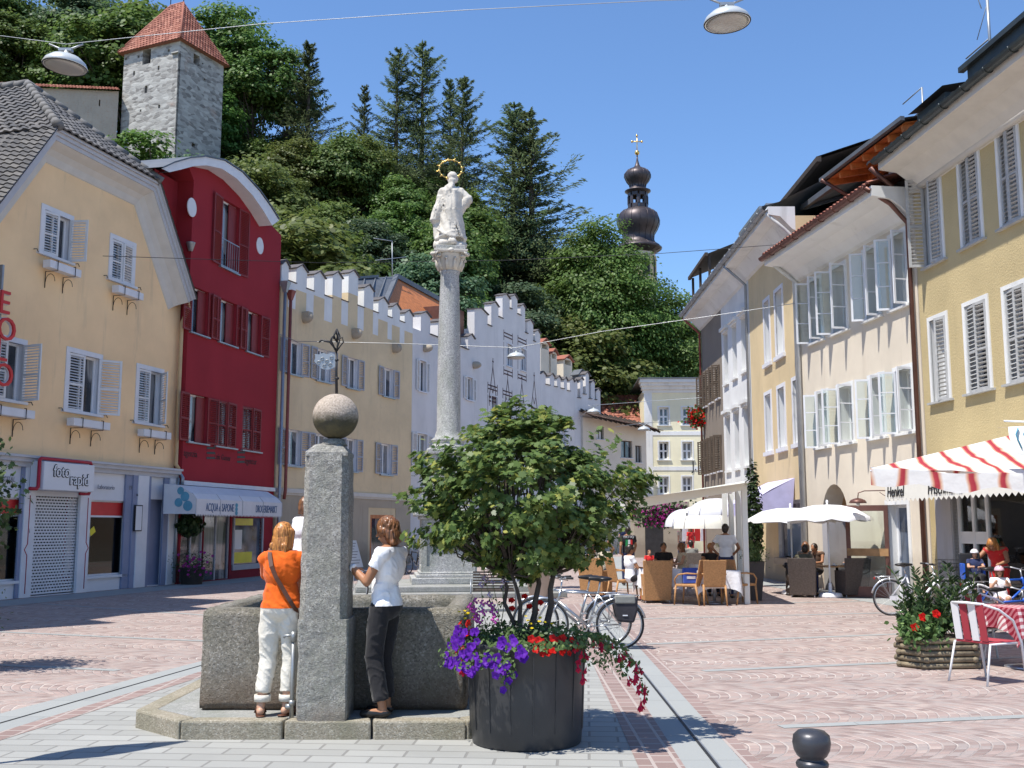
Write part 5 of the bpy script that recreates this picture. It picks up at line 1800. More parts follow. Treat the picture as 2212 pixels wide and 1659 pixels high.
for k,(px,py,Y,ci,wid,lab) in enumerate([
 (669,89,96,2,1.15,'conifer with a bare lower trunk standing beside the tall airy trees near the stone tower'),
 (788,182,97,2,.85,'small thin larch in the dip of the skyline'),
 (861,100,97,0,.95,'tall larch behind the statue, the shorter one of the highest pair'),
 (913,86,98,0,1.0,'tallest larch on the skyline, just above and beside the statue'),
 (973,167,99,2,.8,'slim larch half hidden beside the tallest pair'),
 (1001,166,96,1,.95,'larch with an even pyramid top standing above the halo of the statue'),
 (1112,217,95,0,1.15,'larch with a thin twin top, first of the pair nearer the onion tower'),
 (1143,238,94,1,1.25,'broad larch with long drooping branches reaching out towards the onion tower')]):
 put_tree(cons[ci],HC[ci],px,py,Y,lab,k * 1.3,'larches along the skyline',wid)
for k,(px,py,Y,wid,lab) in enumerate([
 (492,-15,99,.9,'tall airy tree with visible bare trunks directly beside the stone tower'),
 (560,52,97,1.0,'tall airy tree with forked trunks and sky showing below its crown'),
 (622,95,98,.8,'thin airy tree between the forked tree and the conifer')]):
 put_tree(airy,18,px,py,Y,lab,k * 2.1,'airy trees on the skyline',wid)
put_tree(big,26,1284,448,90,'light green feathery tree rising in front of the onion church tower',.5,wid=.9)
put_tree(big,26,1328,500,88,'light green tree covering the foot of the onion church tower',2.2,wid=.7)
put_tree(big,26,1440,605,92,'dark round tree just below the eaves of the church tower',1.1,wid=.9)
put_tree(protos[0],13,1375,640,97,'dark shady tree standing above the red tiled roof',3.0,wid=.85)
put_tree(protos[2],14,1500,690,104,'separate dark tree between the church roof and the sunny row',0.3,wid=.8)
put_tree(protos[3],15,1530,730,110,'tree peeping out beside the gutter of the brown house',0.9,wid=.9)
put_tree(protos[4],13,300,262,72,'bright green young tree in front of the foot of the stone tower',.7,wid=1.0)
put_tree(protos[4],13,350,322,74,'low bright bush under the corner of the stone tower',1.9,wid=1.2)
SKX = [-400,0,420,450,480,600,700,780,850,950,1050,1150,1230,1300,1350,1400,1450,1470,1495]
SKY = [-260,-180,-120,150,275,262,270,285,320,345,410,470,520,520,570,625,700,770,830]
rs = random.Random(11)
cells = []
for yy in np.arange(52,108,5.2):
 for xx in np.arange(-62,16,5.6):
  cells.append((xx + rs.uniform(-2,2) + (2.6 if int(yy / 5.2) % 2 else 0),yy + rs.uniform(-1.8,1.8)))
LM = [(-150,'far outside the castle wall'),(-40,'outside the castle wall'),(60,'behind the castle wall end'),(140,'behind the nearest bowl lamp'),(230,'behind the castle coping'),(330,'behind the tower roof'),(400,'behind the tower eaves'),(480,'beside the stone tower'),(560,'above the red barrel roof'),(640,'above the red and sand house join'),(720,'above the first sand battlements'),(800,'above the last sand battlements'),(880,'above the timber gable'),(940,'beside the column'),(1000,'behind the statue'),(1060,'above the copper dormer'),(1120,'above the stepped gable'),(1180,'above the first chimney'),(1240,'above the other chimneys'),(1300,'above the narrow battlements'),(1360,'above the red tiled roof'),(9999,'below the church tower')]
ROWN = ['lowest row','second row up','third row up','fourth row up','fifth row up','sixth row up','seventh row up','eighth row up','ninth row up','crest row']
LBS = set()
COLN = ['dark green','olive green','deep green','bluish green','fresh green']
for (x,y) in cells:
 b = hill(x,y)
 if b < 1.2:
  continue
 px = CX + x / (y * cP) * FPX
 if px < -330 or px > 1480 or (px > 1270 and y < 91):
  continue
 if (-33 < x < -22 and 76 < y < 92) or (x < -22 and 78 < y < 92):
  continue
 if x < -24 and y < 80:
  continue
 i = rs.choice([0,0,1,1,2,2,3,4])
 h = rs.uniform(8.5,13.5) if x > -25 else rs.uniform(12,17)
 if b < 8:
  h += 3
 py_lim = float(np.interp(px,SKX,SKY)) + rs.uniform(0,45)
 zl = P(px,py_lim,y).z
 h = min(h,zl - b)
 if h < 5:
  continue
 lb = COLN[i] + ' hillside tree, ' + ROWN[min(9,int((y - 50) / 5.2))] + ' ' + [l for q,l in LM if px < q][0]
 for alt in ('','smaller ','half hidden ','partly hidden '):
  if alt + lb not in LBS:
   break
 lb = alt + lb; LBS.add(lb)
 r_ = dup(protos[i],(x,y,b),rs.uniform(0,6.28),lb,'trees of the hillside wood')
 s = h / HB[i]; w = s * rs.uniform(.9,1.15)
 if h < 8: w *= 1.15
 r_.scale = (w,w,s)
for p_ in protos + [airy,big] + cons:
 if p_.name not in USED:
  for c_ in list(p_.children):
   bpy.data.objects.remove(c_)
  bpy.data.objects.remove(p_)
N = 16000
ux = rng.uniform(-70,22,N); uy = rng.uniform(50,118,N)
uz_ = np.array([hill(a_,b_) for a_,b_ in zip(ux,uy)])
k = uz_ > 1
pts = np.stack([ux,uy,uz_ + rng.uniform(0,1.3,N)],1)[k]
o = leaves('undergrowth',pts,rng.normal(size=pts.shape) * .6 + np.array([0,-.5,.9]),rng.uniform(.4,1.1,len(pts)),QUAD,'leaf_broad'); o['kind'] = 'stuff'
# castle tower and curtain wall
Yt = 84.0
cm = P(378,345,Yt)                       # near corner
tl = P(257,345,Yt + 2.6); tr_ = P(463,345,Yt + 5.2)
A_,B_,C_ = Vector((cm.x,cm.y,0)),Vector((tl.x,tl.y,0)),Vector((tr_.x,tr_.y,0))
e1 = (B_ - A_); e2 = (C_ - A_)
e2 = (e2 - e1.normalized() * e2.dot(e1.normalized()))     # make it square cornered
tw = thing('castle_tower','square rubble stone castle tower with a red pyramid roof on the hill','tower',(A_.x,A_.y,0),math.atan2(-e1.y,-e1.x))
L1,L2 = e1.length,e2.length
zt = P(378,86,Yt).z
zb = hill(A_.x,A_.y) - 4
mb = MB(); fT = Fac((B_.x,B_.y),(A_.x,A_.y))
def tz(x,y): return (x * .2907,y * .2907)
def hol(x0,y0,x1,y1):
 a_ = fT.uz(*tz(x0,y0)); b_ = fT.uz(*tz(x1,y1)); return (max(a_[0] - L1,-L1 + .1),b_[1],max(b_[0] - L1,-L1 + .3),min(a_[1],zt - .15))
h1 = [hol(1062,372,1118,468),hol(1076,640,1092,690),hol(1172,490,1184,520),hol(990,530,1002,560),hol(1050,1020,1085,1060),hol(1236,1085,1252,1108),
  hol(1175,780,1190,802),hol(1038,815,1050,830),hol(905,436,920,452),hol(1022,414,1036,430),hol(1246,368,1260,384)]
mb.wall([(-L1,zb),(0,zb),(0,zt),(-L1,zt)],h1,rec=.7,thick=1.0)
wl = mb.build('wall','tower_stone',tw)
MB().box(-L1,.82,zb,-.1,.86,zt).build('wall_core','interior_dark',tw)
f2t = Fac((A_.x,A_.y),(A_.x + e2.x,A_.y + e2.y))
def hol2(x0,y0,x1,y1):
 a_ = f2t.uz(*tz(x0,y0)); b_ = f2t.uz(*tz(x1,y1)); return (max(a_[0],.15),b_[1],min(max(b_[0],a_[0] + .2),L2 - .1),min(a_[1],zt - .2))
h2 = [hol2(1440,395,1482,495),hol2(1515,580,1528,600),hol2(1425,1060,1450,1100),hol2(1312,368,1324,384),hol2(1500,465,1512,482)]
mb = MB(); mb.wall([(.001,zb),(L2,zb),(L2,zt),(.001,zt)],h2,rec=.7,thick=.9)
o = mb.build('wall','tower_stone',tw); o.rotation_euler = (0,0,R(90)); o.location = (.002,0,0)
o2 = MB().box(-L1,L2 - .3,zb,0,L2,zt).build('wall','tower_stone',tw)
MB().box(-L1 - .002,1,zb,-L1 + .4,L2 - .3,zt).build('wall','tower_stone',tw)
ov = .38
cs = [(-L1 - ov,-ov),(ov,-ov),(ov,L2 + ov),(-L1 - ov,L2 + ov)]
zr0 = zt - .05
apx = P(345,12,Yt + 4).z
ra,rb = (-L1 * .62,L2 * .5,apx),(-L1 * .38,L2 * .5,apx)
q = MB()
roof_tiles(q,(*cs[0],zr0),(*cs[1],zr0),ra,rb,row=.36,col=.34,amp=.05)
roof_tiles(q,(*cs[1],zr0),(*cs[2],zr0),rb,(rb[0] + .01,rb[1] + .01,rb[2]),row=.36,col=.34,amp=.05)
q.add([(*cs[2],zr0),(*cs[3],zr0),ra,rb],[(0,1,2,3)]); q.add([(*cs[3],zr0),(*cs[0],zr0),ra],[(0,1,2)])
q.add([(*c_,zr0 - .03) for c_ in cs],[(0,1,2,3)])
q.add([(*cs[0],zr0 - .02),(*cs[1],zr0 - .02),rb,ra],[(0,1,2,3)]); q.add([(*cs[1],zr0 - .02),(*cs[2],zr0 - .02),rb],[(0,1,2)])
ro_ = q.build('roof','tile_red',tw)
q = MB(); q.tube([(*cs[1],zr0 + .08),rb],.09,6); q.tube([(*cs[0],zr0 + .08),ra],.09,6); q.tube([ra,rb],.1,6)
q.build('ridge_tiles','tile_red',ro_)
q = MB(); q.tube([ra,(ra[0],ra[1],ra[2] + 1.1)],.04,5); q.tube([rb,(rb[0],rb[1],rb[2] + 1.1)],.04,5); q.ell((ra[0],ra[1],ra[2] + .7),.13,n=8,k=6); q.ell((rb[0],rb[1],rb[2] + .7),.13,n=8,k=6)
q.build('finial','iron_black',ro_)
stucco('castle_wall_render',(.46,.40,.33),col2=(.42,.27,.2),bump=.03,bscale=10,stain=(.28,.25,.22),stain_amt=.5)
a_,b_ = P(-60,176,80),P(257,190,86)
cw = thing('castle_wall','rendered castle curtain wall with tiled coping beside the stone tower','wall',(a_.x,a_.y,0),math.atan2(b_.y - a_.y,b_.x - a_.x))
Lw = math.hypot(b_.x - a_.x,b_.y - a_.y)
fC = Fac((a_.x,a_.y),(b_.x,b_.y))
hs = []
for (x0,y0,x1,y1) in ((736,740,744,790),):
 p_,q_ = fC.uz(*tz(x0,y0)),fC.uz(*tz(x1,y1)); hs.append((p_[0],q_[1],q_[0],p_[1]))
mb = MB(); mb.wall([(0,20),(Lw,20),(Lw,b_.z - .3),(0,a_.z - .3)],hs,rec=.5,thick=.9); mb.build('wall','castle_wall_render',cw)
q = MB(); roof_tiles(q,(0,-.35,a_.z - .3),(Lw,-.35,b_.z - .3),(0,.45,a_.z + .2),(Lw,.45,b_.z + .2),row=.27,col=.26,amp=.04); q.build('coping','tile_red',cw)
# onion domed church tower
plain('copper_dark',(.075,.062,.065),.45,metal=.55,var=.2,scale=1.5)
plain('gold',(.75,.50,.16),.3,metal=.9,var=.05)
Yc = 150.0
cpx = 1383
def zc(py): return P(cpx,py,Yc).z
def rr(px_half): return px_half / FPX * Yc
ctr = P(cpx - 4,500,Yc)
ct = thing('church_tower','church tower with two dark onion domes, a lantern and a gilded cross','tower',(ctr.x,Yc,0),.35)
q = MB(); s8 = 1 / math.cos(math.pi / 8)
q.lathe([(rr(37),-2),(rr(37),zc(548))],8,sq=1,smooth=False)
q.build('wall','beige_stucco',ct)
for k in range(8):
 t_ = k * math.pi / 4
 q = MB(); q.M = Matrix.Rotation(t_,4,'Z')
 r0 = rr(37) * math.cos(math.pi / 8)
 q.box(r0 - .12,-.55,zc(600),r0 + .03,.55,zc(563)); q.ell((r0 - .05,0,zc(563)),(.1,.55,.7),n=12,k=8)
 w_ = q.build('window','interior_dark',ct)
 q = MB(); q.M = Matrix.Rotation(t_,4,'Z'); q.box(r0 - .1,-.95,zc(612),r0 + .12,-.6,zc(555)); q.box(r0 - .1,.6,zc(612),r0 + .12,.95,zc(555)); q.box(r0 - .1,-1.2,zc(612),r0 + .16,1.2,zc(609))
 q.build('surround','orange_stucco',w_)
prof = [(37,549),(39,545),(50,540),(52,537),(47,533),(38,527),(34,519),(35,508),(42,497),(47,485),(47.5,476),(43,464),(35,457),(27,453.5),(22,452)]
q = MB(); q.lathe([(rr(a_),zc(b_)) for a_,b_ in prof],32); d_ = q.build('dome','copper_dark',ct)
q = MB()
for k in range(8):
 q.M = Matrix.Rotation(k * math.pi / 4,4,'Z')
 rl = rr(21.5)
 q.box(rl * .84,-.42,zc(452),rl,.42,zc(443)); q.box(rl * .84,-.42,zc(425),rl,.42,zc(418))
 q.box(rl * .84,-.60,zc(443),rl,-.30,zc(425)); q.box(rl * .84,.30,zc(443),rl,.60,zc(425))
q.M = None
q.build('lantern','copper_dark',ct)
prof = [(21,419),(29,414.5),(29,413),(20,409),(17.5,405),(19,399),(25,392),(29.5,383),(29,376),(23,369),(14,365),(8,362),(4.5,355),(2.2,346),(1.3,334)]
q = MB(); q.lathe([(rr(a_),zc(b_)) for a_,b_ in prof],32); q.build('dome','copper_dark',ct)
for pr_ in ( [(39,545),(50,540),(47,533),(38,527),(34,519),(35,508),(42,497),(47,485),(47.5,476),(43,464),(35,457),(24,452.5)],[(17.5,405),(19,399),(25,392),(29.5,383),(29,376),(23,369),(14,365),(8,362)]):
 q = MB()
 for k in range(16):
  t_ = k * math.pi / 8
  q.tube([(rr(a_ + .25) * math.cos(t_),rr(a_ + .25) * math.sin(t_),zc(b_)) for a_,b_ in pr_],.045,4)
 q.build('dome_seams','copper_dark',ct)
q = MB(); q.ell((0,0,zc(330)),rr(5.6),n=16,k=10); q.build('ball','gold',ct)
q = MB(); q.M = Matrix.Rotation(-.35,4,'Z')
q.tube([(0,0,zc(330)),(0,0,zc(293))],.07,6); q.tube([(-rr(11),0,zc(306)),(rr(11),0,zc(306))],.07,6)
for p_ in ((0,0,zc(293)),(-rr(11),0,zc(306)),(rr(11),0,zc(306))): q.ell(p_,.18,n=8,k=6)
q.build('cross','gold',ct)
ap = P(1446,805,112)
ac = thing('church_choir','rounded church choir with a steep brown shingle roof among the trees','church',(ap.x,112,0),.2)
ra_ = 78 / FPX * 112
q = MB(); q.lathe([(ra_ * .88,-2),(ra_ * .88,ap.z)],10,smooth=False); q.build('wall','grey_stucco',ac)
q = MB(); q.lathe([(ra_ * 1.05,ap.z - .1),(ra_ * .6,ap.z + 2.4),(ra_ * .30,P(1446,730,112).z),(.1,P(1446,700,112).z)],10,smooth=False); q.build('roof','tile_brown',ac)
ch = thing('chapel_gable','pale chapel gable with a round arched opening above the street roofs','church',(P(1400,840,100).x,100,0),0)
q = MB(); zz1 = P(1400,812,100).z
ax0,ax1 = P(1387,840,100).x - ch.location.x,P(1420,840,100).x - ch.location.x
poly = [(ax0,0),(ax1,0),(ax1,zz1 - .4)] + [((ax0 + ax1) / 2 + (ax1 - ax0) / 2 * math.cos(t_),zz1 - .4 + .7 * math.sin(t_)) for t_ in np.linspace(0.2,2.94,8)] + [(ax0,zz1 - .4)]
hz = zz1 - 1.0
mb = MB(); mb.wall(poly,[((ax0 + ax1) / 2 - .35,hz - .9,(ax0 + ax1) / 2 + .35,hz + .3)],rec=.4,thick=1.2); mb.build('wall','beige_stucco',ch)
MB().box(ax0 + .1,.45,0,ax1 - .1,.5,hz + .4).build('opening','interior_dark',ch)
# fountain
granite('granite_rough',(.34,.31,.26),(.15,.14,.12),(.50,.47,.42),scale=80,bump=.028,stain=((.15,.09,.055),.22,.66))
granite('granite_pillar',(.42,.40,.36),(.20,.19,.18),(.60,.58,.54),scale=90,bump=.026,stain=((.26,.2,.15),.15,.45))
granite('granite_step',(.32,.32,.31),(.2,.2,.19),(.42,.42,.40),scale=170,bump=.003)
granite('granite_kerb',(.36,.32,.25),(.22,.19,.14),(.50,.46,.38),scale=90,bump=.012)
granite('granite_column',(.44,.44,.43),(.20,.20,.21),(.62,.62,.60),scale=60,bump=.003)
granite('granite_ball',(.40,.35,.29),(.22,.2,.17),(.55,.5,.44),scale=150,bump=.006)
t = NT('granite_ball_dark_base')
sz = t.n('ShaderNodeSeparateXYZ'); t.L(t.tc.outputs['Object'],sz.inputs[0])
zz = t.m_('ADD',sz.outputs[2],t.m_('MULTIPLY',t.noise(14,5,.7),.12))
f = t.ramp(zz,[(.01,1.0),(.09,0.0)])  # stone turns darker olive towards the bottom, with a noisy edge
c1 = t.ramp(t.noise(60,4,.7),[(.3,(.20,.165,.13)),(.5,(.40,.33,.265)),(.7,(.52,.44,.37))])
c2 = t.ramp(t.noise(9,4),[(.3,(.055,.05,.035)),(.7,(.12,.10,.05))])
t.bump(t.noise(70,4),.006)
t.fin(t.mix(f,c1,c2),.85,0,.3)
t = NT('water')
t.bump(t.noise(9,3),.01,.5)
t.fin((.03,.05,.045),.04,0,.6)
plain('galvanised',(.35,.36,.36),.4,metal=.7,var=.15)
fo = thing('fountain','square granite fountain basin on a stone step in the middle of the square','fountain',(-1.52,10.29,0))
def loc(p): return (p[0] + 1.5,p[1] - 9.9)
sv = [(-3.20,9.0),(-2.66,8.47),(-.34,8.47),(.20,9.0),(.20,11.0),(-.34,11.5),(-2.66,11.5),(-3.20,11.0)]
inn_ = [(-3.02,9.05),(-2.58,8.64),(-.42,8.64),(.02,9.05),(.02,10.95),(-.42,11.33),(-2.58,11.33),(-3.02,10.95)]
q = MB(); q.prism([loc(p) for p in inn_],-.02,.148); q.build('step','granite_step',fo)
segs = [(0,1,0,1),(1,2,0,.36),(1,2,.36,.67),(1,2,.67,1),(2,3,0,1),(3,4,0,1),(4,5,0,1),(5,6,0,1),(6,7,0,1),(7,0,0,1)]
for k,(i,j,t0,t1) in enumerate(segs):
 a,b,c,d = Vector(loc(sv[i])),Vector(loc(sv[j])),Vector(loc(inn_[j])),Vector(loc(inn_[i]))
 p = [a.lerp(b,t0 + .004),a.lerp(b,t1 - .004),d.lerp(c,t1 - .004),d.lerp(c,t0 + .004)]
 q = MB(); q.prism([tuple(x) for x in p],-.02,.152); q.build('kerb_stone','granite_kerb',fo,bevel=.018)
def rough_block(mb,x0,y0,z0,x1,y1,z1,n,amp,seed):
 """box face grid with worn surfaces"""
 import bmesh
 bm = bmesh.new()
 bmesh.ops.create_cube(bm,size=1)
 bmesh.ops.scale(bm,vec=(x1 - x0,y1 - y0,z1 - z0),verts=bm.verts)
 bmesh.ops.translate(bm,vec=((x0 + x1) / 2,(y0 + y1) / 2,(z0 + z1) / 2),verts=bm.verts)
 bmesh.ops.bevel(bm,geom=list(bm.edges),offset=.022,segments=2,affect='EDGES')
 for k in range(n):
  L = [e for e in bm.edges if e.calc_length() > .09]
  if not L: break
  bmesh.ops.subdivide_edges(bm,edges=L,cuts=1,use_grid_fill=True)
 for v in bm.verts:
  v.co += Vector((noise.noise(v.co * 5 + Vector((seed,0,0))),noise.noise(v.co * 5 + Vector((0,seed,0))),noise.noise(v.co * 5 + Vector((0,0,seed))))) * amp + \
   Vector((noise.noise(v.co * 16),noise.noise(v.co * 16 + Vector((9,0,0))),noise.noise(v.co * 16 + Vector((0,9,0))))) * amp * .5
 mb.add([tuple(v.co) for v in bm.verts],[tuple(v.index for v in f.verts) for f in bm.faces],True)
 bm.free()
x0,x1,y0,y1 = -1.15,1.13,-.92,1.06
q = MB()
for (a,b,c,d,s) in ((x0,y0,x1,y0 + .2,1),(x0,y1 - .2,x1,y1,2),(x0,y0 + .17,x0 + .2,y1 - .17,3),(x1 - .2,y0 + .17,x1,y1 - .17,4)):
 rough_block(q,a,b,.145,c,d,1.0,5,.010,s)
q.build('basin','granite_rough',fo)
MB().box(x0 + .15,y0 + .15,.2,x1 - .15,y1 - .15,.86).build('water','water',fo)
pi = MB()
px_,py_ = -.02,-1.22
pi.M = Matrix.Translation((px_,py_,0))
import bmesh
def pillar_block(w0,w1,z0,z1,ch,seed,dx=0):
 P0 = [(-w0 + ch,-w0),(w0 - ch,-w0),(w0,-w0 + ch),(w0,w0 - ch),(w0 - ch,w0),(-w0 + ch,w0),(-w0,w0 - ch),(-w0,-w0 + ch)]
 n = max(3,int((z1 - z0) / .05)); vs,fs = [],[]
 P0f = []
 for i in range(8):
  a,b = Vector(P0[i]),Vector(P0[(i + 1) % 8]); k = max(1,int((b - a).length / .05))
  for j in range(k): P0f.append(a.lerp(b,j / k))
 m_ = len(P0f)
 for k in range(n + 1):
  t_ = k / n; z = z0 + (z1 - z0) * t_; s = (w0 + (w1 - w0) * t_) / w0
  if k in (0,n): s *= .985
  for p in P0f:
   v = Vector((p.x * s + dx,p.y * s,z))
   nn = noise.noise(v * 7 + Vector((seed,0,0))) * .008 + noise.noise(v * 22) * .004
   vs.append((v.x * (1 + nn / w0),v.y * (1 + nn / w0),z))
 for k in range(n):
  for i in range(m_):
   j = (i + 1) % m_
   fs.append((k * m_ + i,k * m_ + j,(k + 1) * m_ + j,(k + 1) * m_ + i))
 fs.append(tuple(range(n * m_,(n + 1) * m_)))
 pi.add(vs,fs,False)
pillar_block(.205,.205,.145,.95,.015,1)
pillar_block(.200,.182,.93,2.30,.055,2,-.012)
pi.M = pi.M @ Matrix.Translation((-.01,0,0))
pi.lathe([(.25,2.29),(.25,2.32),(.17,2.38),(.13,2.395)],4,sq=1,smooth=False)
pi.build('pillar','granite_pillar',fo)
zb_ = 2.635
q = MB(); q.ell((0,0,0),.195,n=48,k=32); bo = q.build('ball','granite_ball_dark_base',fo); bo.location = (px_ + .03,py_,zb_)
q = MB(); q.lathe([(.12,2.385),(.10,2.41),(.09,2.44)],16,c=(px_ + .02,py_,0)); q.build('ball_seat','granite_pillar',fo)
va = MB(); cx,cy = px_ + .035,py_
zt = P(713,708,9.1).z
va.tube([(cx,cy,zb_ + .18),(cx - .012,cy,zt - .22)],[.013,.010],8)
va.ell((cx,cy,zb_ + .33),(.02,.02,.015),n=8,k=5); va.ell((cx - .006,cy,zb_ + .49),(.018,.018,.012),n=8,k=5)
for k in range(5):
 t_ = k * 2 * math.pi / 5 + .3; c_,s_ = math.cos(t_),math.sin(t_)
 va.tube([(cx - .012,cy,zt - .22),(cx - .012 + .03 * c_,cy + .03 * s_,zt - .17),(cx - .012 + .06 * c_,cy + .06 * s_,zt - .13),(cx - .012 + .05 * c_,cy + .05 * s_,zt - .09),(cx - .012 + .02 * c_,cy + .02 * s_,zt - .10)],.006,5)
 va.tube([(cx - .012,cy,zt - .13),(cx - .012 + .03 * c_,cy + .03 * s_,zt - .08),(cx - .012 + .008 * c_,cy + .008 * s_,zt - .03)],.006,5)
va.ell((cx - .012,cy,zt - .04),(.012,.012,.03),n=8,k=5)
va.tube([(cx - .012,cy,zt - .20),(cx - .07,cy,zt - .13),(cx - .14,cy,zt - .115),(cx - .165,cy,zt - .135)],[.008,.011,.010,.006],6)
vo = va.build('finial_rod','iron_black',fo)
q = MB(); fl_ = [(-.01,-.25),(-.03,-.235),(-.06,-.225),(-.09,-.24),(-.12,-.225),(-.16,-.24),(-.195,-.235),(-.19,-.27),(-.20,-.30),(-.17,-.33),(-.14,-.36),(-.10,-.375),(-.06,-.37),(-.03,-.355),(-.01,-.35)]
q.xprism([(cx + a,zt + b) for a,b in fl_],cy - .004,cy + .004); q.build('vane_flag','zinc',vo)
q = MB()
for (a,b) in ((-.05,-.27),(-.09,-.30),(-.13,-.28),(-.16,-.31),(-.11,-.34),(-.06,-.33)):
 pts = [(cx + a + .014 * math.cos(t_),cy - .008,zt + b + .014 * math.sin(t_)) for t_ in np.linspace(0,5.4,8)]
 q.tube(pts,.004,4)
q.build('vane_ornament','galvanised',vo)
q = MB(); tx = -.285; ty = -1.29
q.tube([(tx,ty,.14),(tx,ty,.80)],.018,10); q.tube([(tx,ty,.25),(tx,ty,.29)],.026,10); q.tube([(tx,ty,.76),(tx,ty,.84)],.025,10)
q.tube([(tx,ty,.81),(tx - .07,ty,.81),(tx - .08,ty,.79)],.011,6); q.tube([(tx - .05,ty,.24),(tx,ty,.24)],.022,8)
q.build('water_pipe','galvanised',fo)
# column with the statue
def mz(py): return P(970,py,28.3).z
mx = P(970,800,28.3).x
mo = thing('column_monument','granite column monument with stone pedestal behind the fountain','monument',(mx,28.3,0),R(7))
mo.scale = (1.066,1.066,1)
plain('statue_stone',(.60,.56,.49),.85,var=.14,scale=3,bump=.006,bscale=30)
q = MB()
q.box(-2.6,-2.2,0,2.6,2.2,.12); q.box(-2.2,-1.8,.12,2.2,1.8,.26)
q.build('steps','granite_step',mo,bevel=.02)
q = MB()
for (h,z0_,z1_) in ((.98,.26,.42),(.86,.42,.50),(.78,.50,.56)):
 q.box(-h * .92,-h * .92,z0_,h * .92,h * .92,z1_)
q.build('pedestal_base','granite_column',mo,bevel=.02)
q = MB(); w = .63; z0_,z1_ = .56,mz(1122)
q.box(-w,-w,z0_,w,w,z1_)
q.build('pedestal','granite_column',mo,bevel=.01)
q = MB(); fr = .09
for (a,b,c,d) in ((-w,z0_,-w + fr,z1_),(w - fr,z0_,w,z1_),(-w + fr,z0_,w - fr,z0_ + fr + .05),(-w + fr,z1_ - fr - .12,w - fr,z1_)):
 q.box(a,-w - .04,b,c,-w - .002,d); q.box(-w - .04,a,b,-w - .002,c,d); q.box(w + .002,a,b,w + .04,c,d)
q.build('pedestal_frame','granite_column',mo)
q = MB(); zt_ = z1_
for (h,a,b) in ((.72,0,.08),(.84,.08,.20),(.78,.20,.26),(.62,.26,.40),(.50,.40,mz(972) - zt_ - .15),(.56,mz(972) - zt_ - .15,mz(972) - zt_)):
 q.box(-h,-h,zt_ + a,h,h,zt_ + b)
q.build('pedestal_cap','granite_column',mo,bevel=.03)
pr = [(.50,mz(972)),(.50,mz(966)),(.44,mz(963)),(.40,mz(958)),(.45,mz(953)),(.45,mz(950)),(.36,mz(945)),(.345,mz(938)),(.31,mz(930)),(.305,mz(820)),(.29,mz(720)),(.265,mz(640)),(.245,mz(596)),(.25,mz(594)),(.27,mz(591)),(.27,mz(588)),(.25,mz(586))]
q = MB(); q.lathe([(r_ * .96,z) for r_,z in pr],40); q.build('column','granite_column',mo)
ca = MB()
ca.lathe([(.25,mz(588)),(.29,mz(578)),(.33,mz(566)),(.38,mz(556)),(.40,mz(552))],24)
ca.lathe([(.57,mz(552)),(.60,mz(549)),(.60,mz(546))],4,sq=1,smooth=False)
for (sx,sy) in ((-1,-1),(1,-1),(1,1),(-1,1)):
 c_ = Vector((sx * .33,sy * .33,mz(558)))
 d_ = Vector((sx,sy,0)).normalized()
 pts = [c_ + d_ * (.11 - .012 * i) * math.cos(i * .75) + Vector((0,0,(.11 - .012 * i) * math.sin(i * .75))) for i in range(9)]
 ca.tube(pts,.032,6)
 for s in (-1,1):
  e_ = Vector((-d_.y,d_.x,0)) * s * .05
  ca.tube([p + e_ for p in pts],.02,5)
for k in range(10):
 t_ = k * math.pi / 5
 ca.tube([(.27 * math.cos(t_),.27 * math.sin(t_),mz(585)),(.34 * math.cos(t_),.34 * math.sin(t_),mz(572)),(.37 * math.cos(t_),.37 * math.sin(t_),mz(563)),(.40 * math.cos(t_),.40 * math.sin(t_),mz(566))],[.05,.045,.035,.02],6)
for t_ in (0,math.pi / 2,math.pi,-math.pi / 2):
 ca.ell((.44 * math.cos(t_),.44 * math.sin(t_),mz(549)),(.07,.07,.06),n=8,k=6)
ca.build('capital','statue_stone',mo)
q = MB(); q.box(-.37,-.37,mz(546),.37,.37,mz(537)); q.build('plinth','granite_column',mo,bevel=.015)
def remesh(mb,voxel,smooth=3,disp=None,cuts=None):
 """one continuous skin round overlapping forms"""
 me = bpy.data.meshes.new('form')
 me.from_pydata(mb.v,[],mb.f)
 ob = bpy.data.objects.new('form',me)
 sc.collection.objects.link(ob)
 m1 = ob.modifiers.new('r','REMESH'); m1.mode = 'VOXEL'; m1.voxel_size = voxel
 if smooth:
  m2 = ob.modifiers.new('s','SMOOTH'); m2.iterations = smooth; m2.factor = .5
 dg = bpy.context.evaluated_depsgraph_get()
 res = bpy.data.meshes.new_from_object(ob.evaluated_get(dg))
 bpy.data.objects.remove(ob); bpy.data.meshes.remove(me)
 if disp is not None:
  for v in res.vertices:
   v.co = v.co + v.normal * disp(v.co)
 if cuts:
  bm = bmesh.new(); bm.from_mesh(res)
  for co,no in cuts:
   geom = bm.verts[:] + bm.edges[:] + bm.faces[:]
   bmesh.ops.bisect_plane(bm,geom=geom,plane_co=co,plane_no=no,clear_outer=True)
  bm.to_mesh(res); bm.free()
 res.polygons.foreach_set('use_smooth',[True] * len(res.polygons))
 return res
st = MB()
H0 = mz(540)
hd = mz(385)     # head centre
u = (hd - H0)
def sv_(x,y,t): return Vector((x,y,H0 + u * t))
for k in range(9):
 t_ = k * 2 * math.pi / 9
 st.ell((.27 * math.cos(t_),.24 * math.sin(t_),H0 + .13 + .05 * math.sin(k * 2.1)),(.14,.13,.12),n=10,k=7)
st.ell((0,0,H0 + .14),(.3,.27,.14)); st.ell((.30,-.05,H0 + .30),(.10,.1,.12),n=10,k=7); st.ell((-.22,-.1,H0 + .28),(.13,.12,.09),n=10,k=7)
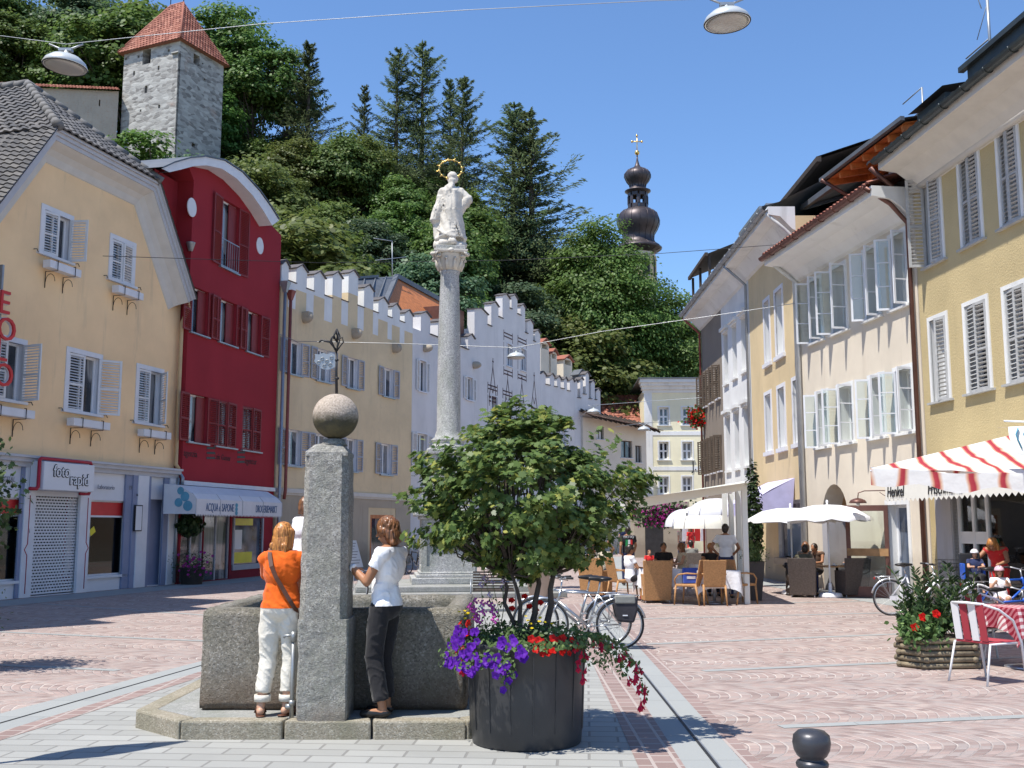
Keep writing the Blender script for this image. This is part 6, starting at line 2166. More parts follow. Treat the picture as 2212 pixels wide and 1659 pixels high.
st.tube([sv_(.02,0,.14),sv_(.03,0,.30),sv_(.02,0,.50),sv_(.0,.0,.66),sv_(.02,0,.80),sv_(.03,.0,.88)],[.36,.30,.26,.255,.235,.14],20)
st.cap(sv_(-.16,0,.80),sv_(.20,0,.82),.11,.12)
st.cap(sv_(.20,-.0,.81),sv_(.39,.0,.71),.12,.11); st.cap(sv_(.40,.0,.70),sv_(.20,.22,.62),.09,.06)
st.cap(sv_(.37,0,.70),sv_(.20,.0,.50),.13,.10)
st.cap(sv_(-.17,0,.80),sv_(-.24,.03,.62),.11,.11); st.cap(sv_(-.26,.05,.62),sv_(-.12,.28,.66),.07,.05)
st.tube([sv_(-.22,-.02,.74),sv_(-.28,-.02,.55),sv_(-.36,-.02,.40),sv_(-.36,0,.36)],[.10,.13,.12,.06],10)
st.cap(sv_(-.30,.02,.36),sv_(-.22,.0,.18),.10,.14)
st.tube([sv_(-.30,-.20,.26),sv_(-.12,-.30,.17),sv_(.06,-.30,.22),sv_(.26,-.22,.14)],[.04,.045,.045,.04],8)
st.cap(sv_(.03,0,.88),sv_(.04,.01,.95),.06,.055)
st.ell((.045,.01,hd),(.115,.13,.145),n=16,k=12); st.ell((.045,-.05,hd + .02),(.125,.12,.14),n=14,k=10); st.ell((.04,-.10,hd - .12),(.11,.09,.12),n=12,k=9)
st.tube([sv_(.05,-.09,.99),sv_(.04,-.13,.90),sv_(.0,-.19,.82),sv_(.02,-.21,.74)],[.07,.07,.06,.03],8)
st.tube([sv_(.03,-.09,.97),sv_(-.03,-.15,.86),sv_(-.08,-.2,.78),sv_(-.10,-.2,.70)],[.05,.05,.04,.02],8)
st.tube([sv_(.05,.10,1.0),sv_(.05,.13,.985)],[.02,.018],6)
def fold(co):
 zz = co.z - H0
 a = math.atan2(co.x,co.y) * .35
 sx_ = co.x + .25 * (zz - .9) * (1 if zz < 1.1 else .4)
 rdg = 1 - abs(noise.noise(Vector((sx_ * 9 + a,co.y * 3,zz * 1.1)))) * 3.0
 return .040 * noise.noise(Vector((sx_ * 7,co.y * 5,zz * 1.3))) + .022 * max(rdg,-.6) + .005 * noise.noise(co * 18) - .01
sm_ = remesh(st,.022,2,fold)
sm_.materials.append(MATS['statue_stone'])
sto = thing('statue','pale stone saint statue seen from behind with a gilded halo on top of the column','statue',(mx,28.3,0),R(2)); sto.scale = (1.2,1.1,1)
link('figure',sm_,sto)
q = MB(); hc = Vector((.0,-.06,mz(367)))
pts = [hc + Vector((.265 * math.cos(t_),0,.265 * math.sin(t_))) for t_ in np.linspace(0,2 * math.pi,37)]
q.tube(pts,.016,6,cap=False)
for k in range(12):
 t_ = k * math.pi / 6 + .2
 c_ = hc + Vector((.265 * math.cos(t_),0,.265 * math.sin(t_)))
 q.ell(c_,(.033,.02,.033),n=8,k=5)
 q.cap(c_,hc + Vector((.325 * math.cos(t_),0,.325 * math.sin(t_))),.012,.004,n=5,k=2)
q.tube([(.04,-.02,hd),(.03,-.06,hc.z - .25)],.012,5)
q.build('halo','gold',sto)
# potted maple with flowers
leafmat('leaf_maple',(.055,.11,.035),(.12,.195,.055),(.40,.42,.10),trans=.42,rough=.40,vary=(0,1.05))
leafmat('leaf_herb',(.06,.10,.03),(.10,.16,.05),(.18,.24,.08),trans=.3)
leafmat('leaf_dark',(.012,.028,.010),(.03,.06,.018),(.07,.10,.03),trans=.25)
plain('pot_plastic',(.035,.035,.037),.42,var=.15,scale=4,spec=.5)
plain('soil',(.04,.03,.022),.95,var=.3,scale=20,bump=.02)
def petal(name,col,trans=.3,centre=None):
 t = NT(name)
 c = t.ramp(t.noise(60,2),[(.3,sc3(col,.8)),(.7,sc3(col,1.15))])
 tr = t.n('ShaderNodeBsdfTranslucent'); t.L(c,tr.inputs[0])
 mx_ = t.n('ShaderNodeMixShader'); mx_.inputs[0].default_value = trans
 t.L(t.b.outputs[0],mx_.inputs[1]); t.L(tr.outputs[0],mx_.inputs[2]); t.L(mx_.outputs[0],t.o.inputs[0])
 t.fin(c,.55,0,.2)
petal('petal_purple',(.13,.02,.38)); petal('petal_red',(.60,.015,.012)); petal('petal_pink',(.55,.10,.42)); petal('petal_lilac',(.62,.50,.68))
petal('petal_yellow',(.80,.60,.02)); petal('petal_fuchsia',(.62,.02,.07)); petal('petal_magenta',(.42,.04,.25))
pc = Vector((.118,8.80,0))
pot = thing('flower_pot','large black round flower pot beside the fountain holding the maple and flowers','pot',tuple(pc))
q = MB(); q.lathe([(.42,0),(.435,.02),(.442,.10),(.450,.12),(.465,.5),(.478,.74),(.49,.745),(.49,.79),(.475,.795),(.46,.78),(.45,.70)],64); q.build('tub','pot_plastic',pot)
q = MB()
for k in range(16):
 t_ = k * math.pi / 8 + .1
 q.bar((.447 * math.cos(t_),.447 * math.sin(t_),.13),(.476 * math.cos(t_),.476 * math.sin(t_),.74),.008,.014)
q.build('tub_ribs','pot_plastic',pot)
q = MB(); q.lathe([(.43,.70),(.001,.73)],32); q.build('soil','soil',pot)
def flower_mesh(kind):
 mb = MB()
 if kind == 'petunia':
  n = 20; vs = [(0,0,-.012)]
  for i in range(n):
   t_ = 2 * math.pi * i / n; r_ = .030 * (1 + .10 * math.cos(5 * t_))
   vs.append((r_ * .45 * math.cos(t_),r_ * .45 * math.sin(t_),0))
  for i in range(n):
   t_ = 2 * math.pi * i / n; r_ = .032 * (1 + .12 * math.cos(5 * t_))
   vs.append((r_ * math.cos(t_),r_ * math.sin(t_),.002 + .003 * math.cos(10 * t_)))
  fs = [(0,1 + i,1 + (i + 1) % n) for i in range(n)] + [(1 + i,1 + n + i,1 + n + (i + 1) % n,1 + (i + 1) % n) for i in range(n)]
  mb.add(vs,fs,True); mb.tube([(0,0,-.012),(0,0,-.045)],[.006,.003],5)
 elif kind == 'fuchsia':
  mb.cap((0,0,0),(0,0,-.03),.006,.009,6); mb.tube([(0,0,0),(0,0,.03)],.0015,4)
  for k in range(4):
   t_ = k * math.pi / 2
   mb.tube([(0,0,-.022),(.014 * math.cos(t_),.014 * math.sin(t_),-.035),(.024 * math.cos(t_),.024 * math.sin(t_),-.05)],[.006,.007,.001],5)
  mb.ell((0,0,-.045),(.011,.011,.016),n=8,k=6)
 elif kind == 'daisy':
  for k in range(7):
   t_ = k * 2 * math.pi / 7
   mb.add([(0,0,0),(.008 * math.cos(t_ - .5),.008 * math.sin(t_ - .5),.001),(.017 * math.cos(t_),.017 * math.sin(t_),.002),(.008 * math.cos(t_ + .5),.008 * math.sin(t_ + .5),.001)],[(0,1,2,3)])
  mb.ell((0,0,.002),(.004,.004,.003),n=6,k=4)
 elif kind == 'umbel':
  g = random.Random(3)
  for k in range(14):
   d = Vector((g.gauss(0,1),g.gauss(0,1),g.gauss(.3,1))).normalized() * .026
   mb.ell(d,(.010,.010,.010),n=6,k=4)
 me = bpy.data.meshes.new(kind); me.from_pydata(mb.v,[],mb.f); me.polygons.foreach_set('use_smooth',mb.sm); me.update()
 return me
FM = {k: flower_mesh(k) for k in ('petunia','fuchsia','daisy','umbel')}
def bloom(kind,name,col,parent,p,d,s=1.0):
 key = kind + col
 if key not in FM:
  m_ = FM[kind].copy(); m_.materials.append(MATS[col]); FM[key] = m_
 o = link(name,FM[key],parent)
 o.location = p
 q_ = Vector(d).to_track_quat('Z','Y'); o.rotation_euler = q_.to_euler(); o.scale = (s,s,s)
 return o
rf_ = random.Random(5)
fp = []; fn = []; fs_ = []
def rim(deg,r,z):
 t_ = R(deg); return Vector((r * math.cos(t_),r * math.sin(t_),z))
def spill(deg):
 """how far foliage hangs at this angle (0 = +x, -90 = towards the viewer)"""
 d = (deg + 360) % 360
 if 190 <= d <= 262: return .26
 if d > 318 or d < 10: return .30
 if 262 < d <= 318: return .07
 return .12
for i in range(2600):
 deg = rf_.uniform(0,360); sp = spill(deg)
 u_ = rf_.random()
 if u_ < .55:
  r_ = rf_.uniform(.12,.50); z = .78 + rf_.uniform(0,.16) * (1 - r_ * .8) + .02
  n_ = Vector((0,0,1)) + rim(deg,.5,0)
 else:
  t_ = rf_.random(); r_ = .49 + .10 * math.sin(t_ * 2.2) + rf_.uniform(0,.06) + (.10 if sp > .2 else 0) * rf_.random(); z = .84 - sp * t_ * rf_.uniform(.6,1)
  n_ = rim(deg,1,.5)
 p = rim(deg,r_,z)
 fp.append(p); fn.append(n_ + Vector((rf_.gauss(0,.5),rf_.gauss(0,.5),rf_.gauss(0,.5)))); fs_.append(rf_.uniform(.022,.05))
for (deg,L,n) in ((-8,.62,130),(-22,.42,110),(6,.45,90),(-35,.30,60),(-108,.42,110),(-150,.36,70)):
 for i in range(n):
  t_ = rf_.random(); out_ = .50 + (.42 if abs(deg) < 30 else .08) * math.sin(t_ * 1.5) * (L / .6)
  p = rim(deg + rf_.gauss(0,3),out_ + rf_.gauss(0,.02),.84 + .04 * t_ - L * .85 * t_ * t_)
  fp.append(p); fn.append(Vector((rf_.gauss(0,1),rf_.gauss(0,1),rf_.gauss(.4,.6)))); fs_.append(rf_.uniform(.025,.05))
stalks = MB()
for k in range(9):
 deg = rf_.uniform(120,215); b_ = rim(deg,rf_.uniform(.2,.42),.82); h_ = rf_.uniform(.18,.45)
 tip = b_ + Vector((rf_.uniform(-.12,.05),rf_.uniform(-.05,.05),h_))
 stalks.tube([b_,(b_ + tip) / 2 + Vector((.02,0,0)),tip],.0025,4)
 bloom('umbel','verbena_flower','petal_lilac',pot,tip,(0,0,1),rf_.uniform(.6,.9))
 for i in range(10):
  t_ = rf_.random(); fp.append(b_.lerp(tip,t_) + Vector((rf_.gauss(0,.015),rf_.gauss(0,.015),0))); fn.append(Vector((rf_.gauss(0,1),rf_.gauss(0,1),.4))); fs_.append(.03)
stalks.build('stalks','leaf_herb',pot)
leaves('flower_foliage',np.array([tuple(p) for p in fp]),np.array([tuple(p) for p in fn]),np.array(fs_),BLADE if 0 else [(0,-.5),(.26,-.1),(.2,.25),(0,.5),(-.2,.25),(-.26,-.1)],'leaf_herb',pot)
for i in range(66):      # purple petunias,left and centre
 deg = rf_.uniform(196,268); t_ = rf_.random()
 r_ = .54 + .12 * math.sin(t_ * 2.0) + rf_.uniform(0,.03); z = .90 - .30 * t_ * (1 if deg < 262 else .6)
 p = rim(deg,r_,z); bloom('petunia','petunia_flower','petal_purple',pot,p,rim(deg,1,.25 + rf_.gauss(0,.3)) + Vector((rf_.gauss(0,.3),-.3,0)),rf_.uniform(.8,1.2))
for i in range(8):
 deg = rf_.uniform(245,262); p = rim(deg,.52 + rf_.uniform(0,.06),.62 - rf_.random() * .15); bloom('petunia','petunia_flower','petal_purple',pot,p,rim(deg,1,.2),.9)
for i in range(30):      # red flowers,right front and a few left
 deg = rf_.uniform(268,322) if i < 22 else rf_.uniform(188,215)
 r_ = .50 + rf_.uniform(.0,.07); z = .86 - rf_.random() * .12 + (.1 if i >= 22 else 0)
 p = rim(deg,r_,z); bloom('petunia','red_flower','petal_red',pot,p,rim(deg,1,.5 + rf_.gauss(0,.3)),rf_.uniform(.7,1.0))
for i in range(46):      # fuchsias hanging at the right and far left
 deg = rf_.choice([-8,-22,6,-35,-8,-22]) + rf_.gauss(0,5) if i < 40 else rf_.uniform(-168,-150)
 t_ = rf_.random() ** .7; L = .6 if deg > -30 else .35
 out_ = .50 + (.42 if abs(deg) < 30 else .10) * math.sin(t_ * 1.5) * (L / .6)
 p = rim(deg,out_ + rf_.uniform(-.02,.05),.82 + .04 * t_ - L * .85 * t_ * t_ - .01); bloom('fuchsia','fuchsia_flower','petal_fuchsia',pot,p,(rf_.gauss(0,.2),rf_.gauss(0,.2),1),rf_.uniform(.8,1.25))
for (deg0,deg1,n,zz_) in ((188,212,14,.98),(268,292,9,.96)):
 for i in range(n):
  deg = rf_.uniform(deg0,deg1); p = rim(deg,rf_.uniform(.40,.56),zz_ + rf_.uniform(-.03,.07)); bloom('daisy','yellow_flower','petal_yellow',pot,p,(0,-.5,1),rf_.uniform(.9,1.2))
for i in range(13):
 deg = rf_.uniform(195,240); p = rim(deg,rf_.uniform(.30,.50),.95 + rf_.uniform(0,.18)); bloom('umbel','pink_flower','petal_pink',pot,p,(0,0,1),rf_.uniform(.7,1.0))
for i in range(7):
 deg = rf_.uniform(60,130); p = rim(deg,rf_.uniform(.2,.45),.98 + rf_.uniform(0,.15)); bloom('petunia','red_flower','petal_red',pot,p,(0,-.6,.6),.9)
tree = thing('potted_maple','small multi stemmed maple tree growing from the black flower pot','tree',(pc.x,pc.y,.72))
g = np.random.default_rng(31)
tk = MB()
bases = [(-.10,.02),(.0,-.02),(.06,.05),(.12,0)]
tips = [(-.22,.0,.62),(-.12,-.05,.60),(.08,.05,.66),(.22,.0,.60)]
cz0 = 1.22
cen = []
while len(cen) < 270:
 p = g.normal(size=3); p /= np.linalg.norm(p); r_ = g.uniform(.30,1.0) ** .5
 q_ = p * r_
 z = q_[2]
 w = 1.0 if z < .15 else 1.0 - .62 * (z - .15) / .85
 if z < -.55: w *= 1 - .6 * (-z - .55) / .45
 lump = 1 + .13 * math.sin(4 * math.atan2(p[1],p[0]) + 1.1) + .10 * math.sin(7 * z + 2 * p[0])
 cen.append((q_[0] * .95 * w * lump + (.0 if z < .3 else -.04),q_[1] * .82 * w * lump,cz0 + z * (.80 if z > 0 else .66)))
cen = np.array(cen)
tops = []
for (bx,by),tp in zip(bases,tips):
 path = wobble_path((bx,by,-.02),tp,5,.018,g)
 tk.tube(path,[.034,.030,.027,.025,.022,.019] if bx > 0 else [.022,.02,.019,.018,.016,.014],8)
 tops.append(np.array(tp))
for i,c_ in enumerate(cen):
 t0 = min(tops,key=lambda q__: np.linalg.norm(q__[:2] * 2 - c_[:2] * .9))
 j = c_ * .5 + t0 * .5 + g.normal(size=3) * .05
 if i % 2 == 0:
  tk.tube([tuple(t0),tuple(j),tuple(c_)],[.011,.007,.002],5)
tk.build('trunk','bark',tree)
P_,N_,S_ = [],[],[]
for c_ in cen:
 k = int(g.uniform(36,62)); rr_ = g.uniform(.08,.16)
 d = g.normal(size=(k,3)); d /= np.linalg.norm(d,axis=1,keepdims=True)
 P_.append(c_ + d * g.uniform(.3,1.0,(k,1)) * rr_ * np.array([1.2,1.2,.75]))
 out_ = c_ - np.array([0,0,cz0 - .3]); out_ /= np.linalg.norm(out_) + 1e-6
 N_.append(out_ * .7 + np.array([0,0,.6]) + g.normal(size=(k,3)) * .45)
 S_.append(g.uniform(.042,.088,k))
for k in range(34):
 a = g.uniform(-.4,math.pi + .4); b_ = g.uniform(-.5,.9)
 s0 = np.array([.80 * math.cos(a) * (1 - .4 * max(b_,0)),g.uniform(-.5,.3),cz0 + .62 * max(b_,-.6)])
 d_ = np.array([math.cos(a) * .7,0,.35 + max(b_,0) * .8]); d_ /= np.linalg.norm(d_)
 n = 9; L = g.uniform(.10,.26)
 for i in range(n):
  P_.append((s0 + d_ * L * i / n + g.normal(size=3) * .025)[None]); N_.append((d_ * .3 + np.array([0,-.3,.8]) + g.normal(size=3) * .4)[None]); S_.append(np.array([g.uniform(.05,.085)]))
leaves('crown',np.vstack(P_),np.vstack(N_),np.concatenate(S_),MAPLE,'leaf_maple',tree,curl=.18)
# people
def skin(name,col):
 t = NT(name)
 c = t.ramp(t.noise(14,3),[(.3,sc3(col,.88)),(.7,sc3(col,1.1))])
 t.b.inputs['Subsurface Weight'].default_value = .08
 t.b.inputs['Subsurface Radius'].default_value = (.01,.004,.002)
 return t.fin(c,.5,0,.35)
skin('skin_light',(.52,.30,.20)); skin('skin_tan',(.36,.17,.09)); skin('skin_pale',(.56,.34,.25))
def hairmat(name,c1,c2):
 t = NT(name)
 mp = t.mapping((60,60,7))
 f = t.noise(1.0,4,.6,vec=mp)
 return t.fin(t.ramp(f,[(.32,c1),(.62,c2)]),.38,0,.5)
hairmat('hair_auburn',(.16,.05,.015),(.62,.27,.07)); hairmat('hair_brown',(.045,.02,.01),(.26,.11,.045)); hairmat('hair_dark',(.008,.006,.005),(.035,.022,.015)); hairmat('hair_blond',(.38,.25,.10),(.72,.55,.28))
def cloth(name,col,rough=.85,var=.06,wr=.006):
 t = NT(name)
 c = t.ramp(t.noise(7,4),[(.3,sc3(col,1 - var)),(.7,sc3(col,1 + var))])
 h = t.m_('ADD',t.noise(16,4,.6),t.m_('MULTIPLY',t.noise(420,2),.06))
 t.bump(h,wr)
 t.b.inputs['Sheen Weight'].default_value = .15
 return t.fin(c,rough,0,.15)
cloth('cloth_orange',(.70,.12,.012)); cloth('cloth_white',(.80,.80,.82)); cloth('cloth_cream',(.66,.62,.54),wr=.010); cloth('cloth_black',(.022,.021,.023)); cloth('cloth_navy',(.03,.04,.10))
cloth('cloth_red',(.60,.03,.03)); cloth('cloth_yellow',(.75,.58,.06)); cloth('cloth_beige',(.55,.49,.38)); cloth('cloth_grey',(.22,.22,.20)); cloth('cloth_blue',(.04,.08,.35)); cloth('cloth_pink',(.70,.58,.60))
cloth('cloth_brown',(.10,.06,.04)); cloth('cloth_khaki',(.12,.11,.075)); cloth('cloth_orange_short',(.45,.10,.02)); cloth('cloth_table',(.74,.74,.76),wr=.012)
plain('leather_brown',(.09,.035,.02),.45,var=.2); plain('leather_black',(.015,.014,.014),.35,var=.2); plain('watch_white',(.75,.76,.78),.3,var=.03); plain('eye_dark',(.01,.01,.01),.2,var=0); plain('lip',(.35,.08,.07),.5,var=.05)
V = Vector
def hand_mb(mb,w,d,side,curl=.5,k=1.0,up=None):
 """palm and five fingers from the wrist w along d; side picks the thumb side"""
 d = V(d).normalized()
 pn = V(up) if up is not None else V((side,0,0))
 pn = (pn - d * pn.dot(d))
 if pn.length < .1: pn = V((0,1,0)) - d * d.y
 pn.normalize()                    # back-of-hand direction
 lat = d.cross(pn) * (1 if side > 0 else -1)
 mb.cap(w,w + d * .035 * k,.026 * k,.030 * k,10)
 c = w + d * .055 * k
 Rm = Matrix((lat,d,pn)).transposed()
 mb.ell(c,(.038 * k,.045 * k,.016 * k),Rm,12,8)
 for i,L in enumerate((.062,.072,.066,.052)):
  a = c + lat * (.027 - .018 * i) * k + d * .036 * k
  b = a + (d * math.cos(curl * .7) - pn * math.sin(curl * .7)) * L * .5 * k
  e = b + (d * math.cos(curl * 1.7) - pn * math.sin(curl * 1.7)) * L * .5 * k
  mb.cap(a,b,.0095 * k,.0088 * k,7,k=3); mb.cap(b,e,.0088 * k,.0072 * k,7,k=3)
 a = c + lat * .032 * k - d * .02 * k
 b = a + (lat * .7 + d * .6 - pn * .3).normalized() * .032 * k
 e = b + (lat * .15 + d * .9 - pn * .5).normalized() * .028 * k
 mb.cap(a,b,.012 * k,.0105 * k,7,k=3); mb.cap(b,e,.0105 * k,.008 * k,7,k=3)
STAND = dict(hip=(0,0,.93),hl=(-.09,0,.91),hr=(.09,0,.91),kl=(-.10,.02,.50),kr=(.10,.02,.50),al=(-.11,-.03,.085),ar=(.11,-.03,.085),
    tl=(-.13,.14,.03),tr=(.13,.14,.03),waist=(0,.01,1.08),chest=(0,.0,1.27),neck=(0,-.015,1.43),head=(0,.02,1.575),
    sl=(-.175,-.01,1.38),sr=(.175,-.01,1.38),el=(-.23,-.03,1.12),er=(.23,-.03,1.12),wl=(-.25,.06,.90),wr=(.25,.06,.90),face=(0,1,0))
SIT = dict(STAND,hip=(0,0,.54),hl=(-.09,.02,.52),hr=(.09,.02,.52),kl=(-.11,.42,.54),kr=(.11,.42,.54),al=(-.11,.40,.09),ar=(.11,.40,.09),tl=(-.12,.56,.03),tr=(.12,.56,.03),
   waist=(0,.0,.68),chest=(0,-.02,.87),neck=(0,-.03,1.03),head=(0,.01,1.175),sl=(-.175,-.02,.98),sr=(.175,-.02,.98),el=(-.24,.08,.76),er=(.24,.08,.76),wl=(-.16,.30,.74),wr=(.16,.30,.74))
def person(label,loc,rz,pose=None,base=STAND,H=1.70,skin_='skin_light',top='cloth_white',bottom='cloth_black',hair='hair_brown',hairstyle='short',sleeve=.55,
   leg=1.0,shoes='leather_black',woman=False,voxel=.014,group=None,fat=1.0,cap_=None,hands=True,bare_top=False,loose=1.0,curl=.5,eyes=False,kfold=.008,cat='person',wide_leg=0,fold_seed=0,name='person'):
 J = {k: V(v) for k,v in {**base,**(pose or {})}.items()}
 s = H / 1.70
 root = thing(name,label,cat,loc,rz,group)
 f = fat
 up_t = (J['neck'] - J['hip']).normalized()
 sh = (J['sr'] - J['sl']).normalized()
 fw = up_t.cross(sh); fw = -fw if fw.dot(J['face']) < -.3 else fw
 sh2 = sh
 Rt = Matrix((sh2,sh2.cross(up_t) * -1,up_t)).transposed()
 hipline = (J['hr'] - J['hl']).normalized()
 Rh = Matrix((hipline,V((0,0,1)).cross(hipline),V((0,0,1)))).transposed()
 fc = J['face'].normalized()
 sx = V((0,0,1)); latd = fc.cross(sx).normalized(); upd = latd.cross(fc).normalized()
 Rf = Matrix((latd,fc,upd)).transposed()
 hd = J['head']
 b = MB()
 def torso(mb,g,sw=1.0):
  hw = .165 if woman else .155
  mb.ell(J['hip'],(hw * f + g,(.115 if woman else .105) * f + g,.12 + g),Rh,16,10)
  mb.ell(J['hip'].lerp(J['waist'],.55),((.142 if woman else .145) * f + g,.10 * f + g,.12 + g),Rt,16,10)
  mb.ell(J['waist'],((.128 if woman else .14) * f + g,.095 * f + g,.13 + g),Rt,16,10)
  mb.ell(J['chest'],((.150 if woman else .165) * f + g,.108 * f + g,.165 + g),Rt,16,10)
  mb.cap(J['sl'] * .96 + J['neck'] * .04,J['sr'] * .96 + J['neck'] * .04,.056 + g,.056 + g,12)
  mb.cap(J['sl'] * .5 + J['neck'] * .5 + V((0,0,-.02)),J['sr'] * .5 + J['neck'] * .5 + V((0,0,-.02)),.07 + g,.07 + g,12)
 torso(b,0)
 b.cap(J['neck'] - up_t * .04,hd - V((0,0,.05)),.054,.050,12)
 b.ell(hd + upd * .01,(.074,.092,.108),Rf,18,14)
 b.ell(hd + fc * .028 - upd * .055,(.052,.058,.055),Rf,12,9)
 b.cap(hd + fc * .082 + upd * .008,hd + fc * .106 - upd * .022,.009,.0135,8)
 b.cap(hd + fc * .083 - latd * .02 - upd * .055,hd + fc * .083 + latd * .02 - upd * .055,.009,.009,6)
 for e in (-1,1):
  b.ell(hd + latd * e * .075 - fc * .005 - upd * .01,(.012,.02,.03),Rf,8,6)
 for (S,E,W,sd) in (('sl','el','wl',-1),('sr','er','wr',1)):
  b.cap(J[S],J[E],.049 * f,.038 * f,12); b.cap(J[E],J[W],.038 * f,.026,12)
  if hands:
   hk = 'h' + S[1]
   d = J[hk] - J[W] if hk in J else (J[W] - J[E])
   hand_mb(b,J[W],d,sd,curl,1.0,J.get('u' + S[1]))
 for (Hh,K_,A_,T_) in (('hl','kl','al','tl'),('hr','kr','ar','tr')):
  b.cap(J[Hh],J[K_],.082 * f,.056 * f,14); b.cap(J[K_],J[K_].lerp(J[A_],.35),.055,.054 * f,12); b.cap(J[K_].lerp(J[A_],.3),J[A_],.054 * f,.036,12)
  b.cap(J[A_] - V((0,0,.03)),J[T_],.038,.028,10); b.ell(J[A_] - V((0,0,.045)) - (J[T_] - J[A_]).normalized() * .02,(.034,.04,.036),n=10,k=7)
 def emit(mb,nm,mt,vox,sm=3,disp=None,cuts=None):
  me = remesh(mb,vox,sm,disp,cuts); me.transform(Matrix.Scale(s,4)); me.materials.append(MATS[mt]); return link(nm,me,root)
 emit(b,'body',skin_,voxel * .62 if voxel < .012 else voxel,2)
 def wr(co,k=kfold,sd=fold_seed):
  c1 = 1 - abs(noise.noise(V((co.x * 8 + sd,co.y * 8,(co.z + co.x * .8) * 10)))) * 3.2
  return k * .9 * noise.noise(V((co.x * 8 + sd,co.y * 8,co.z * 3.5))) + k * .55 * max(c1,0) ** 2 - k * .2
 if top and not bare_top:
  q = MB(); torso(q,.014 * loose)
  for (S,E) in (('sl','el'),('sr','er')):
   d = J[E] - J[S]
   if sleeve > 1:
    W = J['w' + S[1]]
    q.cap(J[S],J[E],.060 * f,.052 * f,14); q.tube([J[E],J[E].lerp(W,sleeve - 1)],[.050,.040],14)
   elif sleeve > 0:
    q.cap(J[S],J[S] + d * .05,.061 * f * (loose * .4 + .6),.061 * f * (loose * .4 + .6),14)
    q.tube([J[S],J[S] + d * sleeve * .5,J[S] + d * sleeve],[.059 * f * (loose * .4 + .6),.056 * f * (loose * .4 + .6),.057 * f * (loose * .4 + .6)],14)
  hem = J['hip'] - V((0,0,.03))
  q.tube([J['waist'],J['hip'] + V((0,0,.0)),hem],[.12,.135 * f,.14 * f],16)
  cuts = [(J['neck'] + up_t * .008,up_t)]
  if base is STAND:
   cuts.append((J['hip'] + V((0,0,.005)),V((0,0,-1))))
  emit(q,'shirt',top,voxel,2,wr,cuts)
 if bottom:
  q = MB(); g = .012 * loose
  hw = .165 if woman else .155
  q.ell(J['hip'],(hw * f + g,(.115 if woman else .105) * f + g,.115 + g),Rh,16,10)
  for (Hh,K_,A_) in (('hl','kl','al'),('hr','kr','ar')):
   r0,r1,r2 = (.089 + g * .3) * f,.064 * f + g * .4 + wide_leg * .4,.056 + wide_leg
   if leg > .5:
    t_ = (leg - .5) * 2
    q.cap(J[Hh],J[K_],r0,r1,16)
    q.tube([J[K_],J[K_].lerp(J[A_],t_ * .5),J[K_].lerp(J[A_],t_)],[r1,(r1 + r2) / 2,r2],16)
   else:
    q.tube([J[Hh],J[Hh].lerp(J[K_],leg * 2)],[r0,r1 + .02],16)
  cuts = [(J['hip'] + V((0,0,.105)),V((0,0,1)))] if base is STAND else None
  emit(q,'trousers' if leg > .6 else 'shorts',bottom,voxel,2,wr,cuts)
 if shoes:
  for (A_,T_) in (('al','tl'),('ar','tr')):
   q = MB(); q.cap(J[A_] - V((0,0,.045)),J[T_],.042,.034,10); q.ell(J[A_] - V((0,0,.045)) - (J[T_] - J[A_]).normalized() * .03,(.037,.045,.036),n=10,k=7)
   emit(q,'shoe',shoes,max(voxel * .7,.008),1,None,[(J[A_] - V((0,0,.022)),V((0,0,1)))])
 if hair:
  q = MB()
  hs = hairstyle
  if hs == 'short':
   q.ell(hd - fc * .014 + upd * .022,(.084,.098,.104),Rf,18,12); q.ell(hd - fc * .045 - upd * .03,(.070,.06,.07),Rf,12,9)
   cuts = None
  elif hs == 'bob':
   q.ell(hd - fc * .014 + upd * .018,(.086,.100,.106),Rf,18,14)
   q.ell(hd - fc * .040 - upd * .055,(.092,.070,.108),Rf,16,12); q.ell(hd - fc * .050 - upd * .125,(.085,.05,.055),Rf,14,9)
   for e in (-1,1):
    q.cap(hd + latd * e * .075 + upd * .03,hd + latd * e * .078 - fc * .01 - upd * .11,.034,.025,10)
    for kk in range(3):
     q.cap(hd + latd * e * (.03 * kk + .01) - fc * .085 - upd * .09,hd + latd * e * (.032 * kk + .012) - fc * .085 - upd * .165,.022,.008,7)
  elif hs == 'wavy':
   q.ell(hd - fc * .016 + upd * .02,(.090,.106,.108),Rf,18,14); q.ell(hd - fc * .050 - upd * .05,(.092,.074,.10),Rf,16,12)
   rw = random.Random(3)
   for kk in range(26):
    a = rw.uniform(-2.3,2.3); zz = rw.uniform(-.13,.06)
    dd = (-fc * math.cos(a) + latd * math.sin(a))
    q.ell(hd + dd * rw.uniform(.070,.088) - fc * .015 + upd * zz,(.026,.026,.030),None,8,6)
  elif hs == 'long':
   q.ell(hd - fc * .016 + upd * .018,(.092,.104,.108),Rf,18,14); q.ell(hd - fc * .045 - upd * .09,(.098,.06,.15),Rf,16,12)
   for e in (-1,1): q.cap(hd + latd * e * .078 + upd * .0,hd + latd * e * .082 + fc * .02 - upd * .22,.032,.020,10)
  elif hs == 'tail':
   q.ell(hd - fc * .014 + upd * .020,(.084,.098,.104),Rf,18,12); q.tube([hd - fc * .09 + upd * .05,hd - fc * .15 + upd * .03,hd - fc * .17 - upd * .06,hd - fc * .15 - upd * .15],[.025,.034,.03,.012],8)
  def hd_(co):
   return .0075 * noise.noise(V((co.x * 120,co.y * 120,co.z * 9))) + .002 * noise.noise(co * 18)
  emit(q,'hair',hair,max(voxel * .6,.007),1,hd_)
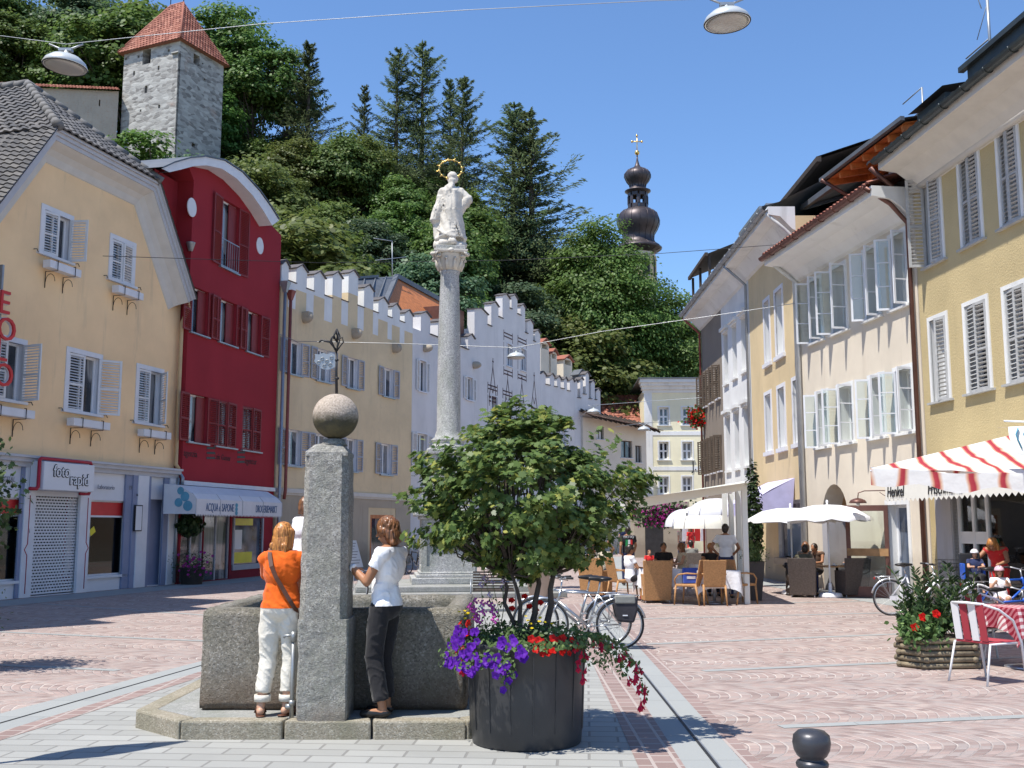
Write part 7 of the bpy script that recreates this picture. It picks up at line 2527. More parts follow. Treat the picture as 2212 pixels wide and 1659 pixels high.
 if eyes:
  for e in (-1,1):
   q = MB(); q.ell((hd + fc * .080 + latd * e * .030 + upd * .012) * s,(.011 * s,.006 * s,.007 * s),Rf,8,6); q.build('eye','eye_dark',root)
  q = MB(); q.cap((hd + fc * .093 - latd * .018 - upd * .056) * s,(hd + fc * .093 + latd * .018 - upd * .056) * s,.005 * s,.005 * s,6); q.build('mouth','lip',root)
 root['_s'] = s
 return root,J,s
gz0 = .15
wo1 = G(600,1540,gz0); wo1.x *= .985; wo1.y = 9.06
r1,J1,s1 = person('woman with auburn bob in an orange shirt and cream cropped trousers, seen from behind',(wo1.x,wo1.y + .05,gz0),R(-6),
 dict(sl=(-.155,.0,1.36),sr=(.155,.01,1.36),el=(-.19,.24,1.18),er=(.225,.19,1.21),wl=(-.02,.42,1.26),wr=(.16,.40,1.32),al=(-.14,-.06,.085),ar=(.07,.0,.085),tl=(-.19,.08,.03),tr=(.13,.13,.03),kl=(-.115,.03,.50),kr=(.085,.05,.50),head=(0,.03,1.57),face=(.25,1,-.05)),
 H=1.60,skin_='skin_light',top='cloth_orange',bottom='cloth_cream',hair='hair_auburn',hairstyle='bob',sleeve=.82,leg=.86,shoes=None,woman=True,voxel=.010,fat=1.08,loose=1.35,kfold=.016,wide_leg=.010)
def band_(root,pts,w,t,nout,mt,nm):
 """flat strap lying on a body: pts path, nout outward direction per point"""
 q = MB(); vs = []
 for i,p in enumerate(pts):
  p = V(p); d = V(pts[min(i + 1,len(pts) - 1)]) - V(pts[max(i - 1,0)]); d.normalize(); n = V(nout[i]).normalized(); sd = d.cross(n).normalized()
  vs += [p + sd * w / 2,p - sd * w / 2,p - sd * w / 2 + n * t,p + sd * w / 2 + n * t]
 fs = []
 for i in range(len(pts) - 1):
  for k in range(4):
   fs.append((i * 4 + k,i * 4 + (k + 1) % 4,i * 4 + 4 + (k + 1) % 4,i * 4 + 4 + k))
 q.add(vs,fs); return q.build(nm,mt,root)
sp = s1
bp = [(-.10,-.03,1.455),(-.085,-.10,1.40),(-.05,-.148,1.30),(.0,-.150,1.20),(.06,-.135,1.10),(.12,-.125,1.0),(.155,-.09,.93),(.17,-.02,.90)]
band_(r1,[tuple(V(p) * sp) for p in bp],.035,.006,[(-.1,-.3,1),(-.1,-1,.5),(0,-1,.2),(0,-1,0),(.1,-1,0),(.3,-1,0),(.8,-.6,0),(1,0,0)],'leather_brown','bag_strap')
q = MB(); q.ell(V((.20,.05,.86)) * sp,(.05,.10,.08),n=12,k=8); q.build('shoulder_bag','leather_brown',r1)
for (A_,T_) in (('al','tl'),('ar','tr')):
 a,b = J1[A_] * sp,J1[T_] * sp
 a.z = b.z = .012
 d = (b - a).normalized()
 q = MB(); q.cap(a - d * .05,b + d * .02,.037,.042,10); q.v = [(v[0],v[1],.010 + (v[2] - .012) * .22) for v in q.v]
 sd = q.build('sandal','leather_brown',r1)
 q = MB(); c_ = (a + b) / 2; c_.z = .03; l_ = d.cross(V((0,0,1)))
 q.tube([c_ + l_ * .045 - V((0,0,.01)),c_ + l_ * .03 + V((0,0,.03)),c_ + V((0,0,.04)),c_ - l_ * .03 + V((0,0,.03)),c_ - l_ * .045 - V((0,0,.01))],.010,6); q.build('sandal_strap','leather_brown',sd)
for (K_,A_) in (('kl','al'),('kr','ar')):
 a = J1[K_].lerp(J1[A_],.72) * sp
 q = MB(); q.lathe([(.068,-.03),(.069,.0),(.067,.025),(.063,.025),(.063,-.03)],20,c=(a.x,a.y,a.z - .04)); q.build('trouser_cuff','cloth_cream',r1)
wo2 = G(828,1540,gz0); wo2.x *= .985; wo2.y = 9.0
r2,J2,s2 = person('woman with wavy brown hair in a white shirt and black trousers reading a sheet',(wo2.x,wo2.y + .08,gz0),R(68),
 dict(hip=(0,-.02,.93),waist=(0,.0,1.08),chest=(0,-.04,1.27),neck=(0,-.05,1.43),head=(0,-.01,1.575),sl=(-.165,-.05,1.38),sr=(.165,-.05,1.38),el=(-.215,.06,1.14),er=(.20,.08,1.15),wl=(-.15,.24,1.26),wr=(.12,.30,1.18),
   hl_=(0,0,0),al=(-.10,-.05,.085),ar=(.10,.02,.085),tl=(-.11,.13,.03),tr=(.12,.20,.03),kl=(-.09,.05,.50),kr=(.10,.06,.50),face=(0,1,-.25),
   ),H=1.64,skin_='skin_tan',top='cloth_white',bottom='cloth_black',hair='hair_brown',hairstyle='wavy',sleeve=.52,leg=.93,shoes='leather_black',woman=True,voxel=.010,fat=1.02,kfold=.014,wide_leg=.016,loose=1.25,curl=.9,fold_seed=4)
q = MB(); wv = J2['wl'] * s2; e_ = (J2['wl'] - J2['el']).normalized(); q.tube([wv - e_ * .022,wv + e_ * .004],[.034,.034],14); q.build('watch_band','watch_white',r2)
q = MB(); q.ell(wv - e_ * .008 + V((-.02,-.018,.012)),(.017,.017,.017),n=12,k=8); q.build('watch_face','watch_white',r2)
pp = thing('paper_sheet','white printed sheet held up by the woman in the white shirt','paper',tuple(V((wo2.x,wo2.y + .08,gz0)) + Matrix.Rotation(R(68),3,'Z') @ (V((-.02,.31,1.36)) * s2)),R(60))
q = MB(); q.M = Matrix.Rotation(R(-20),4,'X'); q.box(-.09,-.002,-.11,.09,.001,.13); q.build('sheet','sign_white',pp)
q = MB(); q.M = Matrix.Rotation(R(-20),4,'X')
for k in range(8): q.box(-.075,.0015,.10 - k * .025,.07 - .02 * (k % 3),.0022,.106 - k * .025); q.box(-.075,-.003,.10 - k * .025,.07 - .02 * (k % 3),-.0022,.106 - k * .025)
q.build('printed_lines','letter_grey',pp)
r3,J3,s3 = person('small brown haired child in a white shirt and yellow shorts held on the basin rim',(-1.835,9.50,1.0),R(-35),
 dict(head=(0,.02,1.55),neck=(0,-.01,1.36),sl=(-.15,-.01,1.30),sr=(.15,-.01,1.30),chest=(0,0,1.16),waist=(0,0,.95),hip=(0,0,.80),hl=(-.08,0,.78),hr=(.08,0,.78),kl=(-.09,.02,.43),kr=(.09,.02,.43),wl=(-.26,.12,.92),wr=(.22,.22,.98),el=(-.23,0,1.06),er=(.22,.02,1.06)),
 H=.98,skin_='skin_light',top='cloth_white',bottom='cloth_yellow',hair='hair_brown',hairstyle='wavy',sleeve=.6,leg=.35,shoes='leather_brown',voxel=.020,fat=1.30)
for ch in r3.children:
 if ch.name.startswith('hair'): ch.scale = (1.0,1.0,1.0)
# bicycles
plain('bike_silver',(.42,.43,.45),.3,metal=.85,var=.05); plain('bike_white',(.72,.72,.74),.3,var=.04); plain('bike_blue',(.02,.10,.50),.3,var=.06); plain('bike_red',(.55,.02,.02),.3,var=.06); plain('bike_black',(.02,.02,.022),.35,var=.1)
plain('rubber',(.03,.03,.032),.8,var=.2); plain('rim_metal',(.55,.56,.57),.3,metal=.8,var=.05); plain('pannier',(.035,.033,.04),.8,var=.25,bump=.01,bscale=12); plain('reflector',(.6,.02,.02),.3,var=.05)
def bicycle(label,loc,rz,frame='bike_silver',wr=.34,base=1.06,pannier=False,basket=False,step=False,lean=0,group=None,seat2=False,fender='bike_silver',child=None,cat='bicycle'):
 """stands along +x, rear wheel at the origin side"""
 rt = thing('bicycle',label,cat,loc,rz,group)
 k = wr / .34
 def wheel(x):
  w = MB(); n = 36
  w.tube([(x + (wr - .035) * math.cos(t_),0,wr + (wr - .035) * math.sin(t_)) for t_ in np.linspace(0,2 * math.pi,n + 1)],.012 * k,6,cap=False)
  for i in range(20):
   t_ = i * 2 * math.pi / 20; s_ = .02 if i % 2 else -.02
   w.tube([(x + .02 * math.cos(t_ + .8),s_,wr + .02 * math.sin(t_ + .8)),(x + (wr - .035) * math.cos(t_),0,wr + (wr - .035) * math.sin(t_))],.0016,3,cap=False)
  w.tube([(x,-.05,wr),(x,.05,wr)],.018,8)
  wo_ = w.build('wheel','rim_metal',rt)
  w = MB(); w.tube([(x + (wr - .014) * math.cos(t_),0,wr + (wr - .014) * math.sin(t_)) for t_ in np.linspace(0,2 * math.pi,n + 1)],.0175 * k,8,cap=False); w.build('tyre','rubber',wo_)
  w = MB(); a0,a1 = (.3,2.9) if x == 0 else (.9,2.6)
  w.tube([(x + (wr + .022) * math.cos(t_),0,wr + (wr + .022) * math.sin(t_)) for t_ in np.linspace(a0,a1,16)],[.020] * 16,6); w.build('mudguard',fender,wo_)
 wheel(0); wheel(base)
 bb = V((.42 * k + .02,0,wr - .03)); st = V((.30 * k,0,wr + .45 * k)); hd_ = V((base - .22 * k,0,wr + .45 * k)); hdl = V((base - .19 * k,0,wr + .32 * k)); ax0 = V((0,0,wr)); ax1 = V((base,0,wr))
 f = MB(); r_ = .018
 f.tube([st - (st - bb).normalized() * 0,bb],r_,8)
 if step:
  f.tube([hdl,V((.62 * k,0,wr + .03)),bb],.024,8); f.tube([hd_,V((.60 * k,0,wr + .13)),st.lerp(bb,.5)],r_,8)
 else:
  f.tube([hd_ ,st + V((.0,0,-.02))],r_,8); f.tube([hdl,bb],.021,8)
 f.tube([hd_ + V((-.01,0,.04)),hdl + V((.01,0,-.03))],.022,8)
 for s_ in (-.03,.03):
  f.tube([bb + V((0,s_ * .6,0)),ax0 + V((0,s_,0))],.009,6); f.tube([st + V((0,s_ * .5,-.04)),ax0 + V((0,s_,0))],.008,6)
  f.tube([hdl + V((.01,s_ * .5,-.03)),hdl + V((.05,s_,-.10)),ax1 + V((0,s_,0))],.011,6)
 f.build('frame',frame,rt)
 h = MB(); h.tube([hd_,hd_ + V((-.03,0,.16))],.013,8); tp = hd_ + V((-.03,0,.17))
 h.tube([tp + V((-.14,-.28,.03)),tp + V((-.03,-.22,.03)),tp + V((.03,-.06,0)),tp + V((.03,.06,0)),tp + V((-.03,.22,.03)),tp + V((-.14,.28,.03))],.012,8)
 ho = h.build('handlebar','rim_metal',rt)
 h = MB()
 for s_ in (-1,1): h.tube([tp + V((-.14,.28 * s_,.03)),tp + V((-.05,.235 * s_,.03))],.017,8); h.tube([tp + V((.02,.2 * s_,.02)),tp + V((-.07,.25 * s_,.0))],.006,5)
 h.build('grip','rubber',ho)
 sa = MB(); sa.tube([st,st + V((-.03,0,.16))],.013,8); so_ = sa.build('seat_post','rim_metal',rt)
 sa = MB(); c_ = st + V((-.05,0,.18)); sa.ell(c_ + V((-.04,0,0)),(.11,.09,.032),n=14,k=8); sa.cap(c_,c_ + V((.17,0,.005)),.045,.022,10); sa.build('saddle','leather_black',so_)
 dr_ = MB(); dr_.tube([bb + V((0,-.05,0)),bb + V((0,.05,0))],.028,10)
 dr_.tube([(bb.x + .09 * math.cos(t_),-.045,bb.z + .09 * math.sin(t_)) for t_ in np.linspace(0,2 * math.pi,25)],.006,5,cap=False)
 dr_.bar(bb + V((0,-.06,0)),bb + V((.07,-.06,-.15)),.014,.02,up=(0,1,0)); dr_.bar(bb + V((0,.06,0)),bb + V((-.07,.06,.15)),.014,.02,up=(0,1,0))
 dr_.box(bb.x + .03,-.13,bb.z - .165,bb.x + .11,-.06,bb.z - .145); dr_.box(bb.x - .11,.06,bb.z + .145,bb.x - .03,.13,bb.z + .165)
 dr_.tube([bb + V((0,-.045,.09)),ax0 + V((0,-.045,.04))],.004,4); dr_.tube([bb + V((0,-.045,-.09)),ax0 + V((0,-.045,-.04))],.004,4)
 dr_.build('crank','rim_metal',rt)
 if step:
  g_ = MB(); g_.box(-.03,-.056,wr - .045,bb.x + .09,-.046,wr + .035); g_.build('chain_guard','bike_white',rt)
 rk = MB(); zr_ = 2 * wr + .06
 for s_ in (-.055,.055): rk.tube([(.20 * k,s_,zr_ + .02),(-.28 * k,s_,zr_)],.006,5); rk.tube([(-.22 * k,s_,zr_),(0,s_ * .6,wr)],.005,5); rk.tube([(-.02,s_,zr_ + .01),(0,s_ * .6,wr)],.005,5)
 for x in (.1,-.05,-.2,-.28): rk.tube([(x * k,-.055,zr_ + .005),(x * k,.055,zr_ + .005)],.005,5)
 ro_ = rk.build('rack','rim_metal',rt)
 q = MB(); q.box(-.30 * k,-.03,zr_ - .05,-.29 * k,.03,zr_ - .01); q.build('rear_reflector','reflector',ro_)
 if pannier:
  for s_ in (-1,1):
   q = MB(); rough = [(-.22,.0),(.10,.0),(.12,-.1),(.07,-.34),(-.16,-.36),(-.21,-.2)]
   q.xprism([(a - .02,b + zr_ - .01) for a,b in rough],.06 * s_,.19 * s_); po_ = q.build('pannier','pannier',rt,bevel=.03)
   q = MB(); q.box(-.20,min(.05 * s_,.205 * s_),zr_ - .10,.08,max(.05 * s_,.205 * s_),zr_ + .005); q.build('pannier_lid','cloth_grey',po_,bevel=.015)
   q = MB(); q.box(-.09,.197 * s_ - .004,zr_ - .27,-.02,.197 * s_ + .004,zr_ - .255); q.build('pannier_badge','sign_white',po_)
 if basket:
  q = MB(); c_ = V((base + .05,0,wr + .52));
  for z_ in (0,.07,.14,.21):
   a = .13 + z_ * .2; q.tube([c_ + V((sx_ * a,sy_ * a * 1.2,z_)) for sx_,sy_ in ((-1,-1),(1,-1),(1,1),(-1,1),(-1,-1))],.004,4)
  for i in range(24):
   t_ = i / 24 * 4; j = int(t_); u_ = t_ - j; cs_ = [(-1,-1),(1,-1),(1,1),(-1,1),(-1,-1)]
   x_ = cs_[j][0] * (1 - u_) + cs_[j + 1][0] * u_; y_ = cs_[j][1] * (1 - u_) + cs_[j + 1][1] * u_
   q.tube([c_ + V((x_ * .13,y_ * .156,0)),c_ + V((x_ * .172,y_ * .206,.21))],.0025,3)
  q.build('basket','bike_black',rt)
 return rt
p = G(1340,1402); bicycle('silver bicycle with dark panniers parked just behind the flower pot',(p.x,p.y,0),R(180),'bike_silver',pannier=True,group='bicycles in the square')
bicycle('second silver bicycle leaning close behind the one with panniers',(p.x - .12,p.y + .45,0),R(183),'bike_silver',group='bicycles in the square')
p = G(1926,1330); bicycle('white step through bicycle with a wire basket beside the brown framed door',(p.x,p.y,0),R(-4),'bike_white',step=True,basket=True,fender='rim_metal',group='bicycles in the square')
p = G(2116,1352); bicycle('blue bicycle with white mudguards and a child seat in front of the shop',(p.x,p.y,0),R(6),'bike_blue',fender='bike_white',group='bicycles in the square')
p = G(2126,1366); bicycle('small blue and red kids bicycle ridden by the girl in the pink helmet',(p.x,p.y - .2,0),R(8),'bike_blue',wr=.22,base=.78,fender='bike_blue',group='bicycles in the square')
p = G(880,1241); bicycle('dark bicycle parked in the shade before the sand yellow house, nearer the monument',(p.x + .5,p.y,0),R(120),'bike_black',fender='bike_black',group='bicycles in the square')
bicycle('dark bicycle with a red bag parked in the shade before the sand yellow house',(p.x - .1,p.y - .3,0),R(112),'bike_red',fender='bike_black',group='bicycles in the square')
p = G(1050,1251); bicycle('bicycle standing far behind the bench, left of a pair',(p.x,p.y,0),R(80),'bike_black',group='bicycles in the square')
bicycle('bicycle standing far behind the bench, right of a pair',(p.x + 1.1,p.y + .2,0),R(95),'bike_silver',group='bicycles in the square')
p = G(770,1296); bicycle('bicycle with white and orange frame parked behind the fountain pillar',(p.x + .15,p.y - 1.6,0),R(186),'bike_white',fender='bike_silver',group='bicycles in the square')
# cafe terrace
plain('rattan',(.42,.22,.09),.7,var=.2,scale=30,bump=.004,bscale=120); plain('rattan_dark',(.085,.065,.055),.7,var=.25,scale=30,bump=.004,bscale=120); plain('steel_leg',(.6,.6,.62),.3,metal=.8,var=.05)
def armchair(label,loc,rz,mt,group):
 rt = thing('armchair',label,'chair',loc,rz,group)
 q = MB(); q.box(-.28,-.26,.30,.28,.26,.44); q.build('seat',mt,rt,bevel=.02)
 q = MB(); q.add([(-.30,-.22,.06),(.30,-.22,.06),(.34,-.33,.95),(-.34,-.33,.95),(-.30,-.28,.06),(.30,-.28,.06),(.34,-.39,.95),(-.34,-.39,.95)],[(0,1,2,3),(7,6,5,4),(0,4,5,1),(2,6,7,3),(1,5,6,2),(3,7,4,0)]); q.build('backrest',mt,rt,bevel=.012)
 for s_ in (-1,1):
  q = MB(); q.box(.28 * s_ - .03,-.28,.06,.28 * s_ + .03,.27,.64); q.build('armrest',mt,rt,bevel=.015)
  for y_ in (-.24,.24):
   q = MB(); q.tube([(.27 * s_,y_,0),(.27 * s_,y_,.07)],.014,8); q.build('leg','steel_leg',rt)
 return rt
def armchair_light(label,loc,rz,mt,group):
 rt = thing('armchair',label,'chair',loc,rz,group)
 q = MB(); q.box(-.25,-.24,.40,.25,.25,.455); q.build('seat',mt,rt,bevel=.015)
 q = MB(); q.add([(-.24,-.22,.42),(.24,-.22,.42),(.25,-.34,.98),(-.25,-.34,.98),(-.24,-.25,.42),(.24,-.25,.42),(.25,-.37,.98),(-.25,-.37,.98)],[(0,1,2,3),(7,6,5,4),(0,4,5,1),(2,6,7,3),(1,5,6,2),(3,7,4,0)]); q.build('backrest',mt,rt,bevel=.01)
 for s_ in (-1,1):
  q = MB(); q.tube([(.245 * s_,-.28,.68),(.275 * s_,-.05,.69),(.275 * s_,.15,.66),(.25 * s_,.25,.56),(.235 * s_,.24,.44)],.018,8); q.build('armrest',mt,rt)
  q = MB(); q.tube([(.235 * s_,.23,.42),(.245 * s_,.27,0)],[.024,.017],8); q.build('leg',mt,rt)
  q = MB(); q.tube([(.235 * s_,-.23,.45),(.25 * s_,-.32,0)],[.026,.017],8); q.build('leg',mt,rt)
 return rt
def ctable(label,loc,rz,w=.8,h=.74,clothm='cloth_table',group=None,drop=.38,legm='steel_leg'):
 rt = thing('cafe_table',label,'table',loc,rz,group)
 q = MB(); q.box(-w / 2,-w / 2,h - .03,w / 2,w / 2,h); q.build('tabletop','wood_door',rt)
 q = MB(); q.tube([(0,0,.04),(0,0,h - .03)],.035,8); q.lathe([(.26,0),(.26,.02),(.04,.05)],20); q.build('leg',legm,rt)
 if clothm:
  n = 48; vs = [(0,0,h + .006)]
  for ring,(sc_,dz) in enumerate(((1.0,.006),(1.01,-.02),(1.05,-drop * .5),(1.08,-drop))):
   for i in range(n):
    t_ = i / n * 4; j = int(t_); u_ = t_ - j; cs_ = [(-1,-1),(1,-1),(1,1),(-1,1),(-1,-1)]
    x_ = cs_[j][0] * (1 - u_) + cs_[j + 1][0] * u_; y_ = cs_[j][1] * (1 - u_) + cs_[j + 1][1] * u_
    wv_ = 1 + (.025 * math.sin(i * 1.3) * ring if ring > 1 else 0); corner = (abs(u_ - .5) * 2) ** 4
    vs.append((x_ * w / 2 * sc_ * wv_,y_ * w / 2 * sc_ * wv_,h + dz - (.10 * corner * (ring - 1) if ring > 1 else 0)))
  fs = [(0,1 + i,1 + (i + 1) % n) for i in range(n)]
  for r_ in range(3):
   fs += [(1 + r_ * n + i,1 + (r_ + 1) * n + i,1 + (r_ + 1) * n + (i + 1) % n,1 + r_ * n + (i + 1) % n) for i in range(n)]
  q = MB(); q.add(vs,fs,True)
  c = q.build('tablecloth',clothm,None); c.location = loc; c.rotation_euler = (0,0,rz)
  tag(c,'cloth over the ' + ' '.join(label.replace('square ','').replace('with white cloth ','').split()[:12]),'tablecloth','tablecloths')
 return rt
gch = 'tan rattan chairs on the cafe terrace'
def gp(px,py): p = G(px,py); return (p.x,p.y,0)
x_,y_,_ = gp(1419,1303); armchair('tan rattan armchair with a solid square back, nearest behind the bicycles',(x_,y_ + .25,0),R(4),'rattan',gch)
x_,y_,_ = gp(1490,1308); armchair_light('tan rattan armchair carrying a blue bag on its seat',(x_ + .05,y_ + .25,0),R(58),'rattan',gch)
x_,y_,_ = gp(1545,1309); armchair_light('tan rattan armchair with its back to us at the white table',(x_,y_ + .25,0),R(0),'rattan',gch)
x_,y_,_ = gp(1597,1306); armchair_light('tan rattan armchair partly behind the white awning post',(x_ + .1,y_ + .3,0),R(-62),'rattan',gch)
x_,y_,_ = gp(1290,1290); armchair('tan rattan armchair of the guest in white behind the bicycle saddles',(x_,y_ + .2,0),R(-30),'rattan',gch)
x_,y_,_ = gp(1352,1296); armchair_light('tan rattan armchair of the man in the pale polo shirt',(x_ - .05,y_ + .2,0),R(-70),'rattan',gch)
x_,y_,_ = gp(1505,1270); armchair('dark rattan armchair on the far side of the white table',(x_,y_ + .6,0),R(165),'rattan_dark',gch)
ctable('square cafe table with white cloth in front of the woman in black',(gp(1535,1300)[0],24.3,0),R(3),.95,group='cafe tables')
ctable('square cafe table with white cloth behind the solid square back armchair',(gp(1405,1290)[0],25.0,0),R(6),.9,group='cafe tables')
ctable('square cafe table with white cloth farthest in the shade of the awning',(gp(1470,1265)[0] + .1,27.4,0),R(0),.9,group='cafe tables')
bg = thing('shopping_bag','blue shopping bag with white print lying on the rattan armchair seat','bag',(gp(1490,1308)[0] + .07,gp(1490,1308)[1] + .28,.46),R(12))
q = MB(); q.add([(-.17,-.06,0),(.17,-.06,0),(.17,.06,0),(-.17,.06,0),(-.18,-.02,.34),(.18,-.02,.34),(.18,.03,.34),(-.18,.03,.34)],[(0,1,2,3),(4,5,6,7),(0,1,5,4),(1,2,6,5),(2,3,7,6),(3,0,4,7)]); q.build('bag','cloth_blue',bg,bevel=.015)
q = MB(); q.box(-.10,-.058,.10,.10,-.052,.16); q.build('print','sign_white',bg)
gpe = 'guests and passers by'
def seatp(px,pybase,dY,rz,label,**kw):
 p = G(px,pybase)
 return person(label,(p.x,p.y + dY,kw.pop('z',0)),rz,base=SIT,group=gpe,voxel=kw.pop('voxel',.018),**kw)
seatp(1366,1300,.35,R(-72),'seated man with cap in a pale polo shirt at the cafe table',skin_='skin_tan',top='cloth_white',bottom='cloth_black',hair='hair_dark',pose=dict(face=(0,1,-.1)))
seatp(1446,1285,.9,R(175),'seated guest with dark hair and black shirt behind the square back armchair',top='cloth_black',hair='hair_dark',skin_='skin_tan')
seatp(1484,1285,.75,R(100),'seated woman with long brown hair in a pale top beside the blue bag',top='cloth_beige',hair='hair_brown',hairstyle='long',woman=True,sleeve=0)
seatp(1508,1262,1.2,R(5),'seated man in a grey green shirt seen from behind at the far table',top='cloth_grey',hair='hair_dark')
seatp(1552,1290,.9,R(178),'seated woman with short auburn hair in a black top facing the camera',top='cloth_black',hair='hair_auburn',hairstyle='short',skin_='skin_tan',woman=True,sleeve=0,eyes=True,pose=dict(face=(0,1,-.35)))
seatp(1412,1262,.9,R(190),'small child sitting low behind the square back armchair',top='cloth_red',hair='hair_brown',H=1.15,z=.12)
seatp(1262,1290,.2,R(-95),'seated guest all in white bent forward behind the bicycles',top='cloth_white',bottom='cloth_white',hair='hair_dark',skin_='skin_tan',pose=dict(neck=(0,.12,1.0),head=(0,.2,1.12),chest=(0,.06,.86),sl=(-.175,.1,.96),sr=(.175,.1,.96)))
seatp(1310,1282,1.0,R(170),'seated guest with raised arms in a red top under the maple branches',top='cloth_beige',hair='hair_brown',skin_='skin_tan',pose=dict(el=(-.30,.10,1.1),er=(.30,.1,1.1),wl=(-.16,.1,1.32),wr=(.16,.1,1.32)))
x_,y_,_ = gp(1742,1291); armchair('dark brown rattan armchair of the man in khaki beside the black dog',(x_,y_ + .25,0),R(-18),'rattan_dark','dark rattan armchairs under the parasol')
x_,y_,_ = gp(1848,1291); armchair('dark brown rattan armchair with its back to us beside the parasol foot',(x_,y_ + .25,0),R(10),'rattan_dark','dark rattan armchairs under the parasol')
seatp(1748,1291,.35,R(-40),'man with dark hair in a khaki shirt sitting in the dark armchair',top='cloth_khaki',bottom='cloth_navy',hair='hair_dark',skin_='skin_tan',pose=dict(neck=(0,.05,1.02),head=(0,.11,1.15)))
seatp(1790,1280,.9,R(120),'woman with tied dark hair leaning on the table beside the man in khaki',top='cloth_brown',hair='hair_dark',woman=True,sleeve=0,skin_='skin_tan',pose=dict(neck=(0,.06,1.02),head=(0,.12,1.14)))
seatp(1768,1278,1.1,R(160),'woman with brown hair between the man in khaki and the woman with tied hair',top='cloth_black',hair='hair_brown',hairstyle='long',woman=True)
seatp(1868,1280,.6,R(82),'blond woman with a pony tail in a sleeveless top by the beige wall',top='cloth_beige',bottom='cloth_black',hair='hair_blond',hairstyle='tail',woman=True,sleeve=0,skin_='skin_light')
rt = ctable('dark square cafe table between the two dark rattan armchairs',(gp(1800,1285)[0],26.9,0),0,.85,clothm=None,group='cafe tables',legm='bike_black')
def stand(px,pyfoot,rz,label,H=1.72,dY=0,**kw):
 p = G(px,pyfoot)
 return person(label,(p.x,p.y + dY,0),rz,H=H,group=gpe,voxel=kw.pop('voxel',.019),**kw)
WALK = dict(kl=(-.09,.14,.52),al=(-.09,.14,.10),tl=(-.10,.30,.06),kr=(.09,-.02,.50),ar=(.10,-.24,.12),tr=(.11,-.10,.04),el=(-.24,-.10,1.14),wl=(-.25,-.08,.92),er=(.24,.06,1.14),wr=(.24,.22,.96))
t_,Jt,s_t = stand(1358,1266,R(8),'man walking away in a black shirt with a printed back beyond the cafe guests',pose=WALK,top='cloth_black',bottom='cloth_navy',hair='hair_dark',skin_='skin_tan',fat=1.12)
lettering('PATTO',.095,(-.165,-.135,1.36 * s_t),'sign_white',t_,name='shirt_print',extrude=.012)
for (c_,x0) in (('leaf_print_green',-.10),('sign_white',-.035),('poster_red',.03)):
 if c_ not in MATS: plain(c_,(.02,.25,.08),.8)
 q = MB(); q.box(x0,-.142,1.14,x0 + .065,-.105,1.33); q.build('shirt_print',c_,t_)
stand(1595,1300,R(-20),'waiter in a white shirt and dark trousers standing behind the white awning post',dY=1.3,top='cloth_white',bottom='cloth_navy',hair='hair_dark',skin_='skin_tan',H=1.78,pose=dict(el=(-.33,-.06,1.16),wl=(-.17,.04,.98),er=(.30,.05,1.14),wr=(.16,.22,1.0)))
stand(1452,1203,R(-10),'person in white shirt and blue jeans far down the street beside the easel board',pose=WALK,top='cloth_white',bottom='cloth_blue',hair='hair_dark')
stand(1474,1211,R(15),'man in a beige shirt with a brown hip bag walking down the street',pose=WALK,top='cloth_beige',bottom='cloth_navy',hair='hair_brown',fat=1.1)
stand(1493,1215,R(30),'woman in a red dress near the round bush',top='cloth_red',bottom='cloth_red',leg=.45,hair='hair_brown',hairstyle='long',woman=True)
stand(1418,1197,R(5),'person in a blue shirt and orange shorts in the shade of the far houses',pose=WALK,top='cloth_blue',bottom='cloth_orange_short',leg=.48,hair='hair_dark')
stand(1345,1197,R(20),'person in dark clothes in the shade far behind the maple branches',top='cloth_navy',bottom='cloth_black',hair='hair_dark')
p = G(2165,1345)
mother = person('woman with long light brown hair in a red top bending over the two children',(p.x + .25,p.y + .55,0),R(140),dict(hip=(0,-.10,.92),waist=(0,.0,1.05),chest=(0,.10,1.20),neck=(0,.22,1.32),head=(0,.33,1.40),sl=(-.165,.17,1.29),sr=(.165,.17,1.29),el=(-.25,.33,1.10),er=(.30,.30,1.12),wl=(-.10,.48,1.02),wr=(.36,.50,1.05),face=(0,.8,-.65)),
 H=1.68,skin_='skin_tan',top='cloth_red',bottom='cloth_red',leg=.55,hair='hair_auburn',hairstyle='long',sleeve=0,woman=True,voxel=.014,group=gpe,shoes='leather_brown',eyes=True,curl=.8)
p = G(2166,1352)
plain('helmet_pink',(.72,.45,.52),.3,var=.03); plain('helmet_red',(.62,.05,.06),.3,var=.03); plain('helmet_white',(.75,.75,.78),.3,var=.03)
def helmet(rt,J,s,m1,m2):
 hd = J['head'] * s; f_ = J['face'].normalized(); l_ = f_.cross(V((0,0,1))).normalized(); u_ = l_.cross(f_)
 Rf = Matrix((l_,f_,u_)).transposed()
 q = MB(); q.ell((0,0,0),(.108 * s * 1.12,.130 * s * 1.12,.112 * s * 1.1),None,24,16)
 q.v = [(v[0],v[1],max(v[2],-.005 * s)) for v in q.v]
 q.v = [tuple(hd + u_ * .045 * s + Rf @ V(v)) for v in q.v]; h_ = q.build('helmet',m1,rt)
 q = MB()
 for e in (-1,0,1):
  for fr in (-.5,.25):
   c_ = V((e * .055 * s,(fr * .10 + .04) * s,.104 * s * (1 - .25 * abs(e)) ))
   q.ell(hd + u_ * .045 * s + Rf @ c_,(.014 * s,.032 * s,.016 * s),Rf,8,6)
 q.build('helmet_vents',m2,h_)
 q = MB(); q.tube([hd + l_ * .10 * s + u_ * .03 * s,hd + l_ * .06 * s - u_ * .10 * s + f_ * .03 * s,hd - l_ * .06 * s - u_ * .10 * s + f_ * .03 * s,hd - l_ * .10 * s + u_ * .03 * s],.006,5); q.build('chin_strap','cloth_black',h_)
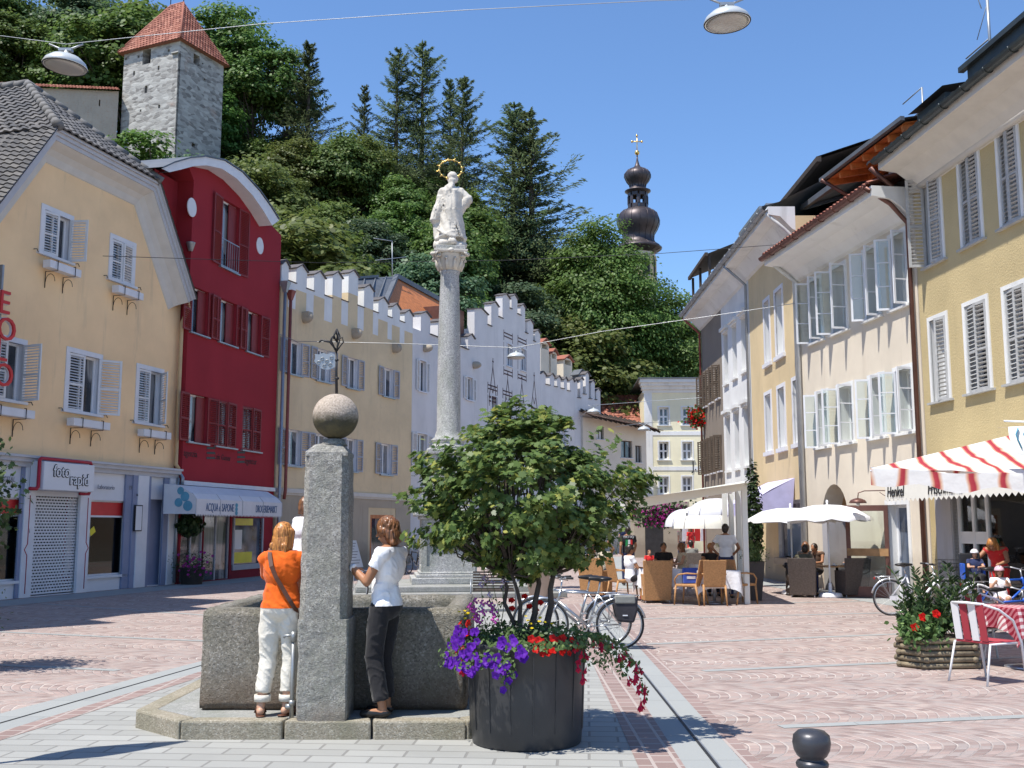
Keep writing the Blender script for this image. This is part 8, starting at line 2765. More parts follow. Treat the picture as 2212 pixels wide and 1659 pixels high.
girl,Jg,sg_ = person('small girl in a pink helmet and white dress sitting on the kids bicycle',(p.x - .05,p.y - .10,.12),R(165),dict(el=(-.22,.10,.80),wl=(-.12,.20,.98),er=(.23,.08,.78),wr=(.10,.18,.98)),base=SIT,H=1.16,skin_='skin_light',top='cloth_white',bottom='cloth_pink',leg=.45,hair='hair_brown',hairstyle='bob',shoes='cloth_white',voxel=.019,group=gpe,eyes=True,fat=1.1)
helmet(girl,Jg,sg_,'helmet_pink','eye_dark')
p = G(2122,1345)
boy,Jb,sb_ = person('small boy in a red and white helmet riding in the blue child seat',(p.x - .02,p.y + .12,.50),R(170),dict(el=(-.22,.12,.80),wl=(-.02,.30,.80),er=(.22,.12,.80),wr=(.10,.32,.82)),base=SIT,H=1.02,skin_='skin_light',top='cloth_navy',bottom='cloth_black',leg=.9,hair='hair_brown',voxel=.020,group=gpe,eyes=True,fat=1.15)
helmet(boy,Jb,sb_,'helmet_white','helmet_red')
cs_ = thing('child_seat','blue and black child seat fixed behind the saddle of the blue bicycle','child seat',(p.x - .04,p.y + .16,.70),R(170))
q = MB(); q.box(-.17,-.18,0,.17,.16,.06); q.build('seat','bike_black',cs_,bevel=.02)
q = MB(); q.add([(-.18,-.16,.04),(.18,-.16,.04),(.19,-.24,.52),(-.19,-.24,.52),(-.18,-.20,.04),(.18,-.20,.04),(.19,-.28,.52),(-.19,-.28,.52)],[(0,1,2,3),(7,6,5,4),(0,4,5,1),(2,6,7,3),(1,5,6,2),(3,7,4,0)]); q.build('backrest','bike_black',cs_,bevel=.02)
for s_ in (-1,1):
 q = MB(); q.box(.17 * s_ - .015,-.22,.05,.17 * s_ + .015,.10,.34); q.build('side_wing','bike_blue',cs_,bevel=.012)
plain('drink_amber',(.55,.25,.03),.1,var=.05); plain('drink_clear',(.55,.60,.62),.08,var=.05)
for k,(tx_,ty_,px_t,m_,lb) in enumerate(((.12,-.15,1535,'drink_amber','tall glass of amber drink on the white table of the woman in black'),(-.2,.1,1535,'drink_clear','water glass on the white table of the woman in black'),(.1,.05,1405,'drink_clear','water glass on the white table behind the square back armchair'),(-.15,-.2,1405,'drink_amber','tall amber glass on the white table behind the square back armchair'))):
 yy = 24.3 if px_t == 1535 else 25.0; xx = gp(px_t,1300 if px_t == 1535 else 1290)[0]
 gl = thing('drinking_glass',lb,'glass',(xx + tx_,yy + ty_,.747))
 q = MB(); q.lathe([(.026,0),(.034,.13),(.031,.13),(.025,.01)],14); q.build('glass','glass',gl); q = MB(); q.lathe([(.023,.006),(.029,.10)],12); q.build('drink',m_,gl)
for (dx,dy,lb) in ((-.1,-.1,'white saucer plate on the dark table beside the man in khaki'),(.22,.12,'white plate on the dark table nearer the parasol pole')):
 gl = thing('plate',lb,'plate',(gp(1800,1285)[0] + dx,26.9 + dy,.742)); q = MB(); q.lathe([(.05,0),(.11,.015),(.108,.02),(.05,.006)],24); q.build('dish','white_paint',gl)
 q = MB(); q.lathe([(.025,.006),(.04,.065),(.037,.065),(.022,.012)],16); q.build('cup','white_paint',gl)
# awning frame, parasols
gA = G(1614,1305)
cp = thing('terrace_awning','cream sloping terrace awning on square white posts over the cafe guests','awning',(gA.x,gA.y,0))
plain('post_cream',(.74,.73,.66),.4,var=.03)
for (px,py) in ((1614,1305),(1600,1291),(1584,1281),(1570,1273)):
 g_ = G(px,py); a = V((g_.x - gA.x,g_.y - gA.y,0)); hgt = 2.62
 q = MB(); q.box(a.x - .06,a.y - .06,0,a.x + .06,a.y + .06,hgt); q.build('post','post_cream',cp,bevel=.008)
q = MB(); A0,A1,A2,A3 = V((.02,0,2.62)),V((-2.75,.1,2.22)),V((-2.45,5.2,2.25)),V((.45,5.0,2.66))
q.bar(A0,A1 - V((0,0,.06)),.12,.20); q.bar(A3,A2,.12,.1); q.bar(A0,A3,.1,.12); q.bar(A1,A2,.14,.12)
for k in (.33,.66): q.bar(A0.lerp(A3,k),A1.lerp(A2,k),.06,.06)
q.build('awning_rail','post_cream',cp)
q = MB(); q.add([A0 + V((.05,-.75,.06)),A1 + V((0,-.75,.06)),A2 + V((0,0,.06)),A3 + V((0,0,.06))],[(0,1,2,3)]); q.add([A1 + V((-.02,.02,.05)),A2 + V((-.02,0,.05)),A2 + V((-.05,0,-.14)),A1 + V((-.05,.02,-.14))],[(0,1,2,3)]); q.build('canopy','awning_cream',cp)
for k in range(5):
 q = MB(); c_ = A0.lerp(A1,.12 + k * .19); q.ell(c_ + V((0,-.02,-.10)),(.05,.05,.04),n=10,k=7); q.build('awning_lamp','white_paint',cp)
def parasol(label,loc,r,zr,zt,n,mt,mpole,group=None,base=True,tilt=0,rz=0,valance=.10,fn=None,name='parasol'):
 rt = thing(name,label,'parasol',loc,rz,group)
 q = MB()
 if tilt: q.M = Matrix.Translation((0,0,zt)) @ Matrix.Rotation(tilt,4,'Y') @ Matrix.Translation((0,0,-zt))
 vs = [(0,0,zt)]; N = n * 4
 rings = ((.33,.94),(.66,.70),(1.0,.0))
 for (f_,hz) in rings:
  for i in range(N):
   t_ = 2 * math.pi * i / N; w_ = abs(((i % 4) / 4) - .5) * 2
   rr_ = r * f_ * (1 - .05 * (1 - w_)); vs.append((rr_ * math.cos(t_),rr_ * math.sin(t_),zr + (zt - zr) * hz - .035 * f_ * (1 - w_) * 0 + .05 * f_ * (1 - w_) * (1 if f_ == 1 else .3)))
 for i in range(N):
  t_ = 2 * math.pi * i / N; w_ = abs(((i % 4) / 4) - .5) * 2; rr_ = r * 1.01 * (1 - .05 * (1 - w_)); vs.append((rr_ * math.cos(t_),rr_ * math.sin(t_),zr - valance * (1 + .15 * math.sin(i * 2.2)) + .05 * (1 - w_)))
 fs = [(0,1 + i,1 + (i + 1) % N) for i in range(N)]
 for k in range(3): fs += [(1 + k * N + i,1 + (k + 1) * N + i,1 + (k + 1) * N + (i + 1) % N,1 + k * N + (i + 1) % N) for i in range(N)]
 q.add(vs,fs,True); q.build('canopy',mt,rt)
 q = MB(); q.tube([(0,0,0),(0,0,zt + .05)],.022,10); q.ell((0,0,zt + .07),(.03,.03,.05),n=10,k=7); q.build('pole',mpole,rt)
 q = MB()
 if tilt: q.M = Matrix.Translation((0,0,zt)) @ Matrix.Rotation(tilt,4,'Y') @ Matrix.Translation((0,0,-zt))
 for i in range(n):
  t_ = 2 * math.pi * i / n; q.tube([(0,0,zt - .04),(r * .6 * math.cos(t_),r * .6 * math.sin(t_),zr + (zt - zr) * .68 - .03),(r * math.cos(t_),r * math.sin(t_),zr - .02)],.008,5)
 q.build('ribs',mpole,rt)
 if base:
  q = MB(); q.lathe([(.28,0),(.29,.03),(.26,.10),(.05,.13),(.04,.3),(.045,.32),(.03,.34)],28); q.build('base',mpole,rt)
 return rt
p = G(1797,1291)
parasol('white parasol with its foot between the two dark armchairs',(p.x,p.y + .1,0),1.02,1.92,2.24,8,'cloth_white','white_paint','white parasols',rz=.2)
parasol('white parasol behind the first one with its tip nearer the violet awning',(p.x - .62,p.y + 1.2,0),1.1,1.88,2.18,8,'cloth_white','white_paint','white parasols',base=True,rz=.5)
pc2 = V((-2.60,8.80,0)) - V((.38,.27,0)) * 4.05
rtc = thing('closed_parasol','folded cream parasol on a slim pole beyond the edge of the square','parasol',(pc2.x,pc2.y,0))
q = MB(); q.tube([(0,0,0),(0,0,4.0)],.028,10); q.build('pole','white_paint',rtc)
q = MB(); q.lathe([(.02,4.06),(.11,3.5),(.19,2.8),(.21,2.5),(.15,2.0),(.04,1.55)],14); q.build('canopy','awning_cream',rtc)
q = MB(); q.lathe([(.25,0),(.25,.08),(.04,.12)],20); q.build('base','zinc',rtc)
t = NT('striped_canvas')
s_ = t.n('ShaderNodeSeparateXYZ'); t.L(t.tc.outputs['Object'],s_.inputs[0])
ang = t.m_('ADD',t.m_('MULTIPLY',s_.outputs[0],1.0),t.m_('MULTIPLY',t.noise(1.5,2),.25))
fr = t.m_('FRACT',t.m_('DIVIDE',ang,.35))
c = t.ramp(fr,[(.0,(.80,.79,.76)),(.60,(.80,.79,.76)),(.67,(.72,.42,.28)),(.73,(.46,.06,.07)),(.84,(.40,.04,.06)),(.90,(.70,.42,.28)),(1.0,(.80,.79,.76))])
tr = t.n('ShaderNodeBsdfTranslucent'); t.L(c,tr.inputs[0]); mx_ = t.n('ShaderNodeMixShader'); mx_.inputs[0].default_value = .25
t.L(t.b.outputs[0],mx_.inputs[1]); t.L(tr.outputs[0],mx_.inputs[2]); t.L(mx_.outputs[0],t.o.inputs[0])
t.bump(t.noise(4,3),.02); t.fin(c,.85,0,.2)
Yp = 14.0
def sp_(px,py,Y): p = P(px,py,Y); return p
sr = thing('striped_parasol','large red and white striped canvas parasol over the shop tables','parasol',(7.9,14.6,0))
cN = [sp_(1880,1043,13.4),sp_(2085,952,14.4),sp_(2240,915,15.2)]      # upper edge far to near
q = MB()
c0_ = V((7.9,14.6,0))
corner = [sp_(1880,1012,13.6),sp_(2450,1035,12.2),sp_(2620,980,15.5),sp_(2010,998,17.0)]
top_ = sp_(2330,905,14.6)
low = [c_ - V((0,0,.22)) for c_ in corner]
def grid_face(mb,a,b,tp,n=12,sag=.10):
 """canvas triangle a-b-top with a sagging, rippled hem"""
 vs,fs = [],[]
 for i in range(n + 1):
  v_ = i / n
  for j in range(n + 1):
   u_ = j / n
   p_ = a.lerp(b,u_).lerp(tp,v_)
   p_.z -= sag * math.sin(math.pi * u_) * (1 - v_) * v_ * 1.5 + .02 * math.sin(u_ * 14) * (1 - v_)
   vs.append(p_ - c0_)
 for i in range(n):
  for j in range(n):
   k = i * (n + 1) + j; fs.append((k,k + 1,k + n + 2,k + n + 1))
 mb.add(vs,fs,True)
for k in range(4):
 a,b = corner[k],corner[(k + 1) % 4]
 grid_face(q,a,b,top_)
 vs,fs = [],[]
 for j in range(21):
  u_ = j / 20; p_ = a.lerp(b,u_); p_.z += .02 * math.sin(u_ * 14); w_ = .21 + .035 * math.sin(u_ * 22 + k)
  vs += [p_ - c0_,p_ - c0_ - V((0,0,w_)) + V((0,0,0))]
 for j in range(20): fs.append((2 * j,2 * j + 2,2 * j + 3,2 * j + 1))
 q.add(vs,fs,True)
q.build('canopy','striped_canvas',sr)
q = MB(); q.tube([(top_.x - c0_.x,top_.y - c0_.y,0),(top_.x - c0_.x,top_.y - c0_.y,top_.z)],.03,10)
for c_ in corner: q.tube([top_ - c0_ - V((0,0,.05)),c_ - c0_ - V((0,0,.03))],.012,6)
q.build('pole','white_paint',sr)
plain('green_canvas',(.55,.72,.60),.85,var=.3,scale=4)
sr2 = thing('green_parasol','white parasol hem with pale green swirls hanging beside the striped parasol','parasol',(8.0,12.8,0))
q = MB(); a,b = sp_(2178,922,12.6),sp_(2520,905,12.2); c0_ = V((8.0,12.8,0))
vs,fs = [],[]
for j in range(25):
 u_ = j / 24; p_ = a.lerp(b,u_); w_ = .30 + .05 * math.sin(u_ * 16) - (.18 if j == 0 else 0)
 vs += [p_ - c0_ + V((0,.35,.02)),p_ - c0_,p_ - c0_ - V((0,.0,w_))]
for j in range(24): fs += [(3 * j,3 * j + 3,3 * j + 4,3 * j + 1),(3 * j + 1,3 * j + 4,3 * j + 5,3 * j + 2)]
q.add(vs,fs,True); q.build('canopy','awning_cream',sr2)
q = MB()
for k in range(5):
 p0_ = a.lerp(b,.06 + k * .05) - c0_ + V((0,-.012,0)); q.tube([p0_ + V((0,0,-.02)),p0_ + V((-.03,0,-.1)),p0_ + V((.0,0,-.18)),p0_ + V((.03,0,-.26))],.009,4)
q.build('green_swirls','teal_motif',sr2)
q = MB(); q.tube([(1.2,0,0),(1.2,0,2.9)],.03,8); q.tube([(1.2,0,2.85),tuple(a - c0_ + V((0,.1,.08)))],.012,5); q.build('pole','white_paint',sr2)
# shop side furniture
plain('chair_white',(.74,.74,.74),.35,var=.04); plain('cushion_red',(.36,.04,.055),.8,var=.1); plain('plastic_grey',(.32,.31,.30),.5,var=.05)
def tube_chair(label,loc,rz,group):
 rt = thing('tube_chair',label,'chair',loc,rz,group)
 q = MB(); q.box(-.22,-.22,.43,.22,.23,.455); q.build('seat','cushion_red',rt,bevel=.012)
 q = MB()
 for s_ in (-1,1):
  q.tube([(.20 * s_,-.27,.86),(.27 * s_,-.10,.80),(.285 * s_,.10,.68),(.27 * s_,.24,.44),(.26 * s_,.30,.0)],.014,8)
  q.tube([(.24 * s_,.20,.43),(.23 * s_,-.22,.43),(.25 * s_,-.33,0)],.013,8)
 q.tube([(-.20,-.27,.86),(0,-.31,.87),(.20,-.27,.86)],.015,8); q.build('frame','chair_white',rt)
 for k in range(4):
  x_ = -.165 + k * .11
  q = MB(); q.add([(x_ - .045,-.225,.46),(x_ + .045,-.225,.46),(x_ + .045,-.285,.86),(x_ - .045,-.285,.86),(x_ - .045,-.215,.46),(x_ + .045,-.215,.46),(x_ + .045,-.275,.86),(x_ - .045,-.275,.86)],[(0,1,2,3),(7,6,5,4),(0,4,5,1),(2,6,7,3),(1,5,6,2),(3,7,4,0)])
  q.build('back_slat','cushion_red' if k % 2 else 'chair_white',rt)
 return rt
gt = 'white tube chairs at the red table'
x_,y_,_ = gp(2142,1478); tube_chair('white tube chair with a red seat and red back slats, nearest to us',(x_ + .05,y_ + .2,0),R(-62),gt)
x_,y_,_ = gp(2200,1440); tube_chair('white tube chair half hidden behind the nearest one',(x_ - .1,y_ + .5,0),R(-75),gt)
x_,y_,_ = gp(2245,1470); tube_chair('white tube chair at the edge of view on the far side of the table',(x_ + .6,y_ + .3,0),R(80),gt)
t = NT('checked_cloth')
s_ = t.n('ShaderNodeSeparateXYZ'); t.L(t.tc.outputs['Object'],s_.inputs[0])
a_ = t.m_('LESS_THAN',t.m_('FRACT',t.m_('MULTIPLY',s_.outputs[0],11)),.5); b_ = t.m_('LESS_THAN',t.m_('FRACT',t.m_('MULTIPLY',t.m_('ADD',s_.outputs[1],s_.outputs[2]),11)),.5)
t.fin(t.ramp(t.m_('MULTIPLY',t.m_('ADD',a_,b_),.5),[(.2,(.60,.52,.50)),(.5,(.38,.12,.14)),(.9,(.22,.015,.03))]),.85,0,.15)
x_,y_,_ = gp(2190,1452); ctable('square table with a red and white checked cloth beside the tube chairs',(x_ + .35,y_ + .4,0),R(12),.85,clothm='checked_cloth',drop=.25,group='cafe tables')
plain('planter_wood',(.22,.18,.12),.85,var=.3,scale=9,bump=.01,bscale=30)
pl_ = G(2052,1447)
pb = thing('wooden_planter','six sided weathered log planter box with oleander and red flowers','planter',(pl_.x,pl_.y + .35,0),R(6))
hexv = [(-.50,0),(-.32,-.30),(.32,-.30),(.50,0),(.32,.30),(-.32,.30)]
for k in range(5):
 q = MB(); z_ = .04 + k * .072
 for i in range(6):
  a,b = V((*hexv[i],z_)),V((*hexv[(i + 1) % 6],z_)); d_ = (b - a).normalized() * (.05 if (i + k) % 2 else .02)
  q.tube([a - d_,b + d_],.034,8)
 q.build('log_course','planter_wood',pb)
q = MB(); q.prism(hexv,.05,.36); q.build('soil','soil',pb)
g = np.random.default_rng(77); Pp,Nn,Ss,Ax = [],[],[],[]
stm = MB()
for k in range(46):
 b_ = np.array([g.uniform(-.40,.36),g.uniform(-.22,.22),.36]); hh = g.uniform(.25,.90) * (1 if b_[0] > -.15 else .7)
 tip = b_ + np.array([g.normal() * .16,g.normal() * .14,hh]); stm.tube([tuple(b_),tuple((b_ + tip) / 2 + np.array([.02,0,0])),tuple(tip)],.005,4)
 for i in range(40):
  t_ = g.uniform(.12,1); a_ = g.uniform(0,6.28); dd = np.array([math.cos(a_),math.sin(a_),.7])
  Pp.append(b_ * (1 - t_) + tip * t_ + dd * .04); Nn.append(np.array([-math.sin(a_),math.cos(a_),.5]) + g.normal(size=3) * .3); Ss.append(g.uniform(.07,.12)); Ax.append(dd)
stm.build('stems','leaf_herb',pb)
leaves('oleander_foliage',np.array(Pp),np.array(Nn),np.array(Ss),BLADE,'leaf_dark',pb,axis=np.array(Ax))
Pp = g.normal(size=(700,3)) * np.array([.13,.12,.09]) + np.array([-.30,-.18,.45])
leaves('bush_foliage',Pp,g.normal(size=(700,3)) + np.array([0,-.4,.8]),g.uniform(.05,.10,700),[(0,-.5),(.28,-.1),(.2,.25),(0,.5),(-.2,.25),(-.28,-.1)],'leaf_herb',pb)
for (x_,y_,z_) in ((-.34,-.34,.62),(-.44,-.32,.50),(-.18,-.36,.66)): bloom('petunia','red_flower','petal_red',pb,(x_,y_,z_),(0,-1,.4),1.6); bloom('petunia','red_flower','petal_red',pb,(x_ + .02,y_ - .01,z_ + .01),(.5,-1,.6),1.2)
def bush(label,loc,rx,rz_,n,mt,ls,shape,cat='bush',cone=0,potm=None,name='bush',seed=1,seedcol=None,ph=.4,pr=.22):
 g = np.random.default_rng(seed); rt = thing(name,label,cat,loc)
 d = g.normal(size=(n,3)); d /= np.linalg.norm(d,axis=1,keepdims=True); r_ = g.uniform(.55,1.05,(n,1)); p_ = d * r_
 lump = 1 + .15 * np.sin(5 * np.arctan2(p_[:,1],p_[:,0]) + 4 * p_[:,2])
 w_ = np.where(p_[:,2] > 0,1 - cone * p_[:,2],1)
 pts = np.stack([p_[:,0] * rx * w_ * lump,p_[:,1] * rx * w_ * lump,p_[:,2] * rz_ + rz_ + (ph if potm else .1)],1)
 leaves('foliage',pts,d + g.normal(size=(n,3)) * .5 + np.array([0,0,.3]),ls * g.uniform(.6,1.3,n),shape,mt,rt)
 q = MB(); q.tube([(0,0,.0 if not potm else ph * .6),(0,0,rz_ + ph)],.03,6); q.build('trunk','bark',rt)
 if potm:
  q = MB(); q.lathe([(pr * .75,0),(pr,ph),(pr * 1.05,ph),(pr * .95,ph - .03)],24); q.build('planter',potm,rt)
 return rt
plain('terracotta',(.42,.17,.09),.8,var=.12); plain('planter_dark',(.07,.06,.055),.6,var=.2); plain('planter_grey',(.42,.38,.34),.7,var=.12)
p = G(2132,1320); bush('green cone shaped evergreen standing in the shop entrance',(p.x + .25,p.y + 1.4,0),.42,.85,3000,'leaf_fresh',.07,BLADE,cone=.75,potm='planter_dark',name='evergreen',seed=5,ph=.35)
p = G(1962,1262); vz = thing('stick_vase','terracotta vase with tall bare sticks beside the brown framed door','vase',(p.x,p.y - .1,0))
q = MB(); q.lathe([(.12,0),(.19,.15),(.20,.28),(.12,.42),(.13,.46),(.11,.46)],24); q.build('vase','terracotta',vz)
q = MB(); g = np.random.default_rng(3)
for k in range(46):
 a_ = g.uniform(0,6.28); sp2 = abs(g.normal()) * .28 + .05; h_ = g.uniform(1.0,1.75)
 q.tube([(0,0,.4),(math.cos(a_) * sp2 * .4,math.sin(a_) * sp2 * .3,.4 + h_ * .55),(math.cos(a_) * sp2 * 1.3,math.sin(a_) * sp2 * .6,.4 + h_)],[.006,.005,.002],4)
q.build('sticks','copper_brown',vz)
p = G(1512,1222); bush('round clipped bush on the terrace edge beside the woman in red',(p.x,p.y - 6,.35),.42,.35,1800,'leaf_fresh',.07,BLADE,potm='planter_grey',name='round_bush',seed=7)
g_ = G(1636,1298); q_ = thing('tall_planter','tall dark tapered planter with green plants beside the awning post','planter',(g_.x,g_.y + .15,0))
q = MB(); q.lathe([(.16,0),(.27,.9),(.285,.9),(.25,.86)],4,sq=1,smooth=False); q.build('tub','planter_dark',q_)
g = np.random.default_rng(9); leaves('foliage',g.normal(size=(600,3)) * np.array([.13,.13,.12]) + np.array([0,0,1.0]),g.normal(size=(600,3)),g.uniform(.04,.08,600),BLADE,'leaf_herb',q_)
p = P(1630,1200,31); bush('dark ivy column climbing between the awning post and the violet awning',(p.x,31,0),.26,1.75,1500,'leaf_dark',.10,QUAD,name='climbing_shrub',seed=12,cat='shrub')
p = G(1165,1296); tp_ = thing('tall_planter','large pale tapered stone planter behind the maple stems','planter',(p.x,p.y + .3,0))
q = MB(); q.lathe([(.20,0),(.34,.62),(.36,.62),(.36,.68),(.31,.68)],28); q.build('tub','planter_grey',tp_)
p = P(-100,1230,13.0)
lt = thing('street_planter','terracotta planter with a small tree and trailing petunias at the edge of the yellow house','planter',(p.x,13.0,0))
q = MB(); q.lathe([(.22,0),(.30,.5),(.36,.95),(.38,.95),(.34,.9)],28); q.build('tub','terracotta',lt)
q = MB(); q.tube([(0,0,.9),(.02,0,1.9)],.03,8); q.build('trunk','bark',lt)
g = np.random.default_rng(14); pts = g.normal(size=(2600,3)) * np.array([.27,.27,.30]) + np.array([0,0,2.05]); leaves('crown',pts,g.normal(size=(2600,3)) + np.array([0,0,.6]),g.uniform(.05,.10,2600),MAPLE,'leaf_dark',lt)
pts = g.normal(size=(1100,3)) * np.array([.16,.16,.22]) + np.array([.22,-.05,.70]); leaves('flower_foliage',pts,g.normal(size=(1100,3)),g.uniform(.03,.06,1100),BLADE,'leaf_herb',lt)
for k in range(46):
 x_ = .20 + g.normal() * .13; z_ = .68 + g.normal() * .26; bloom('petunia','petunia_flower','petal_lilac' if k % 3 else 'petal_purple',lt,(x_ + .08,-.12 - abs(g.normal()) * .08,z_),(.5 + g.normal() * .3,-1,g.normal() * .3),1.0)
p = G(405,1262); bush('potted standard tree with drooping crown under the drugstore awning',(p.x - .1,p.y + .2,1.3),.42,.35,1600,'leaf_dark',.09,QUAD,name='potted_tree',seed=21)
fpo = thing('flower_tub','dark tub with purple flowers before the drugstore','planter',(p.x + .15,p.y - .1,0))
q = MB(); q.lathe([(.3,0),(.38,.5),(.40,.5),(.35,.46)],24); q.build('tub','planter_dark',fpo)
q = MB(); q.tube([(-.25,.3,.4),(-.25,.3,1.9)],.025,6); q.build('stem','bark',fpo)
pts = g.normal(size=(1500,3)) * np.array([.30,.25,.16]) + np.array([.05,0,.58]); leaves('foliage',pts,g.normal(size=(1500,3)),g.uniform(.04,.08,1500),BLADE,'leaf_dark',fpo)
for k in range(40): bloom('petunia','petunia_flower','petal_magenta',fpo,(.15 + g.normal() * .25,-.28 + g.normal() * .06,.55 + g.normal() * .16),(0,-1,.4),1.3)
p = P(1437,1112,58); hf = thing('hanging_flowers','mass of pink and purple flowers on the balcony far down the street','flowers',tuple(p))
pts = g.normal(size=(1400,3)) * np.array([.80,.3,.30]); leaves('foliage',pts,g.normal(size=(1400,3)),g.uniform(.1,.2,1400),QUAD,'leaf_dark',hf)
pts = g.normal(size=(700,3)) * np.array([.80,.3,.28]) + np.array([0,-.25,0]); leaves('blossoms',pts,g.normal(size=(700,3)) + np.array([0,-1,0]),g.uniform(.07,.13,700),QUAD,'petal_magenta',hf)
wsh = thing('market_house','grey stone house front in the shade under the far flowers','building',(P(1370,1138,60).x,60,0),0)
q = MB(); q.box(0,0,0,3.1,2,3.1); q.build('wall','plinth_stucco',wsh); q = MB(); q.box(.6,-.02,0,1.6,.0,2.2); q.build('door','interior_dark',wsh)
def dutch(label,px,py0,py1,Y,w,mt,name='dome_awning'):
 a = P(px,py0,Y); b = P(px,py1,Y); rt = thing(name,label,'awning',(a.x,Y,b.z))
 q = MB(); r_ = w / 2; n = 10; h = a.z - b.z
 vs,fs = [],[]
 for i in range(n + 1):
  t_ = math.pi / 2 * i / n
  for j in range(13):
   u_ = math.pi * j / 12; rr_ = math.cos(t_)
   vs.append((-r_ * math.cos(u_) * rr_,-.9 * math.sin(u_) * rr_,h * math.sin(t_)))
 for i in range(n):
  for j in range(12): k = i * 13 + j; fs.append((k,k + 1,k + 14,k + 13))
 q.add(vs,fs,True); q.build('canopy',mt,rt)
 q = MB()
 for j in range(0,13,3):
  u_ = math.pi * j / 12; q.tube([(-(r_ + .01) * math.cos(u_) * math.cos(t_),-.91 * math.sin(u_) * math.cos(t_),h * math.sin(t_)) for t_ in np.linspace(0,math.pi / 2,8)],.015,4)
 q.build('hoops','soffit_grey',rt)
 q = MB(); q.box(-r_,0,0,-r_ + .05,.4,.1); q.box(r_ - .05,0,0,r_,.4,.1); q.build('fixing','zinc',rt)
 return rt
dutch('white domed shop awning nearer to the cafe posts',1546,1077,1114,36,1.9,'awning_white')
dutch('white domed shop awning farther down the street',1512,1092,1142,42,2.1,'awning_cream')
dutch('pale awning deep in the shade of the street',1478,1100,1138,55,2.0,'awning_white')
p = G(1434,1199); eb = thing('easel_board','white easel board with an orange poster in the far street','board',(p.x,p.y,0))
q = MB(); q.box(-.45,-.03,.35,.45,.0,1.75); q.tube([(-.4,0,0),(-.4,0,1.7)],.03,5); q.tube([(.4,0,0),(.4,0,1.7)],.03,5); q.build('board','sign_white',eb)
q = MB(); q.box(-.28,-.04,.7,.28,-.031,1.5); q.build('poster','poster_red',eb)
p = G(1508,1216); cr = thing('clothes_rail','rail hung with red and white clothes under the domed awnings','clothes rail',(p.x + 1.2,p.y + 2,0))
q = MB(); q.tube([(-1.6,0,0),(-1.6,0,1.9),(1.2,0,1.9),(1.2,0,0)],.03,6); q.build('rail','zinc',cr)
for k in range(9):
 q = MB(); x_ = -1.45 + k * .3; q.add([(x_ - .13,-.05,1.82),(x_ + .13,.05,1.82),(x_ + .17,.06,1.0),(x_ - .17,-.06,1.0),(x_ - .13,.0,1.82),(x_ + .13,.1,1.82),(x_ + .17,.12,1.0),(x_ - .17,.0,1.0)],[(0,1,2,3),(7,6,5,4),(0,4,5,1),(2,6,7,3),(1,5,6,2),(3,7,4,0)]); q.build('garment','cloth_red' if k % 3 else 'cloth_white',cr)
fg = thing('geranium_box','window box of red geraniums on the corner of the brown house','flower box',tuple(f1_.w(.2,-.25,P(1520,905,47).z)))
q = MB(); q.box(-.5,-.15,-.2,.5,.15,0); q.build('box','wood_dark',fg)
pts = g.normal(size=(500,3)) * np.array([.20,.15,.18]) + np.array([0,-.1,.1]); leaves('foliage',pts,g.normal(size=(500,3)),g.uniform(.1,.16,500),QUAD,'leaf_herb',fg)
pts = g.normal(size=(420,3)) * np.array([.21,.16,.20]) + np.array([0,-.15,.05]); leaves('blossoms',pts,g.normal(size=(420,3)),g.uniform(.08,.13,420),QUAD,'petal_red',fg)
# dog
dg_ = G(1712,1287)
b = MB()
b.tube([(0,-.22,.16),(0,-.16,.26),(0,-.02,.38),(0,.08,.50),(0,.12,.60)],[.10,.125,.115,.095,.07],12)
b.ell((0,.0,.38),(.09,.12,.15),n=12,k=9); b.cap((0,.10,.52),(0,.14,.70),.065,.05,10)
b.ell((0,.17,.755),(.062,.085,.062),n=12,k=9); b.cap((0,.22,.745),(0,.31,.725),.036,.026,8)
for s_ in (-1,1):
 b.cap((.06 * s_,.06,.36),(.065 * s_,.10,.20),.04,.028,8); b.cap((.065 * s_,.10,.20),(.065 * s_,.09,.04),.026,.020,8); b.cap((.065 * s_,.09,.025),(.065 * s_,.14,.02),.024,.020,8)
 b.cap((.09 * s_,-.18,.17),(.12 * s_,.0,.13),.075,.045,10); b.cap((.12 * s_,.0,.13),(.11 * s_,-.10,.05),.038,.024,8); b.cap((.11 * s_,-.10,.03),(.11 * s_,.03,.02),.024,.02,8)
 b.cap((.055 * s_,.14,.79),(.078 * s_,.15,.69),.022,.018,7)
b.tube([(0,-.30,.10),(.04,-.42,.05),(.12,-.5,.03)],[.03,.022,.01],7)
me = remesh(b,.012,2); me.materials.append(MATS['hair_dark'])
dgo = thing('dog','black short haired dog sitting upright beside the dark armchair','dog',(dg_.x,dg_.y + .1,0),R(20)); link('body',me,dgo)
# bench
p = G(1065,1322); bn = thing('bench','dark slatted bench with round metal arms behind the fountain','bench',(p.x,p.y + .3,0),R(2))
for k in range(7):
 q = MB(); q.bar((-.42,.12 + .03 * k * .5,.44 + .055 * k),(.42,.12 + .03 * k * .5,.44 + .055 * k),.025,.032); q.build('back_slat','wood_dark',bn)
for k in range(4):
 q = MB(); q.bar((-.42,-.32 + k * .11,.42),(.42,-.32 + k * .11,.42),.09,.025); q.build('seat_slat','wood_dark',bn)
for s_ in (-1,1):
 q = MB(); q.tube([(.46 * s_,.15,0),(.46 * s_,.12,.40),(.46 * s_,.02,.62),(.46 * s_,-.20,.64),(.46 * s_,-.32,.5),(.46 * s_,-.33,0)],.016,7); q.build('bench_arm','zinc',bn)
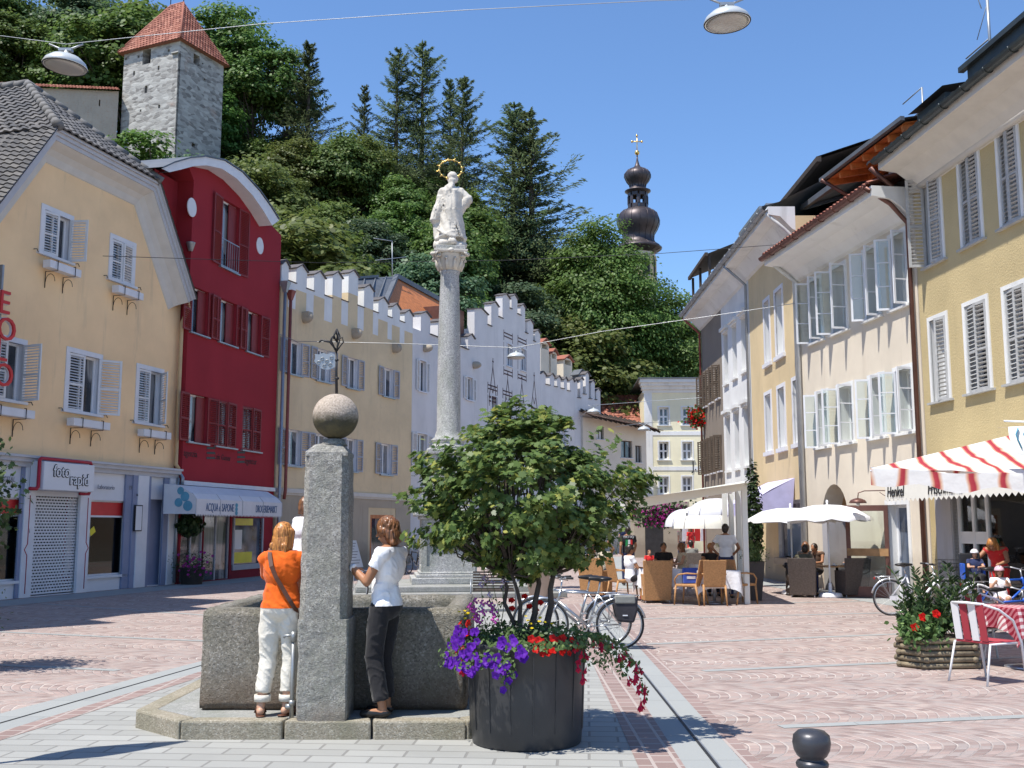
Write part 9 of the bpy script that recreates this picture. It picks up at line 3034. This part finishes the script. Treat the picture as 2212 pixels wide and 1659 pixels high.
# bollard
plain('bollard_iron',(.065,.065,.072),.38,metal=.5,var=.15,scale=8,bump=.001)
b_ = P(1752,1575,5.85); bo_ = thing('bollard','dark iron bollard with a round ball head at the lower edge of the view','bollard',(b_.x,5.85,0))
z1 = b_.z
q = MB(); q.lathe([(.06,0),(.06,z1 - .40),(.075,z1 - .33),(.098,z1 - .24),(.075,z1 - .215),(.07,z1 - .205),(.083,z1 - .19),(.086,z1 - .175),(.078,z1 - .162),(.064,z1 - .155),(.062,z1 - .148),(.078,z1 - .135),(.094,z1 - .105),(.100,z1 - .068),(.094,z1 - .030),(.070,z1 - .008),(.03,z1),(.001,z1 + .001)],48); q.build('post','bollard_iron',bo_)
# hanging lamps and wires
plain('lamp_enamel',(.58,.60,.58),.3,metal=.3,var=.04); plain('lamp_inner',(.36,.36,.34),.35,metal=.3,var=.1)
def hang_lamp(label,px,py,D_,Ypx,tilt=0,dark=False):
 """lamp bowl whose rim centre is seen at px, py; D_ is its width in the photo"""
 Y = Ypx; c_ = P(px,py,Y); r_ = D_ / 2 / FPX * Y
 rt = thing('hanging_lamp',label,'street lamp',tuple(c_),0,'lamps hung on wires over the square')
 k = r_ / .3
 q = MB(); q.M = Matrix.Rotation(tilt,4,'Y')
 q.lathe([(.29 * k,.0),(.30 * k,.0),(.305 * k,.012 * k),(.275 * k,.075 * k),(.20 * k,.14 * k),(.10 * k,.175 * k),(.045 * k,.19 * k),(.04 * k,.24 * k)],36); q.build('shade','lamp_enamel',rt)
 q = MB(); q.M = Matrix.Rotation(tilt,4,'Y'); q.lathe([(.28 * k,.004),(.24 * k,-.022 * k),(.15 * k,-.04 * k),(.001,-.048 * k)],28); q.build('glass_cover','lamp_inner',rt)
 q = MB(); q.M = Matrix.Rotation(tilt,4,'Y'); q.tube([(.295 * k * math.cos(t_),.295 * k * math.sin(t_),.0) for t_ in np.linspace(0,2 * math.pi,33)],.008 * k,5,cap=False); q.build('rim','iron_black',rt)
 q = MB(); q.box(-.09 * k,-.04 * k,.23 * k,.09 * k,.04 * k,.27 * k)
 q.tube([(-.24 * k,0,.34 * k),(-.1 * k,0,.28 * k),(0,0,.25 * k),(.1 * k,0,.28 * k),(.24 * k,0,.34 * k)],.014 * k,6); q.build('hanger','zinc',rt)
 return rt,c_,k
l1,c1,k1 = hang_lamp('grey bowl lamp hanging in front of the castle wall',140,145,97,14.2,R(4))
l2,c2,k2 = hang_lamp('grey bowl lamp hanging high in the open sky',1571,50,106,13.2,R(-3))
l3,c3,k3 = hang_lamp('small grey bowl lamp in front of the stepped gable',1115,773,40,34)
l4,c4,k4 = hang_lamp('small grey bowl lamp in front of the brown eaves',1282,891,28,48)
l5,c5,k5 = hang_lamp('small grey bowl lamp beside the corner of the pale yellow end house',1391,929,27,51)
l6,c6,k6 = hang_lamp('tiny bowl lamp in front of the windows of the end house',1541,985,17,62)
def wire(label,pts,r_=.008,mt='zinc'):
 w = MB(); w.tube(pts,r_,5,cap=False); o = w.build('overhead_wire',mt); tag(o,label,'wire','wires over the square'); return o
def tz_(c_,k): return c_ + V((0,0,.34 * k))
w0 = P(-40,72,15.0)
wire('wire carrying the two nearest bowl lamps across the square',[w0,tz_(c1,k1),P(560,52,14.0),P(1000,22,13.6),P(1400,2,13.3),tz_(c2,k2),P(1900,-60,12.8)],.0055)
wire('thin wire from the yellow house across the red house to the church tower direction',[P(222,553,27),P(700,568,32),P(1100,562,34),P(1420,548,32),P(1700,527,29.5),P(1945,508,26)],.009,'iron_black')
wire('pale wire carrying the lamp before the stepped gable',[P(604,722,37),P(640,737,37),P(860,742,35.5),tz_(c3,k3),P(1300,716,33),P(1520,685,31.5),P(1720,655,30.8)],.011,'galvanised')
wire('thin wire carrying the lamp before the brown eaves',[P(1250,905,52),tz_(c4,k4),P(1530,858,46)],.012)
wire('thin wire carrying the lamp at the corner of the end house',[P(1330,922,55),tz_(c5,k5),P(1535,905,46)],.012)
fl = thing('flood_light','round black floodlight on the wall under the eaves of the orange house','lamp',tuple(P(1700,560,31.2)),R(40))
q = MB(); q.M = Matrix.Rotation(R(100),4,'X'); q.lathe([(.10,-.14),(.17,-.08),(.20,0),(.19,.02),(.17,.01)],24); q.build('housing','iron_black',fl)
q = MB(); q.M = Matrix.Rotation(R(100),4,'X'); q.lathe([(.175,.006),(.001,.012)],24); q.build('lens','lamp_enamel',fl)
q = MB(); q.tube([(0,.1,0),(.25,.3,.05),(.5,.35,.15)],.03,6); q.build('bracket','iron_black',fl)
wp = f4.uz(1940,1065); wl = thing('wall_lamp','rust brown bracket lamp on the beige wall beside the brown framed door','lamp',tuple(f4.w(wp[0],0,wp[1])),f4.rz)
q = MB(); q.ell((0,-.02,0),(.05,.02,.11),n=12,k=8); q.tube([(0,-.02,.04),(-.1,-.35,.06),(-.1,-.8,.05),(-.1,-.95,0),(-.1,-.97,-.14)],.013,6)
q.tube([(0,-.02,-.04),(-.04,-.15,-.10),(-.08,-.3,-.06),(-.09,-.42,.02)],.008,5); q.build('bracket','copper_brown',wl)
q = MB(); q.lathe([(.20,-.24),(.205,-.23),(.17,-.17),(.08,-.13),(.03,-.12)],24,c=(-.1,-.97,0)); q.build('shade','copper_brown',wl)
q = MB(); q.ell((-.1,-.97,-.25),(.05,.05,.06),n=10,k=8); q.build('bulb','lamp_enamel',wl)
